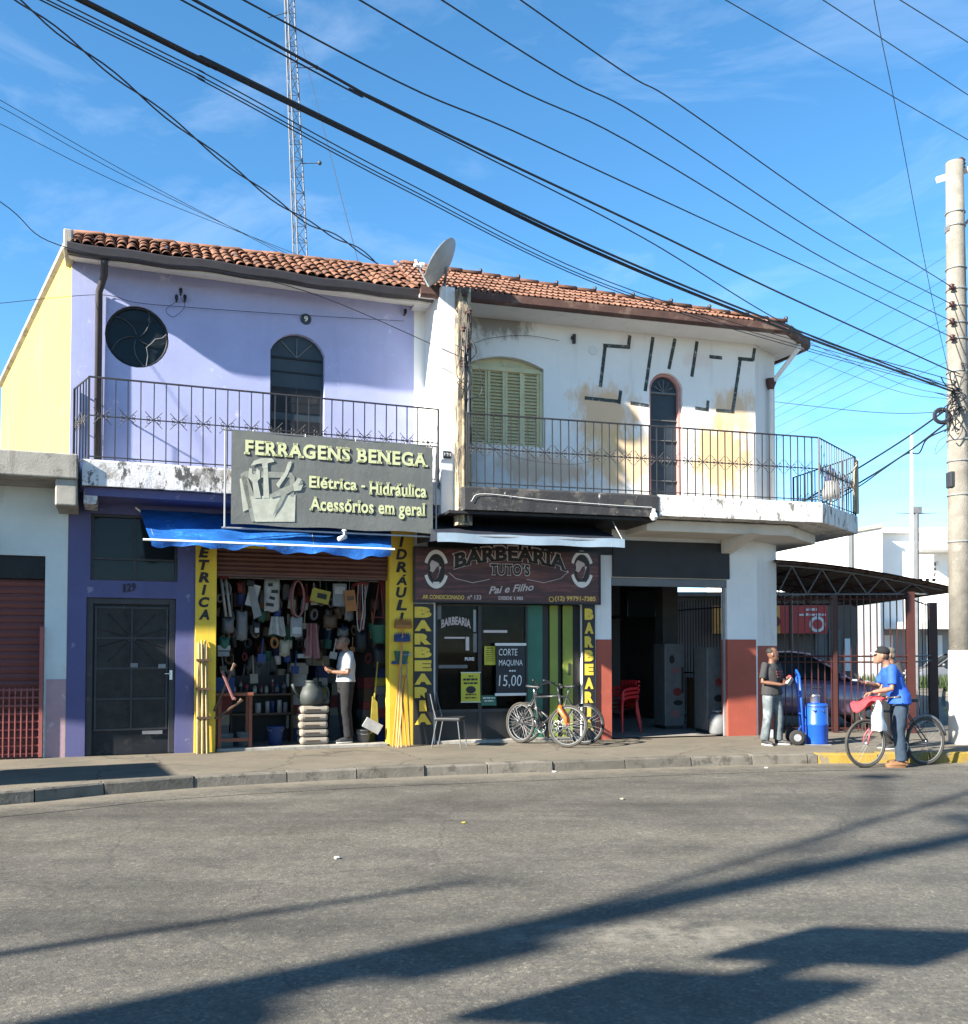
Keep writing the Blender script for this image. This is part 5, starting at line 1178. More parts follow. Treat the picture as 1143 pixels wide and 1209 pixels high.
# --- security camera under the banner
a = at_depth(404, 633, 12.9); t = thing('security_camera', 'small white bullet camera under the grey banner', 'camera', WORLD, tuple(a))
mb = MB(); mb.tube([a+V(-.02,-.10,-.05), a+V(.03,.06,0)], .034, 10); mb.build('body', M['plastic_white'], t, smooth=True)
mb = MB(); mb.tube([a+V(.02,.03,0), a+V(.02,.06,.07)], .014, 6); mb.ellipsoid(a+V(.02,.06,.08), (.035,.035,.02), 10, 6); mb.build('bracket', M['plastic_white'], t)
M['jug'] = mat('dark_green_grey_plastic', (.035,.042,.04), .6, .1, 5, .05, 30)
# ------------------------------------------------------------------ goods in the hardware shop
G = M['goods']; rg = random.Random(21)
def R4(px0, py0, px1, py1, y, fr=FL): return fr.r(px0, py0, px1, py1, y)
def pillow(a, b, c, d, y, th, puff=1.0):
    mb = MB(); n = 8
    for sgn in (-1, 1):
        mb.grid(lambda u, v: (a+(c-a)*u, y+sgn*th*(max(0,1-(2*u-1)**4)*max(0,1-(2*v-1)**4))**.6, b+(d-b)*v+.012*math.sin(u*9)*puff), n, n)
    return mb
def cloth(a, b, c, d, y, k=5, amp=.03):
    mb = MB()
    for dy in (0, .006): mb.grid(lambda u, v: (a+(c-a)*(.5+(u-.5)*(.65+.35*(1-v))), y+dy+amp*math.sin(u*k*3+v), b+(d-b)*v+.02*math.sin(u*6)*(1-v)), 14, 8)
    return mb
# rail that the goods hang from
x0, x1 = shopR[0]-.1, shopR[2]+.05; zr = FL.p(357, 684, .5)[1]
mb = MB(); mb.tube([(x0,.5,zr),(x1,.5,zr)], .015, 6); solo(mb, 'hanging_rail', 'thin steel rail across the top of the hardware shop opening', 'rail', M['galv'], FL)
mb = MB(); mb.tube([(x0,.95,zr+.05),(x1,.95,zr+.05)], .015, 6); solo(mb, 'hanging_rail', 'second steel rail, deeper inside the hardware shop', 'rail', M['galv'], FL)
HY = .47
def hook(t, x, z): MB().tube([(x,HY+.03,zr+.015),(x,HY,zr-.03),(x,HY,z)], .004, 4).build('hook', M['galv'], t)
def hang(name, label, cat, rectpx, parts, y=HY):
    a, b, c, d = R4(*rectpx, y); t = thing(name, label, cat, FL, ((a+c)/2, y, b)); hook(t, (a+c)/2, d) if abs(y-HY) < .01 and d < zr else None
    parts(t, a, b, c, d, y); return t
def f(t,a,b,c,d,y):
    for k, dx in enumerate((0,.07)): MB().tube([(a+.02+dx,y,d-.08),(a+.10+dx,y-.02,b)], .022, 8).build('tube', G['white'], t, smooth=True)
    MB().box(a-.01,y-.03,d-.10,a+.14,y+.03,d).build('cap', G['red'], t, bevel=.01)
hang('lamp_tube', 'pair of white lamp tubes with a red cap, hung beside the left yellow pillar', 'lamp tube', (259,676,276,728), f)
def f(t,a,b,c,d,y):
    MB().obox(((a+c)/2-.02,y,(b+d)/2+.06),((c-a)*.7,.006,(d-b)*.55),(0,.25,0)).build('card', G['white'], t)
    MB().prism([(a+.02,d-.12),(a+.12,d-.10),(c,b+.06),(c-.12,b)], y-.012, y-.008).build('blade', G['silver'], t)
    MB().obox((a+.06,y,d-.06),(.12,.03,.10),(0,.3,0)).build('grip', G['black'], t, bevel=.012)
hang('hand_saw', 'white-carded hand saw hanging in the hardware shop', 'saw', (291,684,309,731), f)
def f(t,a,b,c,d,y):
    pillow(a,b,c,d,y,.05).build('bag', G['white'], t, smooth=True)
    for k in range(4): MB().obox(((a+c)/2+rg.uniform(-.06,.06),y-.055,b+(d-b)*(.2+.2*k)),((c-a)*rg.uniform(.3,.6),.01,.05),(0,rg.uniform(-.4,.4),0)).build('print_block', G['black'], t)
hang('patterned_bag', 'black and white patterned bag hanging near the shop top', 'bag', (312,683,330,722), f)
def f(t,a,b,c,d,y):
    cx, cz = (a+c)/2, (b+d)/2
    for k in range(5): MB().tube([(cx+(c-a)*(.36+.03*k)*math.cos(q), y-.04+.02*k, cz+(d-b)*.46*math.sin(q)) for q in [j*math.pi/10 for j in range(20)]], .016, 6, closed=True).build('loop', G['pink'], t, smooth=True)
hang('hose_coil', 'coil of pink garden hose hanging in the middle of the shop', 'hose', (342,684,361,730), f)
def f(t,a,b,c,d,y): MB().obox(((a+c)/2,y,(b+d)/2),((c-a),.08,(d-b)*.8),(0,.22,0)).build('carton', G['yellow'], t, bevel=.008); MB().obox(((a+c)/2+.02,y-.045,(b+d)/2),((c-a)*.5,.008,(d-b)*.3),(0,.22,0)).build('print_block', G['black'], t)
hang('yellow_carton', 'tilted bright yellow carton hanging in the shop', 'carton', (367,694,389,714), f)
def f(t,a,b,c,d,y): MB().box(a,y-.02,b,c,y+.02,d).build('cover', G['silver'], t, bevel=.006); MB().box(a+.03,y-.024,b+(d-b)*.55,c-.03,y-.02,d-.05).build('label', G['white'], t)
hang('ledger', 'pale grey book-shaped pack between the yellow and orange packs', 'pack', (393,689,409,716), f)
def f(t,a,b,c,d,y): MB().obox(((a+c)/2,y-.06,(b+d)/2),(c-a,.05,d-b),(0,-.12,0)).build('carton', G['orange'], t, bevel=.008); MB().obox(((a+c)/2,y-.087,(b+d)/2+.04),((c-a)*.6,.006,(d-b)*.2),(0,-.12,0)).build('print_block', G['brown'], t)
hang('orange_carton', 'orange carton overlapping the pale grey pack', 'carton', (406,697,419,722), f)
def f(t,a,b,c,d,y):
    for k in range(3): MB().tube(spline([(a+.03*k,y-.01*k,d-.04),(a-.02+.05*k,y,b+.25),(a+.02+.03*k,y,b+.02*k),(a+.07+.02*k,y,b+.28),(c-.02*k,y,d-.04)], 5), .010, 5).build('strap', G['white' if k != 1 else 'red'], t)
    MB().box(a-.02,y-.02,d-.05,c+.02,y+.02,d).build('clip', G['red'], t, bevel=.006)
hang('strap_set', 'looped red and white straps hanging left of the red folding frame', 'strap', (423,687,434,746), f)
def f(t,a,b,c,d,y):
    xm = (a+c)/2
    for p, q in (((xm-.02,d),(a,b)),((xm+.02,d),(c,b)),((xm,d-.02),(xm+.05,b+.05)),((a+.03,b+.1),(c-.03,b+.1))): MB().tube([(p[0],y,p[1]),(q[0],y-.02,q[1])], .013, 6).build('leg', G['red'], t)
hang('folding_frame', 'red folding A-frame hanging beside the right yellow pillar', 'frame', (440,683,459,736), f)
def f(t,a,b,c,d,y): pillow(a,b,c,d,y,.03).build('pouch', G['black'], t, smooth=True); MB().box(a+.02,y-.036,b+.04,c-.02,y-.03,b+(d-b)*.55).build('label', G['white'], t)
hang('small_pouch', 'tiny black pouch with white label below the hand saw', 'pouch', (299,734,307,750), f, .43)
def f(t,a,b,c,d,y): cloth(a,b,c,d,y,3,.05).build('cloth', G['white'], t, smooth=True)
hang('rag_bundle', 'white rag bundle hanging below the patterned bag', 'rag', (317,728,338,750), f, .55)
def f(t,a,b,c,d,y): pillow(a,b,c,d,y,.03).build('pouch', G['silver'], t, smooth=True); MB().box(a+.02,y-.036,b+.05,c-.02,y-.03,b+(d-b)*.5).build('label', G['white'], t)
hang('silver_pouch', 'pale silver pouch below the pink hose coil', 'pouch', (343,729,357,752), f, .45)
def f(t,a,b,c,d,y): cloth(a,b,c,d,y,4,.04).build('cloth', G['pink'], t, smooth=True)
hang('pink_cloth', 'dull pink cloth hanging in the dark middle of the shop', 'cloth', (360,736,378,776), f, .6)
def f(t,a,b,c,d,y):
    MB().lathe([((c-a)*.28,0),((c-a)*.34,(d-b)*.1),((c-a)*.5,(d-b)*.95),((c-a)*.52,d-b)], ((a+c)/2,y,b), 14).build('basin', G['green'], t, smooth=True)
hang('hanging_basin', 'dark green plastic basin by the right yellow pillar', 'basin', (436,738,461,760), f, .40)
for k, (px0,py0,px1,py1,col,dep,lab) in enumerate(((262,730,276,748,'grey',.5,'grey bundle under the white lamp tubes'),(279,722,292,756,'silver',.6,'silvery bundle left of the tiny black pouch'),(258,752,271,768,'green',.42,'small dark green bundle against the left jamb'),(330,756,342,775,'cream',.7,'cream bundle above the grey jug'),(382,726,398,742,'brown',.62,'round brown bundle under the yellow carton'),(398,742,412,752,'grey',.8,'grey bundle above the shopkeeper'),(420,745,434,770,'black',.6,'black bundle right of the shopkeeper'),(441,764,459,788,'black',.42,'round black bundle below the dark green basin'))):
    a,b,c,d = R4(px0,py0,px1,py1,dep); mb = pillow(a,b,c,d,dep,.07); mb.tube([((a+c)/2,dep,d-.01),((a+c)/2,dep+.02,d+.10)], .006, 4)
    solo(mb, 'goods_bundle', lab, 'bundle', G[col], FL, smooth=True)
for k, (px0,py0,px1,py1,col,dep,lab) in enumerate(((257,762,272,768,'white',.36,'white label card sticking out at the left jamb, upper one'),(257,769,271,775,'silver',.36,'silver label card at the left jamb, lower one'),(352,772,368,777,'white',.7,'white board end above the grey jug'),(276,700,285,716,'brown',.95,'brown carton on the deeper rail'),(334,690,341,708,'grey',.95,'grey carton on the deeper rail'))):
    a,b,c,d = R4(px0,py0,px1,py1,dep); mb = MB().box(a,dep,b,c,dep+.16,d); mb.tube([((a+c)/2,dep+.08,d),((a+c)/2,dep+.08,d+.05)], .006, 4); solo(mb, 'stock_card', lab, 'carton', G[col], FL, bevel=.006)
ORD = ['first','second','third','fourth','fifth','sixth','seventh','eighth','ninth','tenth','eleventh','twelfth','thirteenth','fourteenth','fifteenth','sixteenth','seventeenth','eighteenth','nineteenth','twentieth']
# shelf unit with bottles
a,b,c,d = R4(272,798,346,872,1.1)
su = thing('shelf_unit', 'dark wooden shelf unit in the shop loaded with bottles', 'shelf', FL, ((a+c)/2, 1.25, SW))
zz1 = FL.p(309, 819, 1.1)[1]; zz2 = FL.p(309, 842, 1.1)[1]
for zz in (zz1-.03, zz2-.03): MB().box(a,1.08,zz,c,1.45,zz+.03).build('shelf_board', G['brown'], su)
for xx in (a, c-.03): MB().box(xx,1.08,SW,xx+.03,1.45,d+.05).build('upright', G['brown'], su)
MB().box(a,1.45,SW,c,1.47,d).build('back', G['black'], su)
x = a+.06; k = 0
while x < c-.08:
    r = rg.uniform(.026,.042); h = rg.uniform(.15,.24); col = rg.choice(['white','silver','grey','blue','white','red','cream'])
    t = thing('bottle', f'{ORD[k]} bottle from the left on the upper board of the dark shelf unit', 'bottle', FL, (x, 1.16, zz1), group='bottles on the upper shelf'); k += 1
    MB().lathe([(r,0),(r,h*.65),(r*.5,h*.8),(r*.4,h*.82)], (x,1.16,zz1), 10).build('body', G[col], t, smooth=True); MB().lathe([(r*.45,0),(r*.45,h*.14)], (x,1.16,zz1+h*.82), 8).build('cap', G[rg.choice(['black','red','white'])], t)
    MB().lathe([(r+.001,h*.15),(r+.001,h*.5)], (x,1.16,zz1), 10).build('label', G[rg.choice(['white','grey','black'])], t)
    x += r*2+rg.uniform(.012,.05)
x = a+.45; k = 0
while x < c-.1:
    r = rg.uniform(.035,.05); h = rg.uniform(.13,.2); col = rg.choice(['white','blue','silver','white'])
    t = thing('can', f'{ORD[k]} paint can from the left on the lower board of the dark shelf unit', 'can', FL, (x, 1.16, zz2), group='cans on the lower shelf'); k += 1
    MB().lathe([(r,0),(r,h),(r*.95,h+.004)], (x,1.16,zz2), 12).build('body', G[col], t, smooth=True); MB().lathe([(r*.9,0),(r*.9,.01)], (x,1.16,zz2+h+.003), 12).build('lid', G['silver'], t)
    x += r*2+rg.uniform(.01,.06)
# low table / trestle by the left jamb
a,b,c,d = R4(253,818,300,884,-.02)
t = thing('wooden_trestle', 'red-brown wooden work table at the left of the shop entrance', 'table', FL, ((a+c)/2, .25, SW))
MB().box(a+.02,.0,d-.05,c,.5,d).build('tabletop', M['wood_red'], t, bevel=.008)
for xx in (a+.06, c-.07):
    for yy in (.04,.42): MB().box(xx,yy,SW,xx+.05,yy+.05,d-.05).build('leg', M['wood_red'], t)
MB().box(a+.08,.05,SW+.14,c-.06,.08,SW+.19).build('stretcher', M['wood_red'], t)
for k, (p, q, col) in enumerate((((253,840),(276,786),'brown'),((262,792),(276,826),'pink'),((254,849),(284,828),'brown'))):
    A = FL.p(*p, -.04-.02*k); B = FL.p(*q, -.04-.02*k); mb = MB().tube([(A[0],-.04-.02*k,A[1]),(B[0],-.04-.02*k,B[1])], .022, 6); mb.tube([(B[0],-.04-.02*k,B[1]),(B[0]+.02,-.04-.02*k,B[1]+.03)], .03, 6)
    solo(mb, 'tool_handle', ('longest dark handle leaning on the work table','pinkish handle leaning the other way across the work table','lowest dark handle propped on the work table')[k], 'tool', G[col], FL)
# packets on the pegboard at the back of the shop
pr_ = random.Random(31); k = 0
pm = [(pillow(-.07,-.10,.07,.10,0,.03).mesh('packet', G[c]), c) for c in ('white','grey','silver','brown','red','black','cream','blue')]
for row, py in enumerate((700, 722, 746, 770)):
    xx = shopR[0]-.35
    while xx < shopR[2]+.05:
        me, c = pr_.choice(pm); o = link('packet', me); zz = FL.p(357, py, 2.6)[1]+pr_.uniform(-.05,.05)
        o.location = FL.w(xx, 2.6+pr_.uniform(-.2,.2), zz); o.rotation_euler = (0, pr_.uniform(-.15,.15), FL.a); o.scale = (pr_.uniform(.7,1.5), 1, pr_.uniform(.8,1.7))
        tag(o, f'{ORD[k % 20]} packet from the left in the {("top","second","third","lowest")[row]} row hung at the back of the shop', 'packet', 'packets hung at the back of the shop'); xx += pr_.uniform(.2,.34); k += 1
    k = 0
# dense small stock on the nearer rails
shp = []
for c in ('white','grey','silver','red','black','cream','blue','green','orange','brown'):
    m1 = pillow(-.06,-.16,.06,0,0,.03); shp.append((m1.mesh('packet', G[c], True), 'packet'))
    m2 = MB(); m2.tube([(.055*math.cos(q),0,-.08+.075*math.sin(q)) for q in [j*math.pi/8 for j in range(16)]], .012, 6, closed=True); m2.tube([(.04*math.cos(q),.02,-.08+.06*math.sin(q)) for q in [j*math.pi/8 for j in range(16)]], .012, 6, closed=True); shp.append((m2.mesh('cable_coil', G[c], True), 'coil'))
    m3 = MB(); m3.tube([(0,0,0),(0,0,-.22)], .012, 6); m3.box(-.05,-.02,-.3,.05,.02,-.2); shp.append((m3.mesh('hand_tool', G[c]), 'tool'))
    m4 = MB(); m4.lathe([(.05,-.16),(.065,-.02),(.07,0)], (0,0,0), 12); shp.append((m4.mesh('small_pot', G[c], True), 'pot'))
pr_ = random.Random(77)
for row, (py, dep) in enumerate(((690,.62),(706,.75),(722,.66),(738,.9),(754,.78),(772,.95),(788,1.6))):
    xx = shopR[0]-.02; k = 0
    while xx < shopR[2] and k < 19:
        if row < 5 or not (FL.p(385,py,dep)[0] < xx < FL.p(430,py,dep)[0]):
            me, nm = pr_.choice(shp); o = link(me.name.split('.')[0], me); zz = FL.p(357, py, dep)[1]+pr_.uniform(-.04,.06)
            o.location = FL.w(xx, dep+pr_.uniform(-.08,.08), zz); o.rotation_euler = (0, pr_.uniform(-.2,.2), FL.a+pr_.uniform(-.6,.6)); sc_ = pr_.uniform(.8,1.35); o.scale = (sc_, sc_, sc_*pr_.uniform(.9,1.3))
            tag(o, f'{ORD[k]} small item from the left in the {ORD[row]} hanging row of the shop stock', nm, 'small stock hanging in the shop'); k += 1
        xx += pr_.uniform(.13,.26)
# stacks of stock on the floor further in
pr_ = random.Random(5); cbx = {c: MB().box(-.5,-.5,0,.5,.5,1).mesh('stock_box', G[c]) for c in ('cream','brown','grey','white','blue','red','yellow','green')}
for si, (px, dep, n, where) in enumerate(((350,1.45,7,'left of the shopkeeper'),(376,1.9,8,'behind the dark jug'),(397,2.1,6,'behind the shopkeeper'),(436,1.0,6,'right of the shopkeeper'),(452,.75,7,'inside the right jamb'),(262,.8,6,'inside the left jamb'))):
    zz = SW+.006; xx = FL.p(px, 850, dep)[0]
    for k in range(n):
        o = link('stock_box', cbx[pr_.choice(list(cbx))]); h = pr_.uniform(.12,.24); o.scale = (pr_.uniform(.22,.34), pr_.uniform(.22,.34), h-.004); o.location = FL.w(xx+pr_.uniform(-.02,.02), dep, zz); o.rotation_euler = (0,0,FL.a+pr_.uniform(-.15,.15)); zz += h
        tag(o, f'{ORD[k]} box from the floor in the stack {where}', 'box', 'boxes stacked on the shop floor')
# stacked cartons, jug, buckets
x0, x1 = FL.p(355, 855, .05)[0], FL.p(389, 855, .05)[0]; z0 = SW+.05; hh = .121
for k in range(5):
    dx = rg.uniform(-.015,.015); t = thing('stacked_carton', ('lowest','second from the bottom','middle','second from the top','topmost')[k]+' of five pale cartons stacked in the shop doorway', 'carton', FL, ((x0+x1)/2, .25, z0+k*hh), 'cartons stacked in the doorway')
    MB().box(x0+dx,.06,z0+k*hh+.001,x1+dx,.42,z0+(k+1)*hh-.004).build('box', M['cardboard'], t, bevel=.045); MB().box(x0+dx+.08,.056,z0+k*hh+.05,x1+dx-.15,.06,z0+k*hh+.07).build('print_line', G['brown'], t)
zt = z0+5*hh; xm = (x0+x1)/2
t = thing('watering_can', 'big dark grey jug with round handle on top of the stacked cartons', 'jug', FL, (xm, .24, zt))
MB().lathe([(.14,0),(.19,.04),(.20,.16),(.17,.26),(.10,.32),(.09,.37),(.11,.39)], (xm-.02,.24,zt), 16).build('body', M['jug'], t, smooth=True)
MB().tube([(xm+.15+.1*math.sin(q),.24,zt+.18+.13*math.cos(q)) for q in [.0,.5,1,1.57,2.1,2.6,3.14]], .022, 7).build('handle', M['jug'], t, smooth=True)
MB().tube([(xm-.19,.24,zt+.1),(xm-.3,.2,zt+.26),(xm-.33,.18,zt+.34)], [.03,.022,.03], 7).build('spout', M['jug'], t, smooth=True)
def bucket(px, col, label, y, r=.13, h=.28, mt=None):
    xx = FL.p(px, 868, y)[0]; t = thing('bucket', label, 'bucket', FL, (xx, y, SW+.05))
    MB().lathe([(r*.78,0),(r*.98,h*.95),(r*1.06,h*.96),(r*1.06,h),(r*.95,h),(r*.76,.02)], (xx,y,SW+.05), 18).build('body', mt or G[col], t, smooth=True)
    MB().tube([(xx+r*math.cos(q),y-.03-.08*math.sin(q),SW+.05+h-.02-.05*math.sin(q)) for q in [k*math.pi/8 for k in range(9)]], .004, 4).build('handle', M['galv'], t)
bucket(325, 'blue', 'dark blue plastic bucket on the floor left of the stacked cartons', .3)
bucket(287, 'silver', 'pale grey bucket under the red-brown work table', .38, .10, .2)
bucket(429, 'grey', 'grey bucket at the right of the shop floor', .22, .12, .2)
a,b,c,d = R4(428,846,452,868,.05); mb = MB().obox(((a+c)/2,.06,(b+d)/2),(.30,.02,.17),(0.2,.5,0)); solo(mb, 'floor_tile_sample', 'white rectangular tile leaning at the right of the shop floor', 'tile', G['white'], FL, bevel=.004)
a,b,c,d = R4(437,822,447,866,.12); mb = MB().prism([(a,b),(c,b+.05),(c-.02,d-.1),(a+.04,d)], .12, .15); mb.tube([((a+c)/2,.135,d-.05),((a+c)/2+.1,.3,d+.55)], .014, 6); solo(mb, 'shovel', 'yellow bladed shovel leaning inside the right jamb', 'shovel', G['yellow'], FL)
# bamboo stakes at the left pillar
t = thing('stake_bundle', 'bundle of pale bamboo stakes leaning on the left yellow pillar', 'stakes', FL, (FL.p(240, 890, -.15)[0], -.12, SW))
for k in range(8):
    xb = FL.p(233+1.9*k, 890, -.18)[0]; xt = FL.p(233.5+1.5*k, 760, -.08)[0]; zt_ = FL.p(240, 752+rg.uniform(0,9), -.07)[1]; yb = -.20+.05*(k % 3)
    MB().tube([(xb,yb,SW),((xb+xt)/2+rg.uniform(-.006,.006),yb*.7-.02,(SW+zt_)/2),(xt,-.06-.022*(k%2),zt_)], [.017,.016,.013], 7).build('stake', M['wood'], t)
for py in (778, 812, 846): a, b, c, d = R4(232, py, 248.5, py+2.5, -.14); MB().box(a,-.20,b,c,-.05,d).build('tie', G['brown'], t)
# brooms and long-handled tools at the right pillar
def longtool(px_b, px_t, py_t, head, hcol, scol, label, name, yb=-.2, w=24, hh=8):
    xb = FL.p(px_b, 881, yb)[0]; yt = -.075; xt, zt_ = FL.p(px_t, py_t, yt); t = thing(name, label, name.replace('_', ' '), FL, (xb, yb, SW))
    MB().tube([(xb,yb,SW),(xt,yt,zt_)], .013, 7).build('handle', scol, t)
    ww = w*13.9/1143/2; h2 = hh*13.9/1143
    if head == 'brush':
        MB().box(xt-ww,yt-.035,zt_-.01,xt+ww,yt+.035,zt_+.05).build('block', hcol, t, bevel=.008)
        mb = MB()
        for i in range(16):
            for j in (-1, 0, 1): bxx = xt-ww*.94+1.88*ww*i/15; mb.add([(bxx-.008,yt+j*.02,zt_+.05),(bxx+.008,yt+j*.02,zt_+.05),(bxx+rg.uniform(-.012,.012),yt+j*.03,zt_+.05+h2*rg.uniform(.85,1.1))], [(0,1,2)])
        o = mb.build('bristles', hcol, t); o['kind'] = 'stuff'
    elif head == 'squeegee':
        MB().box(xt-ww,yt-.02,zt_,xt+ww,yt+.02,zt_+.03).build('bar', hcol, t); MB().box(xt-ww,yt-.005,zt_+.03,xt+ww,yt+.005,zt_+h2).build('blade', hcol, t)
    else:
        MB().prism([(xt-ww,zt_+h2),(xt+ww,zt_+h2),(xt+ww*.7,zt_),(xt-ww*.7,zt_)], yt-.02, yt+.01).build('pan', hcol, t)
    return t
wd = M['wood']; orw = mat('orange_varnished_handle', (.50,.17,.03), .5, .1, 6, .05, 40)
longtool(464, 476, 741, 'brush', G['orange'], orw, 'broom with bright orange-red bristles at the top, on the right yellow pillar', 'broom', -.24, 23, 9)
longtool(468, 475, 757, 'brush', G['blue'], wd, 'broom with a dark blue head just below the orange-red one', 'broom', -.30, 21, 8)
longtool(474, 474, 783, 'pan', G['green'], wd, 'green dustpan on a pale handle at the right yellow pillar', 'dustpan', -.36, 20, 16)
longtool(480, 472, 784, 'squeegee', G['blue'], orw, 'blue squeegee standing below the green dustpan', 'squeegee', -.28, 22, 4)
longtool(484, 480, 774, 'squeegee', G['white'], wd, 'white-headed squeegee nearest the black letter panel', 'squeegee', -.20, 12, 3)
longtool(470, 478, 800, 'squeegee', orw, orw, 'short orange stick with a small cross head among the brooms', 'stick', -.42, 6, 3)

# ------------------------------------------------------------------ chair by the barber, stacked plastic chairs
def steel_chair(g, rz, label):
    fr = Frame((g.x, g.y, 0), math.degrees(rz)); t = thing('steel_chair', label, 'chair', fr, (0,0,g.z))
    z0 = g.z
    for sx in (-1, 1):
        MB().tube([(sx*.21,-.23,z0),(sx*.20,-.18,z0+.42)], .010, 7).build('leg', M['grey_paint'], t); MB().tube([(sx*.21,.24,z0),(sx*.20,.16,z0+.42),(sx*.19,.22,z0+.62),(sx*.18,.27,z0+.84)], .010, 7).build('leg', M['grey_paint'], t)
    MB().box(-.22,-.22,z0+.42,.22,.2,z0+.475).build('seat', M['plastic_dark'], t, bevel=.02); 
    mb = MB(); mb.grid(lambda u, v: (-.21+.42*u, .235+.04*v-.05*math.sin(u*math.pi)+.05, z0+.56+.30*v), 8, 6); mb.grid(lambda u, v: (-.21+.42*u, .265+.04*v-.05*math.sin(u*math.pi)+.05, z0+.56+.30*v), 8, 6); mb.build('backrest', M['plastic_dark'], t, smooth=True)
    return t
steel_chair(ground(531, 882, SW), R(78), 'black seated chair with thin steel legs in front of the barber window')
def plastic_chair(fr, base, label, group):
    t = thing('plastic_chair', label, 'chair', fr, base, group); x, y, z0 = base; mt = M['plastic_red']
    for sx in (-1, 1):
        MB().tube([(x+sx*.25,y-.22,z0),(x+sx*.22,y-.19,z0+.42)], [.018,.03], 6).build('leg', mt, t); MB().tube([(x+sx*.25,y+.26,z0),(x+sx*.21,y+.18,z0+.42)], [.018,.03], 6).build('leg', mt, t)
        MB().tube(spline([(x+sx*.22,y-.19,z0+.42),(x+sx*.25,y-.2,z0+.58),(x+sx*.25,y-.1,z0+.64),(x+sx*.23,y+.22,z0+.66)], 4), .02, 6, ell=1.5).build('armrest', mt, t)
    MB().grid(lambda u, v: (x-.22+.44*u, y-.22+.42*v, z0+.43-.03*math.sin(u*3.14)*math.sin(v*3.14)), 8, 8).build('seat', mt, t, smooth=True)
    for k in range(5): xx = x-.17+.085*k; MB().box(xx-.03,y+.19,z0+.45,xx+.03,y+.205,z0+.8).build('slat', mt, t)
    for k in range(3): MB().tube([(x-.22,y+.21+.02*k,z0+.52+.13*k),(x,y+.25+.02*k,z0+.53+.13*k),(x+.22,y+.21+.02*k,z0+.52+.13*k)], .022, 6).build('back_rail', mt, t)
    return t
gc = ground(735, 866, SW); ic = FR.inv(gc); fc = Frame((gc.x+.03, gc.y+.35, 0), FR.deg-70)
for k in range(3): plastic_chair(fc, (0, 0, SW+.01+.075*k), ('lowest','middle','topmost')[k]+' of the stacked red plastic chairs behind the red pier', 'stacked red chairs')
# ------------------------------------------------------------------ things inside the corner bar
def cooler(p0, y0, p1, y1, dep, label, mt, deco, name='drinks_cooler'):
    a, b, c, d = FR.r(p0, y0, p1, y1, dep); t = thing(name, label, 'cooler', FR, ((a+c)/2, dep+.2, SW+.004))
    MB().box(a,dep,SW+.06,c,dep+.5,d).build('cabinet', mt, t, bevel=.02); MB().box(a+.02,dep+.03,SW+.004,c-.02,dep+.47,SW+.06).build('plinth', M['iron'], t)
    r_ = random.Random(int(p0))
    for k in range(deco): zc = SW+.2+(d-SW-.4)*(k+.5)/deco; MB().prism(circle(a+(c-a)*r_.uniform(.3,.7), zc, (c-a)*r_.uniform(.12,.25), (c-a)*r_.uniform(.12,.25), 12), dep-.004, dep-.001).build('print', [M['goods']['pink'], M['goods']['black'], M['goods']['red'], M['goods']['grey']][k % 4], t)
    MB().box(c-.06,dep-.03,SW+.7,c-.03,dep-.001,SW+1.2).build('handle', M['iron'], t)
    return t
cooler(785, 760, 808, 851, 1.6, 'dull grey drinks cooler with pink and black prints inside the bar', G['grey'], 6)
cooler(835, 764, 858, 852, .55, 'grey upright fridge with printed front at the right side of the bar', G['grey'], 4, 'bar_fridge')
g = FR.p(848, 858, .3); t = thing('gas_cylinder', 'small grey gas cylinder on the bar floor beside the right pier', 'gas cylinder', FR, (g[0], .3, SW+.004))
MB().lathe([(.13,0),(.16,.04),(.165,.25),(.13,.36),(.05,.39)], (g[0],.3,SW+.004), 16).build('tank', M['goods']['silver'], t, smooth=True); MB().tube([(g[0]+.09*math.cos(q),.3+.09*math.sin(q),SW+.43) for q in [k*math.pi/6 for k in range(12)]], .012, 5, closed=True).build('collar', M['galv'], t); MB().lathe([(.02,0),(.03,.06)], (g[0],.3,SW+.38), 8).build('valve', M['galv'], t)
a,b,c,d = FR.r(741, 698, 774, 728, 2.5); t = thing('wall_television', 'dark television screen on the dim back part of the bar', 'television', FR, ((a+c)/2, 2.5, b))
MB().box(a,2.5,b,c,2.56,d).build('screen', M['glass'], t, bevel=.01); MB().box((a+c)/2-.03,2.56,b,(a+c)/2+.03,6.8,b+.06).build('arm', M['iron'], t)
a,b,c,d = FR.r(822, 800, 837, 850, 1.5); mb = MB().box(a,1.5,SW+.01,c,1.9,d); mb.box(a+.01,1.49,SW+.1,c-.01,1.5,d-.1); solo(mb, 'stacked_crate', 'dull brown crate standing between the two bar coolers', 'crate', G['brown'], FR, bevel=.01)
# ------------------------------------------------------------------ hand truck with blue drum
gd = ground(963, 879, SW); ft_ = Frame((gd.x, gd.y, 0), -8)
t = thing('hand_truck', 'blue two-wheeled hand truck standing behind the blue drum', 'hand truck', ft_, (-.3,0,SW))
bl = M['plastic_blue']
for yy in (-.14, .14): MB().tube([(-.20,yy,SW+.03),(-.24,yy,SW+.7),(-.27,yy,SW+1.12)], .018, 8).build('upright', bl, t, smooth=True)
for zz in (.2,.5,.8,1.1): MB().tube([(-.215-.045*zz,-.14,SW+zz),(-.215-.045*zz,.14,SW+zz)], .014, 6).build('crossbar', bl, t)
MB().tube([(-.27,-.14,SW+1.12),(-.29,0,SW+1.2),(-.27,.14,SW+1.12)], .018, 8).build('handle', bl, t)
MB().box(-.22,-.2,SW+.006,.22,.2,SW+.014).build('toe_plate', M['galv'], t)
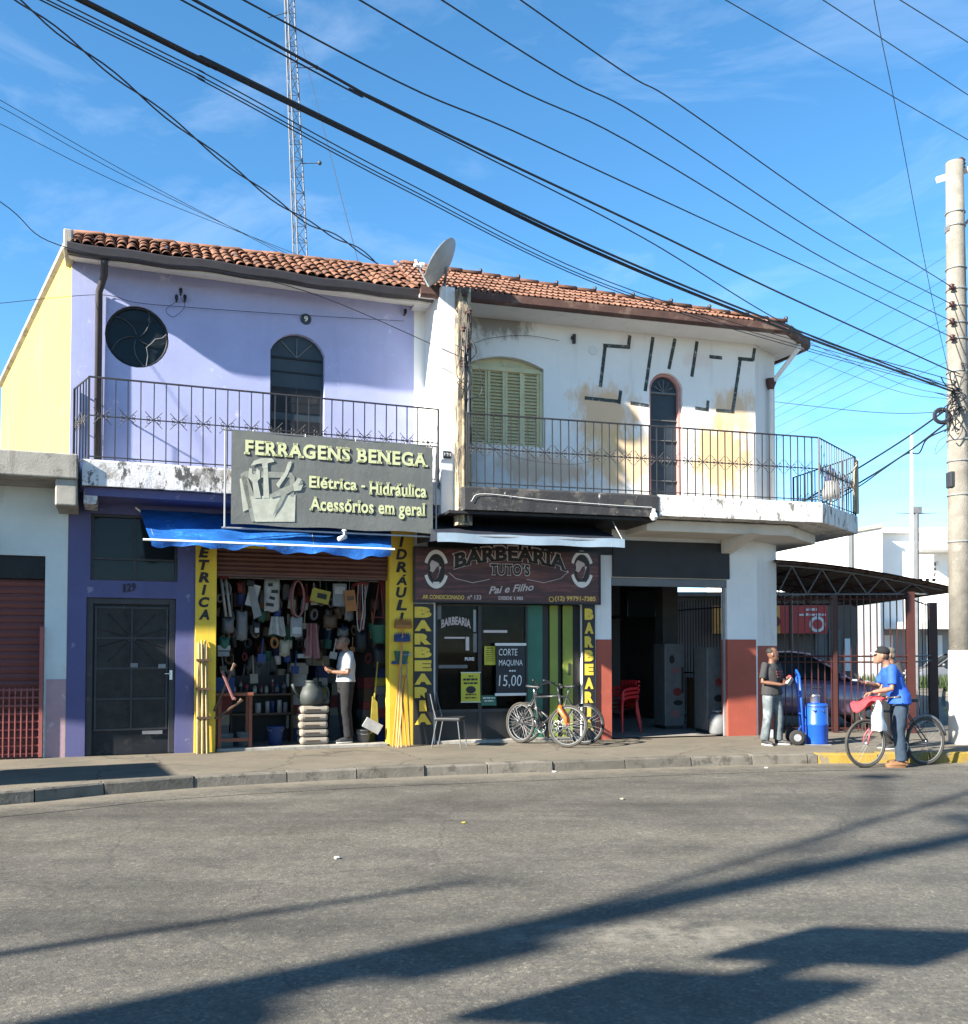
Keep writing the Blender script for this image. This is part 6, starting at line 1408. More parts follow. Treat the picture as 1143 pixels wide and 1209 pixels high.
for yy in (-.21,.21):
    wh = MB().lathe([(.03,-.03),(.10,-.03),(.125,-.02),(.125,.02),(.10,.03),(.03,.03)], (-.32,yy,SW+.125), 18, 'y').build('wheel', M['tyre'], t, smooth=True); MB().lathe([(.06,-.032),(.06,.032)], (-.32,yy,SW+.125), 12, 'y').build('rim', M['galv'], wh)
MB().tube([(-.32,-.2,SW+.125),(-.32,.2,SW+.125)], .012, 6).build('axle', M['galv'], t)
MB().tube([(-.32,0,SW+.13),(-.22,0,SW+.3)], .012, 6).build('brace', bl, t)
t = thing('plastic_drum', 'bright blue plastic drum standing on the hand truck plate', 'drum', ft_, (.02,0,SW+.015))
MB().lathe([(.165,0),(.175,.02),(.178,.29),(.184,.30),(.184,.33),(.178,.34),(.176,.60),(.165,.645),(.15,.655),(.15,.64)], (.02,0,SW+.015), 28).build('body', bl, t, smooth=True)
MB().lathe([(.155,0),(.155,.012),(.04,.016)], (.02,0,SW+.655), 24).build('lid', bl, t, smooth=True)
MB().tube([(.02+.176*math.cos(q),.176*math.sin(q),SW+.62) for q in [k*math.pi/12 for k in range(24)]], .008, 5, closed=True).build('rim_band', M['goods']['blue'], t)
for q in (-1.2,-1.9): MB().tube([(.02+.178*math.cos(q-.15),.178*math.sin(q-.15),SW+.56),(.02+.205*math.cos(q),.205*math.sin(q),SW+.545),(.02+.178*math.cos(q+.15),.178*math.sin(q+.15),SW+.56)], .010, 5).build('side_handle', M['goods']['blue'], t)
t = thing('steel_pot', 'small steel pot on top of the blue drum', 'pot', ft_, (-.01,-.02,SW+.672))
MB().lathe([(.075,0),(.08,.01),(.08,.11),(.088,.115),(.088,.12),(.074,.12),(.072,.015)], (-.01,-.02,SW+.672), 18).build('body', M['steel'], t, smooth=True); MB().lathe([(.086,0),(.07,.015),(.01,.022)], (-.01,-.02,SW+.793), 18).build('lid', M['steel'], t, smooth=True)
g = ground(908, 871, SW); mb = MB().box(g.x-.07,g.y-.04,SW+.001,g.x+.07,g.y+.04,SW+.14); mb.v = [v+V(rg.uniform(-.006,.006),0,0) for v in mb.v]; solo(mb, 'white_carton', 'small white carton on the pavement behind the man\'s legs', 'carton', G['white'], bevel=.006)
# ------------------------------------------------------------------ bicycles
def bicycle(name, label, fr, base, paint, fork_paint, tyre, r=.335, steer=0.0, lean=0.0, carrier=False, fk_r=1.0):
    """front is local -x; base is the ground point midway between the hubs"""
    t = thing(name, label, 'bicycle', fr, base); x0, y0, z0 = base
    wb_ = 1.04; hf = V(-wb_/2, 0, r); hr = V(wb_/2, 0, r); bb = V(.08, 0, .28); st = V(.22, 0, .80); ht = V(-.33, 0, .80); hb = V(-.375, 0, .62)
    c, s_ = math.cos(steer), math.sin(steer)
    ax = (ht-hb).normalized()
    Ms = Matrix.Translation(hb) @ Matrix.Rotation(steer, 4, ax) @ Matrix.Translation(-hb)
    LM = Matrix.Rotation(lean, 3, 'X')
    def put(mb, nm, mt, parent=t, steerit=False, smooth=True):
        mb.v = [LM @ ((Ms @ v) if steerit else v) + Vector(base) for v in mb.v]; return mb.build(nm, mt, parent, smooth=smooth)
    for hub, ste in ((hf, True), (hr, False)):
        ring = lambda R_, n=40: [hub+V(R_*math.cos(2*math.pi*k/n), 0, R_*math.sin(2*math.pi*k/n)) for k in range(n)]
        w_ = put(MB().tube(ring(r-.020), .020, 8, closed=True), 'wheel', tyre, t, ste)
        put(MB().tube(ring(r-.048), .010, 6, closed=True), 'rim', M['grey_paint'], w_, ste)
        put(MB().tube([hub+V(0,-.04,0), hub+V(0,.04,0)], .018, 8), 'hub', M['steel'], w_, ste)
        sp_ = MB()
        for k in range(28):
            a1 = 2*math.pi*k/28; a0 = a1+(.9 if k % 2 else -.9); sp_.tube([hub+V(.018*math.cos(a0),.03 if k%4<2 else -.03,.018*math.sin(a0)), hub+V((r-.055)*math.cos(a1),0,(r-.055)*math.sin(a1))], .0013, 3)
        o = put(sp_, 'spokes', M['galv'], w_, ste, False); o['kind'] = 'stuff'
    fm_ = MB(); fm_.tube([hb, bb], .019, 8); fm_.tube([ht, st+V(0,0,-.04)], .017, 8); fm_.tube([bb, st], .016, 8); fm_.tube([ht+V(0,0,.02), hb+V(0,0,-.02)], .022, 8)
    for sy in (-1, 1): fm_.tube([bb+V(0,sy*.03,0), hr+V(0,sy*.05,0)], .010, 6); fm_.tube([st+V(0,sy*.02,-.06), hr+V(0,sy*.05,0)], .009, 6)
    put(fm_, 'frame', paint)
    fk = MB()
    for sy in (-1, 1): fk.tube([hb+V(0,sy*.02,.02), hb+V(-.01,sy*.05,-.04), hf+V(.03,sy*.05,.12), hf+V(0,sy*.05,0)], [.016*fk_r,.02*fk_r,.016*fk_r,.01], 8)
    put(fk, 'fork', fork_paint, t, True)
    hbar = MB(); top = ht+ax*.16; hbar.tube([ht, top], .014, 8); hbar.tube(spline([top+V(.10,-.31,.05), top+V(.03,-.2,.04), top, top+V(.03,.2,.04), top+V(.10,.31,.05)], 4), .012, 7)
    hb_o = put(hbar, 'handlebar', M['bike_dark'], t, True)
    for sy in (-1, 1): put(MB().tube([top+V(.07,sy*.24,.046), top+V(.105,sy*.325,.051)], .017, 8), 'grip', M['plastic_dark'], hb_o, True)
    sd_ = MB(); sd_.tube([st, st+V(.015,0,.11)], .013, 8); put(sd_, 'seat_post', M['steel'])
    sdd = MB(); pr = [(-.15,.018,.0),(-.08,.028,.01),(0,.05,.012),(.07,.085,.02),(.12,.075,.022)]
    vs = []
    for xx, hw, hz in pr: vs += [st+V(.02+xx,-hw,.12+hz-.02), st+V(.02+xx,-hw*.8,.135+hz), st+V(.02+xx,hw*.8,.135+hz), st+V(.02+xx,hw,.12+hz-.02)]
    sdd.add(vs, [(i*4+k,i*4+(k+1)%4,(i+1)*4+(k+1)%4,(i+1)*4+k) for i in range(4) for k in range(4)]+[(0,1,2,3)[::-1],(16,17,18,19)]); put(sdd, 'saddle', M['plastic_dark'])
    ck = MB(); ck.tube([bb+V(.0,-.05,0)+V(.09*math.cos(k*.3142),0,.09*math.sin(k*.3142)) for k in range(20)], .006, 5, closed=True)
    for k in range(5): ck.tube([bb+V(0,-.05,0), bb+V(.09*math.cos(k*1.257),-.05,.09*math.sin(k*1.257))], .006, 4)
    ck.tube([bb+V(0,-.06,0), bb+V(-.05,-.08,-.16)], .010, 6); ck.tube([bb+V(0,.06,0), bb+V(.05,.08,.16)], .010, 6); put(ck, 'crank', M['steel'])
    for p in (bb+V(-.05,-.13,-.16), bb+V(.05,.13,.16)): put(MB().obox(p, (.09,.08,.02)), 'pedal', M['plastic_dark'], t, smooth=False)
    ch = MB(); ch.tube([bb+V(0,-.05,.09), hr+V(0,-.05,.035)], .005, 4); ch.tube([bb+V(0,-.05,-.09), bb+V(.3,-.05,-.075), hr+V(0,-.05,-.035)], .005, 4); put(ch, 'chain', M['iron_rust'])
    if carrier:
        put(MB().tube([hr+V((r+.03)*math.cos(a),0,(r+.03)*math.sin(a)) for a in [.2+k*.28 for k in range(9)]], .022, 5, ell=.4), 'mudguard', M['grey_paint'])
    return t
g0, g1 = ground(1018, 907), ground(1097, 903.5); gm_ = (g0+g1)/2; ang = math.degrees(math.atan2(g1.y-g0.y, g1.x-g0.x)); FB = Frame((gm_.x, gm_.y, 0), ang)
bicycle('bicycle', 'worn bicycle with dusty tyres held by the man in the blue shirt', FB, (0,0,.004), M['bike_dark'], M['bike_red'], M['tyre_worn'], r=.345, carrier=True)
# two bicycles in front of the barber door
gf = at_depth(665, 880, 15.25); gb_ = at_depth(617, 872, 15.92)
FB2 = Frame(((gf.x+gb_.x)/2, (gf.y+gb_.y)/2, 0), math.degrees(math.atan2(gb_.y-gf.y, gb_.x-gf.x)))
bicycle('bicycle', 'black bicycle with a bright orange fork parked at the barber door', FB2, (0,0,SW+.004), M['bike_dark'], M['bike_orange'], M['tyre_worn'], steer=.35, lean=.05, fk_r=2.2)
rr_ = at_depth(690, 870, 15.6); d3 = Vector((.80,-.38,0)).normalized(); FB3 = Frame((rr_.x-d3.x*.52, rr_.y-d3.y*.52, 0), math.degrees(math.atan2(d3.y, d3.x)))
bicycle('bicycle', 'black bicycle standing behind the orange-forked one at the barber door', FB3, (0,0,SW+.004), M['bike_dark'], M['bike_dark'], M['tyre'], steer=-.2, lean=-.05)

# ------------------------------------------------------------------ people
def remeshed(mb, name, mt, parent, voxel, smooth=4, fac=.5):
    me = mb.mesh('tmp', mt); o = bpy.data.objects.new('tmp', me); COL.objects.link(o)
    m = o.modifiers.new('r', 'REMESH'); m.mode = 'VOXEL'; m.voxel_size = voxel
    if smooth: s_ = o.modifiers.new('s', 'SMOOTH'); s_.factor = fac; s_.iterations = smooth
    bpy.context.view_layer.update(); dg = bpy.context.evaluated_depsgraph_get()
    nm = bpy.data.meshes.new_from_object(o.evaluated_get(dg)); bpy.data.objects.remove(o); bpy.data.meshes.remove(me); nm.name = name
    nm.materials.clear(); nm.materials.append(mt); nm.polygons.foreach_set('use_smooth', [True]*len(nm.polygons))
    return link(name, nm, parent)
def hand(mb, wrist, dirv, palm_n, side, curl, k=1.0):
    """palm, four jointed fingers of unequal length and a thumb from the side of the palm"""
    d = Vector(dirv).normalized(); n = Vector(palm_n); n = (n-d*n.dot(d)).normalized(); s_ = d.cross(n)*side; w = Vector(wrist)
    mb.tube([w-d*.01, w+d*.03*k, w+d*.085*k, w+d*.095*k], [.024*k,.036*k,.040*k,.03*k], 10, ell=.45, up=s_)
    for i, (off, ln) in enumerate(((.030,.072),(.010,.082),(-.010,.076),(-.029,.060))):
        p = w+d*.085*k+s_*off*k; a = 0; pts = [p-d*.02*k]; 
        for j, f_ in enumerate((.45,.32,.23)):
            a += curl*(.5,.8,.6)[j]; p = p+(d*math.cos(a)+n*math.sin(a))*ln*f_*k; pts.append(p.copy())
        mb.tube(pts, [.0095*k,.0095*k,.0085*k,.0075*k], 7)
    tb = w+d*.025*k+s_*.03*k; p1 = tb+(d*.6+s_*.7+n*.2).normalized()*.04*k; p2 = p1+(d*.85+s_*.2+n*(.2+.5*curl)).normalized()*.034*k; p3 = p2+(d*.8-s_*.1+n*(.3+.5*curl)).normalized()*.026*k
    mb.tube([tb-d*.01, tb, p1, p2, p3], [.013*k,.014*k,.012*k,.0105*k,.008*k], 7)
def head_mb(mb, c, M3):
    """head about its centre c, face towards local -y"""
    q = MB()
    prof = [(-.118,.030,-.075,-.020),(-.105,.046,-.086,.0),(-.085,.057,-.090,.035),(-.055,.066,-.090,.072),(-.02,.072,-.090,.090),(.015,.075,-.091,.098),(.05,.076,-.088,.098),(.08,.069,-.073,.086),(.102,.052,-.048,.062),(.115,.026,-.018,.030)]
    sg_ = 16; vs = []
    for z, hw, yf, yb in prof:
        cy, ry = (yf+yb)/2, (yb-yf)/2
        for k in range(sg_):
            a = 2*math.pi*k/sg_; ca_, sa = math.cos(a), math.sin(a)
            vs.append((hw*math.copysign(abs(ca_)**.85, ca_), cy+ry*math.copysign(abs(sa)**.9, sa), z))
    fs = [(i*sg_+k,i*sg_+(k+1)%sg_,(i+1)*sg_+(k+1)%sg_,(i+1)*sg_+k) for i in range(len(prof)-1) for k in range(sg_)]+[tuple(range(sg_))[::-1], tuple((len(prof)-1)*sg_+k for k in range(sg_))]
    q.add(vs, fs)
    q.add([(-.010,-.088,.02),(.010,-.088,.02),(-.019,-.086,-.032),(.019,-.086,-.032),(-.010,-.116,-.028),(.010,-.116,-.028),(0,-.09,-.042)], [(0,4,5,1),(0,2,4),(1,5,3),(2,6,4),(4,6,5),(5,6,3),(0,1,3,6,2)])   # nose
    q.ellipsoid((0,-.092,-.068), (.026,.010,.007), 10, 6); q.ellipsoid((0,-.090,-.080), (.022,.011,.008), 10, 6)             # lips
    q.ellipsoid((0,-.082,-.105), (.022,.016,.016), 10, 6)                                                                     # chin
    q.ellipsoid((-.033,-.083,.022), (.026,.012,.007), 10, 6); q.ellipsoid((.033,-.083,.022), (.026,.012,.007), 10, 6)          # brow
    for sx in (-1, 1): q.ellipsoid((sx*.078,.008,-.012), (.010,.020,.034), 10, 8, (0,0,sx*.35))                               # ears
    mb.extend(q, Matrix.Translation(c) @ M3.to_4x4())
def person(label, fr, base, H, P, skin, top, legs, hair='short', hairm=None, sleeve='short', shoe=None, sole=None, hp=(0,0,0), capm=None, tucked=False, bulk=1.0):
    """P: joints in local metres for a 1.70 m body; faces local -y. returns the root"""
    k = H/1.70; t = thing('person', label, 'person', fr, base); B = Vector(base)
    J = dict(pelvis=(0,0,.94), chest=(0,.01,1.24), neck=(0,.0,1.43), head=(0,-.02,1.585), ls=(.185,.01,1.385), rs=(-.185,.01,1.385), le=(.25,.03,1.12), re=(-.25,.03,1.12), lw=(.25,-.06,.88), rw=(-.25,-.06,.88), lh=(.09,0,.92), rh=(-.09,0,.92), lk=(.10,-.02,.50), rk=(-.10,-.02,.50), la=(.10,.03,.08), ra=(-.10,.03,.08), lt=(.11,-.14,.03), rt=(-.11,-.14,.03), lhd=(0,-.3,-1), rhd=(0,-.3,-1), lpn=(-1,0,0), rpn=(1,0,0), curl=.5)
    J.update(P); j = {q: (Vector(v)*k+B if q not in ('lhd','rhd','lpn','rpn') else Vector(v)) for q, v in J.items() if q != 'curl'}
    X = (1,0,0)
    HR = Euler(hp, 'XYZ').to_matrix() @ Matrix.Scale(k, 3)
    def loc(mb):
        return mb
    # skin: one continuous body
    b = MB(); head_mb(b, j['head'], HR)
    b.tube([j['chest'], j['neck']-V(0,0,.02), j['neck']+V(0,-.005,.04)*k, j['head']+V(0,.01,-.05)*k], [.08*k,.062*k,.055*k,.052*k], 12)
    b.tube([j['pelvis']+V(0,0,-.06), j['pelvis'], (j['pelvis']+j['chest'])/2, j['chest'], j['neck']-V(0,0,.03)], [.10*k,.13*k,.12*k,.135*k,.08*k], 14, ell=.66, up=X)
    for s_ in 'lr':
        sh, el, wr = j[s_+'s'], j[s_+'e'], j[s_+'w']
        b.tube([j['chest']+V(0,0,.06), sh, sh.lerp(el,.4), el, el.lerp(wr,.3), wr], [.06*k,.050*k,.045*k,.037*k,.039*k,.026*k], 10)
        hand(b, wr, j[s_+'hd'], j[s_+'pn'], 1 if s_ == 'l' else -1, J['curl'], k)
        b.tube([j['pelvis'], j[s_+'h'], j[s_+'k'], j[s_+'a'], j[s_+'a']-V(0,0,.02)], [.09*k,.078*k,.05*k,.034*k,.034*k], 10)
        b.tube([j[s_+'a'], (j[s_+'a']+j[s_+'t'])/2, j[s_+'t']], [.034*k,.033*k,.025*k], 8)
    def local(me_o):  # shift to the thing's base
        for v in me_o.data.vertices: v.co -= B
        return me_o
    local(remeshed(b, 'body', skin, t, .0075, 3))
    # eyes and brows
    for sx in (-1, 1):
        mb = MB(); mb.ellipsoid((sx*.031,-.0835,.004), (.012,.008,.006), 8, 6); ey = MB().extend(mb, Matrix.Translation(j['head']) @ HR.to_4x4()); e_o = local(ey_build(ey, 'eye', M['goods']['white'], t))
        mb = MB(); mb.ellipsoid((sx*.031,-.0905,.004), (.0055,.003,.0055), 8, 6); local(ey_build(MB().extend(mb, Matrix.Translation(j['head']) @ HR.to_4x4()), 'iris', M['hair'], e_o))
        mb = MB(); mb.tube([(sx*.014,-.094,.024),(sx*.032,-.096,.028),(sx*.052,-.086,.022)], .0042, 5); local(ey_build(MB().extend(mb, Matrix.Translation(j['head']) @ HR.to_4x4()), 'eyebrow', hairm or M['hair'], t))
    # top
    s1 = MB(); hem = j['pelvis']+V(0,0,-.07*k if not tucked else .02*k)
    mid = (j['pelvis']+j['chest'])/2
    s1.tube([hem, j['pelvis']+V(0,0,.04), mid, j['chest'], j['chest'].lerp(j['neck'],.55), j['neck']+V(0,0,-.005)], [q*k*bulk for q in (.195,.185,.165,.180,.165,.072)], 18, ell=[.74,.72,.74,.70,.66,.9], up=X)
    for s_ in 'lr':
        sh, el, wr = j[s_+'s'], j[s_+'e'], j[s_+'w']
        if sleeve == 'short': s1.tube([j['chest'].lerp(j['neck'],.4), sh+V(0,0,.008), sh.lerp(el,.5), sh.lerp(el,.80)], [.075*k,.070*k,.066*k,.068*k], 12)
        else: s1.tube([j['chest'].lerp(j['neck'],.4), sh+V(0,0,.008), sh.lerp(el,.5), el, el.lerp(wr,.5), el.lerp(wr,.93)], [.075*k,.066*k,.058*k,.052*k,.045*k,.036*k], 12)
    wr_ = random.Random(int(H*1000)); s_o = remeshed(s1, 'shirt', top, t, .012, 6); local(s_o)
    crumple(s_o, .006, 9+H)
    # trousers
    t1 = MB(); t1.tube([j['pelvis']+V(0,0,.09*k if tucked else .03*k), j['pelvis']+V(0,0,.0), j['pelvis']+V(0,0,-.09*k)], [.155*k*bulk,.168*k*bulk,.15*k*bulk], 16, ell=.74, up=X)
    for s_ in 'lr':
        h, kn, an = j[s_+'h'], j[s_+'k'], j[s_+'a']
        t1.tube([h+V(0,0,.04), h.lerp(kn,.3), kn, kn.lerp(an,.5), an+V(0,0,.01)], [.096*k*bulk,.092*k*bulk,.074*k*bulk,.070*k*bulk,.072*k*bulk], 14)
    t_o = remeshed(t1, 'trousers', legs, t, .012, 5); local(t_o); crumple(t_o, .007, 14+H)
    # shoes
    for s_ in 'lr':
        a, to = j[s_+'a'], j[s_+'t']; dv = V(to.x-a.x, to.y-a.y, 0).normalized(); heel = V(a.x, a.y, B.z)-dv*.055*k; toe = heel+dv*.275*k; sd_ = V(-dv.y, dv.x, 0)
        zb = min(a.z, to.z)-.03 if min(a.z, to.z)-B.z > .1 else B.z
        heel.z = toe.z = zb
        m1 = MB(); m1.tube([heel+V(0,0,.05), heel+dv*.05+V(0,0,.055), heel+dv*.13*k+V(0,0,.05), heel+dv*.21*k+V(0,0,.036), toe+V(0,0,.028)], [.032*k,.042*k,.045*k,.044*k,.026*k], 12, ell=.95, up=sd_); m1.tube([a+V(0,0,.02), heel+dv*.06*k+V(0,0,.05)], [.04*k,.042*k], 10)
        so = local(remeshed(m1, 'shoe', shoe or M['shoe'], t, .008, 3))
        m2 = MB(); pts = []
        for q, wd_ in ((0,.026),(.03,.037),(.1,.038),(.18,.046),(.24,.04),(.272,.018)): pts.append((heel+dv*q*k, wd_*k))
        poly = [(p-sd_*w_) for p, w_ in pts]+[(p+sd_*w_) for p, w_ in pts[::-1]]
        m2.slab([(p.x,p.y) for p in poly], zb, zb+.022); local(ey_build(m2, 'sole', sole or M['sole'], so))
    # hair or cap
    T4 = Matrix.Translation(j['head']) @ HR.to_4x4()
    if hair in ('short', 'long', 'grey'):
        m3 = MB(); m3.ellipsoid((0,.012,.045), (.0805,.098,.080), 16, 10, (.32,0,0)); m3.ellipsoid((0,.05,-.01), (.074,.062,.075), 14, 8)
        if hair == 'long': m3.ellipsoid((0,.06,-.08), (.085,.05,.13), 14, 8)
        local(remeshed(MB().extend(m3, T4), 'hair', hairm or M['hair'], t, .008, 2))
    elif hair == 'shaved':
        m3 = MB(); m3.ellipsoid((0,.016,.042), (.0785,.0955,.0775), 16, 10, (.22,0,0)); local(remeshed(MB().extend(m3, T4), 'hair', hairm or M['hair'], t, .008, 2))
    elif hair == 'cap':
        m3 = MB(); m3.ellipsoid((0,.05,-.005), (.075,.058,.06), 14, 8); local(remeshed(MB().extend(m3, T4), 'hair', hairm or M['hair'], t, .008, 2))
        cp_ = thing_child('cap', t)
        m4 = MB(); m4.lathe([(.086,.0),(.088,.03),(.080,.065),(.055,.092),(.01,.103)], (0,0,0), 20); m4.v = [V(v.x, v.y*1.16+.006, v.z+.03) for v in m4.v]
        c_o = local(ey_build(MB().extend(m4, T4), 'cap', capm or M['tee_black'], t, True))
        m5 = MB(); m5.grid(lambda u, v: ((u-.5)*.15*(1-.25*v*v), -.085-.085*v*(1-(2*u-1)**2*.5), .036-.012*v-.02*(2*u-1)**2), 10, 5); m5.grid(lambda u, v: ((u-.5)*.15*(1-.25*v*v), -.085-.085*v*(1-(2*u-1)**2*.5), .032-.012*v-.02*(2*u-1)**2), 10, 5)
        local(ey_build(MB().extend(m5, T4), 'brim', M['goods']['white'], c_o, True))
        m6 = MB(); m6.ellipsoid((0,-.085,.075), (.05,.02,.03), 10, 6); local(ey_build(MB().extend(m6, T4), 'front_panel', M['goods']['white'], c_o, True))
    return t, j
def thing_child(*a): return None
def ey_build(mb, name, mt, parent, smooth=True):
    o = link(name, mb.mesh(name, mt, smooth), parent); return o
def crumple(o, amp, seed):
    from mathutils import noise
    me = o.data; 
    for v in me.vertices:
        p = v.co; q = Vector((p.x*9+seed, p.y*9, p.z*6)); w_ = noise.noise(q)*.6+noise.noise(q*2.3)*.4; v.co = p+v.normal*(w_*amp)
    me.update()
def facing(px, py, z, deg): g = ground(px, py, z); return Frame((g.x, g.y, 0), deg), (0, 0, z)
def hgt(px, py_foot, py_top, z): g = ground(px, py_foot, z); return at_depth(px, py_top, g.y).z-z
# man with his hands together, black shirt
fr, base = facing(912, 879.5, SW, 38)
H1 = hgt(911, 879.5, 764.5, SW)
t, j = person('man in a charcoal T-shirt and faded jeans standing by the red column', fr, base, H1, dict(lw=(.03,-.30,1.10), rw=(-.10,-.27,1.06), le=(.25,-.03,1.10), re=(-.27,.0,1.10), lhd=(-.5,-.5,.35), rhd=(.8,-.5,.2), lpn=(-.3,0,1), rpn=(.2,-.1,1), lk=(.11,-.06,.50), la=(.14,-.02,.08), lt=(.20,-.18,.03), ra=(-.14,.06,.08), rt=(-.18,-.11,.03), rk=(-.12,0,.50), curl=.7), M['skin_dark'], M['tee_black'], M['jeans'], 'shaved', hp=(-.05,0,.75), sole=M['sole'], bulk=1.14)
# print on the shirt front
mb = MB()
for k in range(3): mb.box(-.09+.02*k,-.163,1.27-.045*k,.09-.01*k,-.15,1.29-.045*k)
mb.v = [v*(H1/1.7)+Vector(base) for v in mb.v]; mb.build('shirt_print', M['goods']['red'], t)
pk_ = (j['lw']+j['rw'])/2+V(.03,-.07,.04); mb = MB().obox(pk_, (.08,.05,.13), (.3,.5,0)); mb.v = list(mb.v)
o = solo(mb, 'drink_pack', 'small red and white pack in the hands of the man in charcoal', 'pack', M['goods']['white'], fr, bevel=.008)
mb = MB().obox(pk_+V(.012,-.004,.052), (.085,.055,.06), (.3,.5,0)); solo(mb, 'red_bag', 'crumpled red bag above the white pack in the man\'s hands', 'bag', M['red_cloth'], fr, bevel=.015)
# cyclist in royal blue
fr, base = facing(1063, 905.0, .0, -98)
H2 = hgt(1052, 905.0, 761, .0)
t, j = person('man in a royal blue shirt and cap straddling a bicycle at the kerb', fr, base, H2, dict(chest=(0,-.09,1.22), neck=(0,-.16,1.40), head=(0,-.23,1.545), ls=(.185,-.14,1.365), rs=(-.185,-.11,1.365), le=(.24,-.16,1.09), lw=(.20,-.40,1.04), lhd=(-.1,-.9,-.25), lpn=(0,-.4,-1), re=(-.27,-.22,1.11), rw=(-.12,-.43,1.16), rhd=(.2,-.8,.5), rpn=(.5,-.2,.6), lh=(.09,0,.92), lk=(.13,-.05,.50), la=(.15,-.02,.08), lt=(.16,-.20,.03), rk=(-.15,.0,.50), ra=(-.17,.10,.08), rt=(-.2,-.06,.03), curl=.8), M['skin'], M['tee_blue'], M['jeans_dark'], 'cap', hp=(-.12,0,-.1), shoe=M['brown_leather'], sole=M['brown_leather'], capm=M['trouser_dark'], bulk=1.12)
kk = H2/1.7
mb = MB(); mb.tube([Vector(q)*kk+Vector(base) for q in ((.262,-.155,1.15),(.235,-.215,1.155),(.19,-.17,1.15))], .006, 4)
for dz, w_ in ((0,.05),(-.05,.07),(-.1,.05)): 
    m5 = MB(); m5.obox(Vector((.03,.058,1.30+dz))*kk+Vector(base), (w_*2,.006,.03), (-.25,0,0)); m5.build('shirt_print', M['goods']['white'], t)
ph_ = j['rw']+V(.04,-.11,.07); solo(MB().obox(ph_, (.075,.012,.15), (.6,0,.2)), 'mobile_phone', 'dark mobile phone held up by the cyclist', 'phone', M['plastic_dark'], fr, bevel=.005)
# red cloth over the handlebar, white carrier bag hanging from it
hbw = FB.w(-.30, 0, 1.0)
mb = MB(); n = 18
for dy in (0, .008): mb.grid(lambda u, v: (-.62+.36*u+.03*math.sin(v*6), -.16+.34*v, .90+.13*math.sin(u*2.2)*(1-.5*abs(2*v-1))+.02*math.sin(u*9+v*7)+dy-.1*(1-u)*abs(math.sin(v*3))), n, n)
solo(mb, 'red_garment', 'red cloth draped over the bicycle handlebar', 'cloth', M['red_cloth'], FB, smooth=True)
mb = MB()
for sg__ in (-1, 1): mb.grid(lambda u, v: (-.47+(.02+.12*v**.6)*(2*u-1)*(1 if v < .97 else .92)+.015*math.sin(v*9), -.20+sg__*(.012+.05*math.sin(min(1,v*1.05)*math.pi*.75)*(1-(2*u-1)**2)), .96-.42*v+.01*math.sin(u*11)), 14, 14)
solo(mb, 'carrier_bag', 'white plastic carrier bag hanging from the bicycle handlebar', 'bag', M['plastic_white'], FB, smooth=True)
# person partly hidden behind the cyclist
fr, base = facing(1053, 884, SW, -80); H3 = hgt(1048, 884, 764, SW)
person('person standing behind the man in royal blue, mostly hidden by him', fr, base, H3, dict(head=(0,-.03,1.575), le=(.24,.06,1.13), lw=(.20,-.10,.92), lhd=(-.2,-.6,-.5), lpn=(-.5,0,-.6)), M['skin'], M['tee_black'], M['trouser_dark'], 'grey', hairm=M['hair_grey'], hp=(0,0,-.3))
# shopkeeper in white
fw = FL.w(FL.p(408, 870, .25)[0], .25, 0); fr = Frame((fw.x, fw.y, 0), FL.deg-88); base = (0,0,SW+.05)
H4 = FL.p(404, 748, .25)[1]-SW-.05
person('man in a white shirt and dark trousers standing in the hardware shop', fr, base, min(H4, 1.72), dict(head=(0,-.06,1.57), le=(.23,-.03,1.10), lw=(.13,-.25,1.12), lhd=(-.3,-.8,.3), lpn=(-.5,0,.6), re=(-.23,-.05,1.10), rw=(-.12,-.26,1.18), rhd=(.3,-.8,.4), rpn=(.5,0,.5), curl=.7), M['skin'], M['shirt_white'], M['trouser_dark'], 'shaved', hairm=M['hair_grey'], hp=(-.35,0,.0), tucked=True, bulk=1.12)
# assistant behind the counter
fw = FL.w(FL.p(308, 850, 1.9)[0], 1.9, 0); fr = Frame((fw.x, fw.y, 0), FL.deg+12)
person('person in a grey top and dark waistcoat in the dim shop behind the bottle shelf', fr, (0,0,SW+.05), 1.62, dict(le=(.27,-.05,1.12), lw=(.12,-.26,1.02), lhd=(-.6,-.6,0), lpn=(0,0,-1), re=(-.27,-.05,1.12), rw=(-.12,-.26,1.02), rhd=(.6,-.6,0), rpn=(0,0,-1)), M['skin'], M['goods']['silver'], M['trouser_dark'], 'short', hp=(-.2,0,0))
# ------------------------------------------------------------------ parking lot: fence, canopy, car
cA = FR.w(CH[0]-.02, CH[1]+.06, 0); pC = ground(1076.5, 865.5, SW); pD = ground(1102.5, 850, SW); pM = ground(1001, 869, SW)
fs0 = Vector((cA.x+.05, cA.y-.1, 0)); fs1 = Vector((pC.x, pC.y, 0)); fs2 = Vector((pD.x, pD.y, 0))
ZT = at_depth(1076, 702, pC.y).z
fence = thing('metal_fence', 'red-brown metal bar fence with square posts around the parking lot', 'fence', WORLD, (fs1.x, fs1.y, SW))
tt = (Vector((pM.x,pM.y,0))-fs0).dot((fs1-fs0).normalized())/(fs1-fs0).length
def sqpost(P, w, z1):
    d = (fs1-fs0).normalized(); n = V(-d.y,d.x,0); h = w/2
    mb = MB(); mb.slab([tuple((P+d*a*h+n*b*h)[:2]) for a, b in ((-1,-1),(1,-1),(1,1),(-1,1))], SW, z1); mb.build('post', M['brown_metal'], fence)
sqpost(fs0.lerp(fs1, tt), .075, ZT); sqpost(fs1, .13, ZT+.05); sqpost(fs2, .16, ZT+.02)
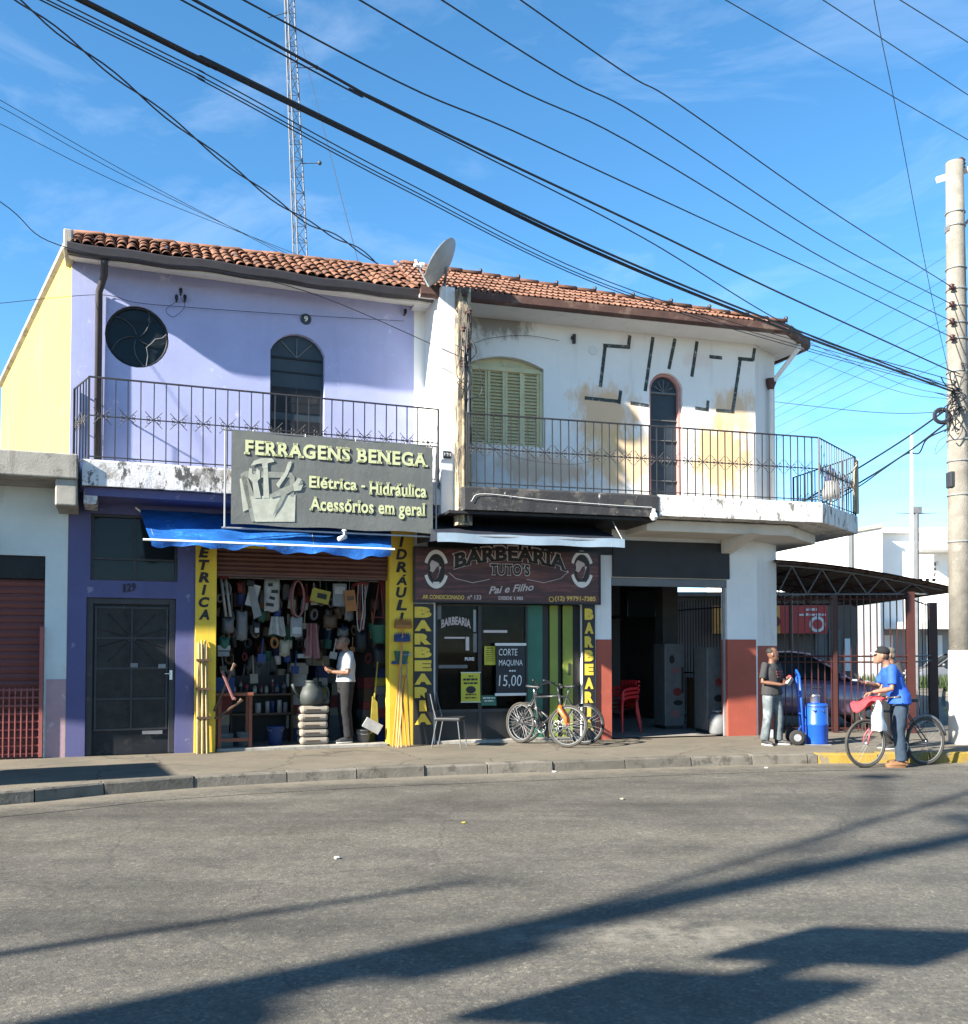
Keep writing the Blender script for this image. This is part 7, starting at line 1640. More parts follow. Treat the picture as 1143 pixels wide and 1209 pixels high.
for P, Q, st in ((fs0, fs1, .118), (fs1, fs2, .62)):
    z_up = at_depth(1030, 703, fs1.y).z; z_mid1 = at_depth(1030, 775, fs1.y-.3).z; z_mid0 = at_depth(1030, 782, fs1.y-.3).z
    n = int((Q-P).length/st); d = (Q-P).normalized(); ang = math.atan2(d.y, d.x)
    for zz in (SW+.08, z_mid0, z_mid1, z_up-.06): MB().tube([P+V(0,0,zz), Q+V(0,0,zz)], .016, 4).build('rail', M['brown_metal'], fence)
    bar = MB().box(-.009,-.009,SW+.02,.009,.009,z_up).mesh('bar', M['brown_metal'])
    for k in range(1, n): o = link('bar', bar, fence); o.location = P.lerp(Q, k/n)-BASE[fence.name]; o.rotation_euler = (0,0,ang)
    o = None
for o in fence.children:
    if o.name.startswith('bar'): pass
# low sheet panel on the lower left of the fence
# canopy: bowed sheet on lattice trusses
dF = (fs1-fs0).normalized(); nF = V(-dF.y, dF.x, 0)
za, zb_ = at_depth(909, 664, fs0.y).z, at_depth(1122, 701, fs1.y+.6).z
cL = (fs1-fs0).length+.95
can = thing('carport_canopy', 'bowed brown metal canopy on lattice trusses over the parked car', 'canopy', WORLD, (fs0.x, fs0.y, 2.6))
def cz(u): return za+(zb_-za)*(u**1.7*.75+u*.25)
for dz in (0, .03):
    pass
mb = MB(); n = 26
mb.grid(lambda u, v: tuple(fs0+dF*(cL*u-.1)+nF*(-.25+6.0*v)+V(0,0,cz(u)+.012*math.sin(u*150))), 90, 6); mb.grid(lambda u, v: tuple(fs0+dF*(cL*u-.1)+nF*(-.25+6.0*v)+V(0,0,cz(u)+.03)), 40, 4)
mb.build('roof_sheet', M['canopy'], can)
zl = z_up+.03
for v in (0.05, 2.0, 4.0):
    tr = MB(); tr.tube([fs0+nF*v+V(0,0,zl), fs0+dF*(cL*.82)+nF*v+V(0,0,zl)], .02, 5); tr.tube([fs0+dF*(cL*.9*k/12)+nF*v+V(0,0,cz(.9*k/12)-.05) for k in range(13)], .02, 5)
    tro = tr.build('truss', M['grey_paint'] if v < 1 else M['brown_metal'], can)
    for k in range(10):
        u0, u1 = .82*k/10, .82*(k+1)/10; A = fs0+dF*cL*u0+nF*v; B = fs0+dF*cL*u1+nF*v
        P, Q = (A+V(0,0,zl), B+V(0,0,cz(u1)-.05)) if k % 2 == 0 else (A+V(0,0,cz(u0)-.05), B+V(0,0,zl))
        if (cz(u0)-zl) > .06: MB().tube([P, Q], .012, 4).build('web_bar', M['grey_paint'] if v < 1 else M['brown_metal'], tro)
for k in range(1, 6): MB().box(0,0,0,0,0,0) if False else MB().tube([fs0+dF*cL*k/6.3+nF*-.2+V(0,0,cz(k/6.3)-.03), fs0+dF*cL*k/6.3+nF*5.7+V(0,0,cz(k/6.3)-.03)], .02, 4).build('purlin', M['brown_metal'], can)
for v in (5.6,):
    for u in (.02, .5, .82): P = fs0+dF*cL*u+nF*v; MB().tube([P+V(0,0,SW), P+V(0,0,cz(u)-.04)], .05, 6).build('column', M['brown_metal'], can)
# --- car
def car(label, fr, base, paint, L0=4.15, H0=1.52, W0=1.74, name='parked_car'):
    """front is +x; lofted body, glasshouse, wheels"""
    t = thing(name, label, 'car', fr, base); B = Vector(base); hw = W0/2
    st = [(-2.06,.62,.42,.80,.86),(-1.98,.74,.30,.88,.95),(-1.6,.83,.22,.92,1.0),(-.9,.865,.20,.93,1.0),(0,.87,.20,.92,.985),(.75,.87,.20,.90,.965),(1.3,.855,.20,.86,.93),(1.75,.80,.24,.78,.84),(2.0,.68,.32,.66,.70),(2.08,.52,.42,.56,.58)]
    k = L0/4.15; mb = MB(); vs = []
    for x, w_, zlo, zsh, ztop in st:
        for y, z in ((-w_*.8,zlo),(-w_,zlo+.14),(-w_*1.02,(zlo+zsh)/2+.06),(-w_*.97,zsh),(-w_*.80,ztop),(0,ztop+.03),(w_*.80,ztop),(w_*.97,zsh),(w_*1.02,(zlo+zsh)/2+.06),(w_,zlo+.14),(w_*.8,zlo)): vs.append(B+V(x*k,y,z))
    m = 11; ns_ = len(st); fs_ = [(i*m+j,(i+1)*m+j,(i+1)*m+(j+1)%m,i*m+(j+1)%m) for i in range(ns_-1) for j in range(m)]+[tuple(range(m)), tuple((ns_-1)*m+j for j in range(m))[::-1]]
    mb.add(vs, fs_); bo = mb.build('body', paint, t); autosmooth(bo, 50); sbs = bo.modifiers.new('s','SUBSURF'); sbs.levels = 1; sbs.render_levels = 2
    # glasshouse
    gs = [(-1.92,.66,.99,1.02),(-1.55,.66,1.0,1.42),(-.9,.64,1.0,1.50),(-.1,.63,.99,1.51),(.25,.62,.98,1.45),(1.02,.66,.95,.97)]
    mb = MB(); vs = []
    for x, w_, z0, z1 in gs:
        for y, z in ((-w_*1.12,z0),(-w_*1.02,z0+(z1-z0)*.5),(-w_*.86,z1-.03*(z1>1.1)),(0,z1+.02*(z1>1.1)),(w_*.86,z1-.03*(z1>1.1)),(w_*1.02,z0+(z1-z0)*.5),(w_*1.12,z0)): vs.append(B+V(x*k,y,z))
    m = 7; fs_ = [(i*m+j,(i+1)*m+j,(i+1)*m+(j+1)%m,i*m+(j+1)%m) for i in range(5) for j in range(m)]
    mb.add(vs, fs_); gh = mb.build('glasshouse', M['glass'], t); autosmooth(gh, 30)
    mb = MB(); mb.grid(lambda u, v: tuple(B+V((-1.62+1.85*u)*k, (-.56+1.12*v), 1.435+.105*math.sin(min(1,u*1.15)*2.4)+.012*math.sin(v*3.14))), 14, 6); mb.grid(lambda u, v: tuple(B+V((-1.62+1.85*u)*k, (-.56+1.12*v), 1.41+.105*math.sin(min(1,u*1.15)*2.4))), 14, 6); mb.build('roof_panel', paint, t, smooth=True)
    for sy in (-1, 1):
        for P in ([(-1.9,.70,1.0),(-1.55,.60,1.43)], [(-.55,.725,1.0),(-.5,.57,1.49)], [(.25,.56,1.46),(1.02,.72,.96)], [(-1.55,.585,1.44),(-.9,.57,1.495),(-.1,.56,1.505),(.25,.56,1.46)]): MB().tube([B+V(p[0]*k,sy*p[1],p[2]) for p in P], .03, 6).build('pillar', paint, t)
        MB().ellipsoid(B+V(.82*k,sy*.93,1.02),(.07,.10,.065),10,8).build('door_mirror', paint, t, smooth=True)
        for xx in (.35,-.65): MB().box(B.x+(xx-.1)*k,B.y+sy*.885-.012,B.z+.80,B.x+(xx+.08)*k,B.y+sy*.885+.012,B.z+.825).build('door_handle', M['galv'], t)
        hl = MB(); hl.ellipsoid(B+V(1.84*k,sy*.62,.72),(.16,.14,.075),12,8,(0,.25,sy*-.5)); hl.build('headlight', M['goods']['silver'], t, smooth=True)
        tl = MB(); tl.ellipsoid(B+V(-1.98*k,sy*.66,.86),(.07,.09,.13),10,8); tl.build('tail_light', M['plastic_red'], t, smooth=True)
        for xx in (-1.28, 1.30):
            wh = MB().lathe([(.19,-.1),(.29,-.1),(.315,-.07),(.315,.07),(.29,.1),(.19,.1)], tuple(B+V(xx*k,sy*.80,.315)), 28, 'y').build('wheel', M['tyre'], t, smooth=True); MB().lathe([(.03,.108),(.10,.095),(.19,.102),(.195,.08)] if sy > 0 else [(.195,-.08),(.19,-.102),(.10,-.095),(.03,-.108)], tuple(B+V(xx*k,sy*.80,.315)), 20, 'y').build('rim', M['galv'], wh)
    MB().box(B.x+2.03*k,B.y-.26,B.z+.44,B.x+2.09*k,B.y+.26,B.z+.55).build('number_plate', M['goods']['silver'], t); MB().box(B.x+1.99*k,B.y-.5,B.z+.58,B.x+2.05*k,B.y+.5,B.z+.66).build('grille', M['plastic_dark'], t)
    return t
cc = fs0.lerp(fs1, .30)+nF*1.75; FCAR = Frame((cc.x, cc.y, 0), math.degrees(math.atan2(dF.y, dF.x))-9)
car('dark plum hatchback parked behind the red-brown fence under the canopy', FCAR, (0,0,SW), M['car'])
# low brown sheet wall behind the car and back building with the red sign
yb = 27.0
def wx(px, Y): return (px-CX)/F*Y
lb = thing('rear_shop', 'dim brown single-storey shop at the back of the parking lot', 'shop', WORLD, (wx(930,yb), yb, SW))
a, b = wx(755, yb), wx(1012, yb); ztp = at_depth(950, 705, yb).z
holes_ = [rect(wx(960,yb), SW+.01, wx(993,yb), 2.3)]
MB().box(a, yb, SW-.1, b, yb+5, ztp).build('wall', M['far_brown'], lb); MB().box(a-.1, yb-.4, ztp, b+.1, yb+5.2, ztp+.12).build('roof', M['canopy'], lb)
for p0, p1 in ((962,975),(978,992)): MB().box(wx(p0,yb), yb-.05, SW, wx(p1,yb), yb-.001, 2.25).build('door', M['grey_paint'], lb)
MB().box(wx(996,yb), yb-.03, 1.1, wx(1004,yb), yb-.001, 2.0).build('poster', M['far_white'], lb)
x0s, x1s = wx(842, yb-.5), wx(977, yb-.5); z0s, z1s = at_depth(930, 748, yb-.5).z, at_depth(930, 715, yb-.5).z
rs_ = thing('red_shop_sign', 'long red and orange shop sign seen through the fence bars', 'sign', WORLD, ((x0s+x1s)/2, yb-.5, z0s))
xo = wx(922, yb-.5); MB().box(xo, yb-.5, z0s, x1s, yb-.42, z1s).build('red_board', M['sign_red'], rs_); MB().box(x0s, yb-.5, z0s, xo-.01, yb-.42, z1s).build('orange_board', M['sign_orange'], rs_)
for p0, p1, q0, q1, s_ in ((952,966,718,721,'a'),(944,975,724,727,'ab')):
    xq, xe_, rq = wx(p0,yb-.5), wx(p1,yb-.5), random.Random(len(s_)); za_, zb2 = at_depth(950,q1,yb-.5).z, at_depth(950,q0,yb-.5).z
    while xq < xe_-.03:                           # lettering too far away to read: broken white strokes
        wq = min(rq.uniform(.06,.16), xe_-xq); MB().box(xq, yb-.506, za_, xq+wq, yb-.501, zb2-(zb2-za_)*rq.uniform(0,.3)).build('print_stroke', M['print_white'], rs_); xq += wq+.03
cdisc = at_depth(965, 737, yb-.5); MB().prism(circle(cdisc.x, cdisc.z, .22, .22, 20), yb-.51, yb-.501).build('disc', M['print_white'], rs_); MB().prism(circle(cdisc.x, cdisc.z, .14, .14, 20), yb-.516, yb-.511).build('disc_centre', M['sign_red'], rs_)
for k in range(4): xx = x0s+.35+k*.45; MB().prism(circle(xx, (z0s+z1s)/2-.05, .15, .15, 14), yb-.51, yb-.501).build('food_print', M['goods'][('yellow','cream','brown','red')[k]], rs_)
for xx in (x0s+.2, x1s-.2): MB().box(xx-.03,yb-.42,z0s,xx+.03,yb,z0s+.08).build('bracket', M['brown_metal'], rs_)
# ------------------------------------------------------------------ far white building across the side street
yf = 46.0
fb = thing('white_building', 'tall white rendered building across the side street with a small grid window', 'building', WORLD, (wx(1040,yf), yf, 0))
def fz(py, Y=yf): return at_depth(1000, py, Y).z
a, b, c = wx(915,yf), wx(1043,yf), wx(1165,yf)
mb = MB(); mb.add([(a,yf+2.5,0),(b,yf,0),(b,yf,fz(621)),(a,yf+2.5,fz(646,yf+2.5)),(a,yf+14,0),(b,yf+14,0),(b,yf+14,fz(621)),(a,yf+14,fz(646,yf+2.5))], [(0,1,2,3),(3,2,6,7),(4,0,3,7),(5,4,7,6),(1,5,6,2)]); mb.build('blind_wall', M['far_white'], fb)
for (P, Q, zc_) in (((a,yf+2.4),(b,yf-.1),None),): MB().tube([(a,yf+2.42,fz(646,yf+2.5)),(b,yf-.08,fz(621))], .10, 5).build('coping', M['concrete'], fb)
zb1 = fz(742); holes_ = [rect(wx(1085,yf), fz(690), wx(1119,yf), fz(663)), rect(wx(1094,yf), zb1+.05, wx(1150,yf), fz(650)) ][:1]
fw_ = holed(rect(b+.01, zb1, c, fz(622)), [rect(wx(1089,yf), fz(686), wx(1121,yf), fz(660))], yf+1.0, yf+1.3); fw_.build('front_wall', M['far_white'], fb)
MB().box(wx(1093,yf-.5), yf-.5, fz(650), c, yf+.99, fz(646)).build('canopy_slab', M['far_white'], fb); MB().box(b+.01, yf+.6, fz(627), c, yf+.99, fz(621)).build('cornice', M['far_white'], fb)
wn = MB().box(wx(1089,yf), yf+1.2, fz(686), wx(1121,yf), yf+1.22, fz(660)).build('window', M['glass'], fb)
for k in range(5): xx = wx(1089,yf)+(wx(1121,yf)-wx(1089,yf))*k/4; MB().box(xx-.05,yf+1.1,fz(686),xx+.05,yf+1.19,fz(660)).build('mullion', M['far_white'], wn)
for k in range(5): zz = fz(686)+(fz(660)-fz(686))*k/4; MB().box(wx(1089,yf),yf+1.11,zz-.05,wx(1121,yf),yf+1.185,zz+.05).build('glazing_bar', M['far_white'], wn)
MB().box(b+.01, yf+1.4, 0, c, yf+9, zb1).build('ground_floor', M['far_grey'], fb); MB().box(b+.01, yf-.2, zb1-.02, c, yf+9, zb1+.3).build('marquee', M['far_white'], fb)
MB().box(wx(1018,yf-1), yf-1, 0, wx(1040,yf-1), yf-.2, fz(700)).build('annexe', M['far_grey'], fb)
for p0, p1 in ((1052,1068),(1108,1128)): MB().box(wx(p0,yf),yf+1.3,.1,wx(p1,yf),yf+1.399,zb1-.3).build('shop_door', M['far_white'], fb)
sgn = at_depth(1092, 668, yf-6); mb = MB(); mb.box(wx(1078,yf-6),yf-6.1,fz(680,yf-6),wx(1103,yf-6),yf-5.9,fz(655,yf-6)); t = thing('white_signboard', 'blank white signboard on a thin post in front of the white building', 'sign', WORLD, (wx(1080,yf-6), yf-6, 0))
mb.build('board', M['white_paint'], t, bevel=.02); MB().tube([(wx(1080,yf-6),yf-5.9,0),(wx(1080,yf-6),yf-5.9,fz(665,yf-6))], .09, 8).build('post', M['grey_paint'], t)
# thin pipe mast, grey antenna mast, post near the canopy
for px, p0, p1, Y, r_, mt, lab, nm in ((1076.5,512,705,30,.045,'white_paint','tall thin white pipe mast rising in front of the white building','pipe_mast'),(1082,603,700,38,.10,'grey_paint','grey mast with a flat antenna beside the thin white mast','antenna_mast'),(1005,628,700,33,.10,'grey_paint','short grey pole behind the carport canopy','pole')):
    P0, P1 = at_depth(px, 800, Y), at_depth(px, p0, Y); t = thing(nm, lab, 'mast', WORLD, (P0.x, Y, 0)); MB().tube([(P0.x,Y,0),(P1.x,Y,P1.z)], [r_*1.2, r_], 8).build('pole', M[mt], t)
    if nm == 'antenna_mast':
        MB().box(P1.x-.18,Y-.1,P1.z-.1,P1.x+.18,Y+.1,P1.z+.15).build('head', M['grey_paint'], t)
        for sx in (-1, 1): MB().tube([(P1.x,Y,P1.z-.12),(P1.x+sx*.8,Y,P1.z-.08)], .02, 4).build('antenna_arm', M['galv'], t)
# far verge: earth strip, grass, dark car, low wall
va = structure(link('verge', MB().add([(8,36,.02),(60,30,.02),(60,45.5,.02),(8,45.5,.02)], [(0,1,2,3)]).mesh('verge', M['earth'])))
gb2 = MB(); rgr = random.Random(4)
for k in range(5000):
    x, y = rgr.uniform(14, 27), rgr.uniform(39.5, 43); h = rgr.uniform(.25,.75); a_ = rgr.random()*6.3; w_ = .05
    gb2.add([(x-w_*math.cos(a_),y-w_*math.sin(a_),.02),(x+w_*math.cos(a_),y+w_*math.sin(a_),.02),(x+rgr.uniform(-.15,.15),y+rgr.uniform(-.15,.15),h)], [(0,1,2)])
o = link('grass', gb2.mesh('grass', M['grass'])); o['kind'] = 'stuff'; o['label'] = 'green grass on the far verge right of the fence'
FC2 = Frame((wx(1125,44.2), 44.2, 0), 178)
car('dark grey car parked in front of the far white building', FC2, (0,0,.02), M['car_grey'])
# ------------------------------------------------------------------ radio mast behind the house
Y = 40.0; xa, xb = at_depth(353.5, 300, Y), at_depth(341, 0, Y)
mast = thing('lattice_mast', 'slender steel lattice radio mast rising behind the tiled roof', 'mast', WORLD, (xa.x, Y, 0))
zt_m = at_depth(341, -60, Y).z; lean_ = (xb.x-xa.x)/(xb.z-xa.z)
def mc(z): return V(xa.x+lean_*(z-xa.z), Y, z)
def mw(z): return .335-.010*(z-xa.z)
for k in range(3):
    a_ = 2*math.pi*k/3+.5; MB().tube([mc(z_)+V(math.cos(a_),math.sin(a_),0)*mw(z_) for z_ in (0, 10, 20, 30, zt_m)], .032, 5).build('leg', M['mast'], mast)
z_ = 9.0; k = 0
while z_ < zt_m-.7:
    br = MB(); 
    for q in range(3):
        a0, a1 = 2*math.pi*q/3+.5, 2*math.pi*((q+1)%3)/3+.5; A = lambda zz, aa: mc(zz)+V(math.cos(aa),math.sin(aa),0)*mw(zz)
        br.tube([A(z_,a0), A(z_+.7,a1)] if k % 2 == 0 else [A(z_,a1), A(z_+.7,a0)], .018, 4); br.tube([A(z_,a0), A(z_,a1)], .016, 4)
    br.build('lattice_bay', M['mast'], mast); z_ += .7; k += 1
for py, dx in ((80,1.0),(193,.95)): zz = at_depth(345, py, Y).z; p = mc(zz); MB().tube([p+V(.2,0,0), p+V(.2+dx*.8,0,.02)], .02, 4).build('aerial', M['mast'], mast); MB().ellipsoid(p+V(.25+dx*.8,0,.02),(.09,.09,.09),8,6).build('aerial_tip', M['iron'], mast)
zz = at_depth(342, 14, Y).z; p = mc(zz); MB().tube([p, p+V(-.9,0,-.25)], .02, 4).build('aerial', M['mast'], mast)
gp0 = at_depth(357, 55, Y); gp1 = at_depth(418, 290, 26); MB().tube([gp0, gp1, gp1+(gp1-gp0)*.6], .012, 3).build('guy_wire', M['cable'], mast)
# ------------------------------------------------------------------ right-hand utility pole
PR = ground(1137.5, 878, SW); PRx, PRy = PR.x, PR.y
ztop = at_depth(1137, 192, PRy).z
pl = thing('utility_pole', 'tapered concrete utility pole with whitewashed foot at the right edge', 'utility pole', WORLD, (PRx, PRy, SW))
def prr(z): return .135+.075*(1-(z-SW)/(ztop-SW))
zw_ = at_depth(1137, 768, PRy).z
MB().tube([(PRx,PRy,z) for z in (zw_, 4, 6, 8, ztop)], [prr(z) for z in (zw_, 4, 6, 8, ztop)], 24).build('shaft', M['pole'], pl, smooth=True)
MB().tube([(PRx,PRy,SW-.02),(PRx,PRy,zw_)], [prr(SW)+.012, prr(zw_)+.006], 24).build('whitewashed_foot', M['whitewash'], pl, smooth=True)
PLx, PLy = -8.9, -.75                              # next pole along the street, left of the camera
wd_ = V(PLx-PRx, PLy-PRy, 0).normalized(); perp = V(wd_.y, -wd_.x, 0)
if perp.y > 0: perp = -perp
for k, py in enumerate((252,268,318,343,363,383,402,440,520,545,585,640)):
    z = at_depth(1137, py, PRy).z; MB().tube([(PRx+(prr(z)+.008)*math.cos(q), PRy+(prr(z)+.008)*math.sin(q), z) for q in [j_*math.pi/10 for j_ in range(20)]], .014, 5, closed=True).build('band', M['galv'], pl)
ca_ = thing_child(); zca = at_depth(1137, 200, PRy).z
cm = MB(); e0 = V(PRx,PRy,zca)-perp*.35-wd_*.17; e1 = V(PRx,PRy,zca)+perp*2.6-wd_*.17
cm.tube([e0, e1], .055, 4); cm.build('crossarm', M['white_paint'], pl)
MB().tube([V(PRx,PRy,zca-1.0)-wd_*.15, V(PRx,PRy,zca)+perp*1.1-wd_*.17], .025, 5).build('arm_brace', M['galv'], pl)
for d_ in (0.05, 1.2, 2.4): MB().lathe([(.03,0),(.07,.03),(.045,.06),(.075,.09),(.05,.12),(.07,.15),(.03,.2)], tuple(V(PRx,PRy,zca+.04)+perp*d_-wd_*.17), 10).build('insulator', M['brown_metal'], pl, smooth=True)
ATT = []
for py in (342.6, 363, 383, 402):
    z = at_depth(1122, py, PRy).z; P = V(PRx,PRy,z)+wd_*(prr(z)+.06); ATT.append(P); MB().lathe([(.02,-.05),(.05,-.03),(.03,0),(.05,.03),(.02,.05)], tuple(P), 10).build('insulator', M['brown_metal'], pl, smooth=True)
a = at_depth(1121.5, 270, PRy); MB().box(a.x-.06,a.y-.07,a.z-.06,a.x+.07,a.y+.07,a.z+.05).build('sensor_box', M['grey_paint'], pl, bevel=.01)
a = at_depth(1122, 567, PRy); MB().box(a.x-.05,a.y-.12,a.z-.13,a.x+.10,a.y+.06,a.z+.13).build('junction_box', M['plastic_dark'], pl, bevel=.015)
a = at_depth(1120, 590, PRy); rp = random.Random(9)
for k in range(16):                               # tangle of telephone wires at the fixing point
    z0_ = at_depth(1125, rp.uniform(440, 500), PRy).z; q0 = V(PRx,PRy,z0_)+wd_*.19+perp*rp.uniform(-.05,.15); pts = [q0]
    for j_ in range(4): pts.append(pts[-1]+V(rp.uniform(-.14,.12), rp.uniform(-.08,.05), rp.uniform(-.2,.12)))
    MB().tube(spline(pts, 4), .009, 4).build('loose_wire', M['cable'], pl)
a = at_depth(1112, 491, PRy-.1); MB().tube([a+V(.12*math.cos(q),0,.11*math.sin(q)) for q in [j_*.42 for j_ in range(15)]], .035, 6, closed=True).build('cable_coil', M['cable'], pl)
# ------------------------------------------------------------------ the pole left of the camera: lamp arm, transformer; it throws the long shadow on the road
pl2 = thing('utility_pole', 'tall concrete utility pole with lamp arm on the near kerb, left of the picture', 'utility pole', WORLD, (PLx, PLy, 0))
MB().tube([(PLx,PLy,0),(PLx,PLy,11.5)], [.26,.15], 18).build('shaft', M['pole'], pl2, smooth=True)
sh = Vector((math.cos(R(SUN_AZ)), math.sin(R(SUN_AZ)), 0)); tel = math.tan(R(SUN_EL))
def caster(px, py, z):                            # point at height z whose shadow falls on this road pixel
    g = ground(px, py, 0); return Vector((g.x, g.y, 0)) - sh*(z/tel) + V(0,0,z)
P = caster(1035, 917, 8.6); jn = V(PLx, PLy, 7.4)
MB().tube(spline([jn, jn.lerp(P,.4)+V(0,0,.35), jn.lerp(P,.8)+V(0,0,.2), P], 5), .035, 8).build('lamp_arm', M['galv'], pl2)
MB().ellipsoid(P, (.32,.22,.10), 14, 8).build('lamp_head', M['grey_paint'], pl2, smooth=True)
MB().lathe([(.24,0),(.28,.04),(.28,.75),(.24,.82),(.05,.86)], (PLx+.28, PLy-.12, 4.3), 20).build('transformer', M['grey_paint'], pl2, smooth=True)
MB().lathe([(.17,0),(.2,.04),(.2,.5),(.05,.55)], (PLx+.2, PLy-.1, 5.6), 20).build('junction_drum', M['grey_paint'], pl2, smooth=True)
MB().box(PLx-.1,PLy-.9,9.2,PLx+.1,PLy+.9,9.35).build('crossarm', M['pole'], pl2)
# unseen double panel on a post, added to cast two blocks of road shadow
sgp = thing('shadow_panels', 'unseen pair of panels on a bent post, added for their road shadows', 'sign', WORLD, (-4.6, 1.0, 0))
Zs = 3.0
for k, (c0, w_, h_) in enumerate((((1022,1116), .85, .55), ((795,1180), .95, .62))):
    P = caster(*c0, Zs); ax_ = V(sh.y,-sh.x,0)*.9+sh*.45; ax_.normalize(); n_ = V(ax_.y,-ax_.x,0)
    mb = MB(); q = []
    for th in (-.05,.05):
        for s1, s2 in ((-1,-1),(1,-1),(1,1),(-1,1)): q.append(P+ax_*(s1*w_/2)+n_*th+V(0,0,s2*h_/2+s1*.12))
    mb.add(q, [(0,1,2,3),(7,6,5,4),(0,4,5,1),(1,5,6,2),(2,6,7,3),(3,7,4,0)]); mb.build('panel', M['white_paint'], sgp)
    PP = P
    if k == 0: P_a = P
mb = MB(); mb.tube([P_a+V(0,0,.1), PP+V(0,0,.1)], .11, 6); mb.build('arm', M['grey_paint'], sgp)
foot = PP-V(.9,.75,PP.z); mb = MB().tube([foot, foot+V(0,0,Zs+.1), PP+V(0,0,.1)], .07, 8); mb.build('post', M['grey_paint'], sgp)
# kiosk-shaped box added unseen past the left edge, to shade the pavement there
FK = Frame((-8.15, 9.9, 0), 26); kz = thing('shadow_box', 'unseen kiosk-shaped box added left of the picture to shade the pavement', 'shadow caster', FK, (0,0,SW))
MB().box(-.75,-.6,SW,.75,.6,SW+2.1).build('cabin', M['grey_paint'], kz, bevel=.02); MB().box(-.9,-.85,SW+2.1,.9,.7,SW+2.2).build('roof', M['galv'], kz, bevel=.02)
MB().box(-.6,-.63,SW+.9,.6,-.601,SW+1.9).build('hatch', M['shutter_brown'], kz); MB().box(-.65,-.85,SW+.82,.65,-.601,SW+.88).build('counter', M['galv'], kz)
# slim unseen post, inferred from the thin shadow it throws across the road
g0_, g1_ = ground(0,1108), ground(560,1040); Ltip = 6.2/tel; tip = Vector((g1_.x,g1_.y,0))-sh*Ltip+V(0,0,6.2); Hm = (Vector((g0_.x,g0_.y,0))-sh*((6.2/tel-(g1_-g0_).length)))
bpt = Vector((g0_.x,g0_.y,0))-sh*(Ltip-(g1_-g0_).dot(sh)); dirg = (g1_-g0_)
tp = thing('slim_post', 'slim unseen post inferred from its shadow, on the near pavement at left', 'post', WORLD, tuple(bpt))
MB().tube([bpt, bpt.lerp(tip,.55), tip], [.085,.07,.05], 10).build('shaft', M['grey_paint'], tp, smooth=True); MB().tube([tip-V(.25,-.15,0), tip+V(.25,-.15,0)], .03, 6).build('crossarm', M['grey_paint'], tp)
# ------------------------------------------------------------------ cables
def cable(pts, r, label, name='overhead_cable', n=10, group='overhead cables'):
    r *= .66; P = spline([tuple(p) for p in pts], n); lo = P[len(P)//2]
    mb = MB().tube(P, r, 5); o = solo(mb, name, label, 'cable', M['cable'], group=group); return o
VP_A, VP_B = (PRx, PRy), (PLx, PLy)
def vp(px, py, off=0.0):
    o_ = perp*off; return on_vplane(px, py, (PRx+o_.x, PRy+o_.y), (PLx+o_.x, PLy+o_.y))
def toL(p_last, z, off=0.0): return V(PLx, PLy, z)+perp*off
# four conductors on the pole face
for i, (pix, lab) in enumerate((([(980,248),(800,122),(615,0)],'uppermost of the four power lines on the right pole'),([(980,284),(760,140),(522,0)],'second power line down on the right pole'),([(980,309),(740,166),(425,0)],'third power line down on the right pole'),([(980,328),(640,170),(288,0)],'lowest of the four power lines on the right pole'))):
    pts = [ATT[i]]+[vp(*p) for p in pix]; cable(pts+[toL(0, pts[-1].z+.25)], .011, lab)
# heavy bundles
def on_pole(py, px=1122): z = at_depth(px, py, PRy).z; return V(PRx,PRy,z)+wd_*.17
pts = [on_pole(465)]+[vp(*p) for p in ((900,378.5),(700,296),(470,184),(250,77),(95,0))]; cable(pts+[toL(0, pts[-1].z+.3)], .026, 'thickest black cable bundle sagging across the roof to the right pole')
pts = [on_pole(462)]+[vp(*p, .06) for p in ((900,374),(700,291),(470,181),(250,73),(90,-5))]; cable(pts+[toL(0, pts[-1].z+.3, .06)], .018, 'thinner cable lashed along the thickest bundle')
pts = [on_pole(442)]+[vp(*p) for p in ((930,350),(760,268),(470,130),(250,11))]; cable(pts+[toL(0, pts[-1].z+.3)], .017, 'heavy cable above the thickest bundle, from top left to the right pole')
pts = [on_pole(452)]+[vp(*p, -.1) for p in ((960,398),(760,281),(560,178),(420,108),(285,38))]; cable(pts+[toL(0, pts[-1].z+.3, -.1)], .010, 'thin line just under the heavy upper cable')
for k, (dy, lab) in enumerate(((0,'upper thin telephone line below the thickest bundle'),(6,'middle thin telephone line below the thickest bundle'),(10,'lower thin telephone line below the thickest bundle'))):
    pts = [on_pole(458+3*k)]+[vp(px, py+dy*(1 if px < 500 else .8), .12) for px, py in ((960,408),(720,333),(470,210),(250,91),(60,-4))]; cable(pts+[toL(0, pts[-1].z+.3, .12)], .007, lab)
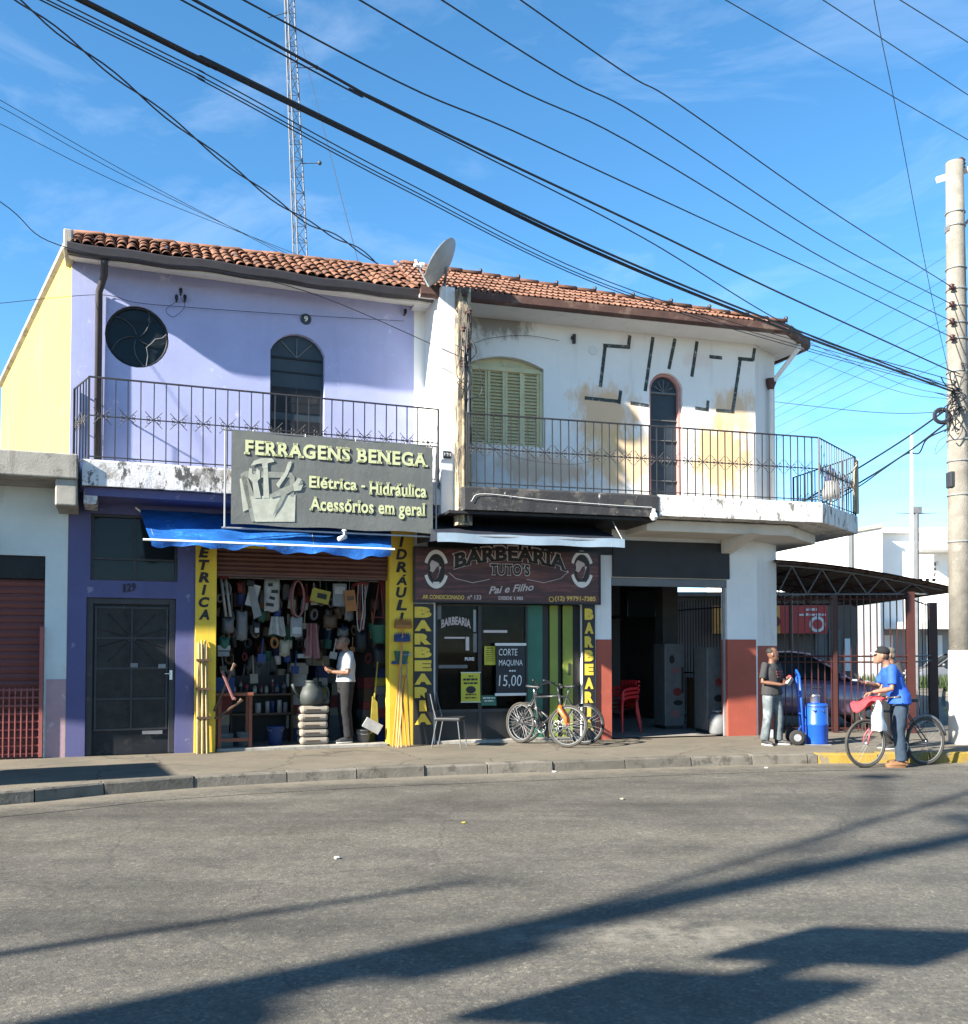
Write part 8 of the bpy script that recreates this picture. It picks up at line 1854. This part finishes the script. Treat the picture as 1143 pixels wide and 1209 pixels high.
# twisted drop running behind the roof
A0, A1, A2, A3 = at_depth(-40,-48,13.5), at_depth(150,100,15), at_depth(340,247,18.5), at_depth(445,311,21)
for k, lab in enumerate(('one strand of the twisted cable passing behind the tiled roof','other strand of the twisted cable passing behind the tiled roof')):
    P = spline([A0-(A1-A0)*.8, A0, A1, A2, A3, A3+V(2,3,-1.2)], 14); P = [p+V(0, .03*math.sin(i*.7+k*math.pi), .045*math.cos(i*.7+k*math.pi)) for i, p in enumerate(P)]
    solo(MB().tube(P, .014, 5), 'overhead_cable', lab, 'cable', M['cable'], group='overhead cables')
for k, (y0, y1, lab) in enumerate(((118,294,'upper of the thin lines dipping behind the left roof'),(126,296,'middle of the thin lines dipping behind the left roof'),(146,297,'lower of the thin lines dipping behind the left roof'))):
    B0, B1, B2 = at_depth(0,y0,13.5+k*.3), at_depth(160,(y0+y1)/2+3,15.5), at_depth(322+10*k,y1,19.5); cable([B0-(B1-B0)*.9, B0, B1, B2, B2+(B2-B1)*.6], .008, lab)
# service drop to the concrete post, and wires on the lilac wall
zp = FL.w(xm_, -1.13, 0); pe = V(zp.x, zp.y, at_depth(543, 424, zp.y).z); q0 = at_depth(0, 238, 12.0); q1 = at_depth(85, 294, 12.6); q2 = at_depth(339, 337, 13.9)
cable([q0-(q1-q0)*2.0, q0, q1, q2, pe], .010, 'service wire crossing the lilac wall to the concrete post')
wp = lambda px, py, y=-.06: FL.w(FL.p(px,py,y)[0], y, FL.p(px,py,y)[1])
cable([at_depth(-60,364,12.6), at_depth(0,358,12.9), wp(115,348), wp(160,357), wp(213,362), wp(340,371), wp(477,379)], .007, 'slack thin wire pinned along the top of the lilac wall')
cable([wp(208,356), wp(196,366), wp(205,374), wp(218,362), wp(213,350)], .006, 'loop of loose wire by the insulators on the lilac wall')
# wires from the post across the white facade, conduit cable on the black slab
wr = lambda px, py, y=-.06: FR.w(FR.p(px,py,y)[0], y, FR.p(px,py,y)[1])
cable([wr(556,592,YR-.02), wr(570,583,YR-.02), wr(640,590,YR-.02), wr(720,596,YR-.02), wr(770,599,YR-.02)], .006, 'pale cable clipped along the black balcony slab').data.materials[0] = M['white_paint']
cable([wr(556,505,YR), wr(600,537,YR), wr(680,548,YR), wr(730,530,YR)], .005, 'thin wire drooping on the white building railing')
cable([wr(560,405), wr(580,399), wr(620,396), wr(660,402)], .006, 'thin wire on the stained top of the white wall')
# high-voltage lines, overhead right
for pix, lab in (((((857,0),(1143,165))),'left high-voltage line crossing the top right corner'),((((972,0),(1143,112))),'middle high-voltage line crossing the top right corner'),((((1063,0),(1143,50))),'right high-voltage line at the very corner')):
    (ax0, ay0), (bx_, by_) = pix
    def atz(px, py, z): d = ray(px, py); return CAM+d*((z-CAMH)/d.z)
    Pa, Pb = atz(ax0, ay0, 9.75), atz(bx_, by_, 10.05); dd_ = (Pa-Pb).normalized(); cable([Pa+dd_*9+V(0,0,.5), Pa+dd_*4, Pa, Pb, Pb-dd_*4, Pb-dd_*10], .010, lab)
# thin guy/drop from the pole towards the camera
cable([on_pole(470), at_depth(1098,340,14.6), at_depth(1060,140,11.5), at_depth(1032,0,9.2), at_depth(1010,-160,7.6)], .007, 'thin line dropping steeply from the top edge to the right pole')
# side-street lines going away from the pole
for k, (py, lab) in enumerate(((298,'highest thin side-street line fading behind the corner'),(325,'second thin side-street line'),(352,'third thin side-street line'),(372,'fourth thin side-street line'),(386,'fifth thin side-street line'),(404,'sixth thin side-street line'),(424,'lowest thin side-street line'))):
    z = at_depth(1122, py, PRy).z; A = V(PRx-.1, PRy+.15, z); Bq = V(PRx-3.2-.12*k, PRy+17, z-.05); cable([A, A.lerp(Bq,.5)-V(0,0,.12), Bq], .005, lab)
cable([on_pole(488), at_depth(1060,488,17.5), at_depth(1000,484,19.5), at_depth(912,474,21.5)], .010, 'slack line from the right pole to the corner eaves')
cable([on_pole(470), at_depth(1060,452,16.8), at_depth(955,404,17.3)], .007, 'taut thin wire from the right pole to the corner roof')
cable([on_pole(474), at_depth(1060,462,16.8), at_depth(955,424,17.5)], .006, 'second taut wire under the first at the corner roof')
for k, (p, lab) in enumerate((([(1122,480),(1070,517),(1013,553),(960,585),(925,608)],'upper thick cable sloping from the right pole behind the railing'),([(1122,496),(1070,535),(1013,571),(960,600),(925,622)],'middle thick cable sloping from the right pole behind the railing'),([(1122,505),(1095,518),(1085,535),(1070,536),(1040,556),(1013,575),(960,606)],'lowest thick cable with a kink near the right pole'))):
    n_ = len(p); cable([at_depth(px, py, PRy+.1+6.0*(1122-px)/197) for px, py in p], .026 if k < 2 else .02, lab, n=6)
cable([at_depth(1122,512,PRy), at_depth(1108,522,PRy), at_depth(1104,536,PRy), at_depth(1111,530,PRy), at_depth(1122,518,PRy)], .006, 'loose wire loop hanging beside the right pole')
# small blue-grey cloth cone on the balcony corner, plastic scrap under the slab edge
P = FR.w((xb2+P3[0])/2+.05, (YR+P3[1])/2+.35, ZS1); t = thing('washing_bundle', 'blue and grey cloth hanging inside the corner balcony railing', 'cloth', WORLD, tuple(P))
MB().lathe([(.02,0),(.02,.62)], tuple(P), 8).build('stick', M['galv'], t); MB().lathe([(.16,.25),(.17,.32),(.13,.55)], tuple(P), 10).build('grey_cloth', M['goods']['silver'], t, smooth=True); MB().lathe([(.13,.55),(.08,.72),(.03,.8)], tuple(P), 10).build('blue_cloth', M['goods']['blue'], t, smooth=True)
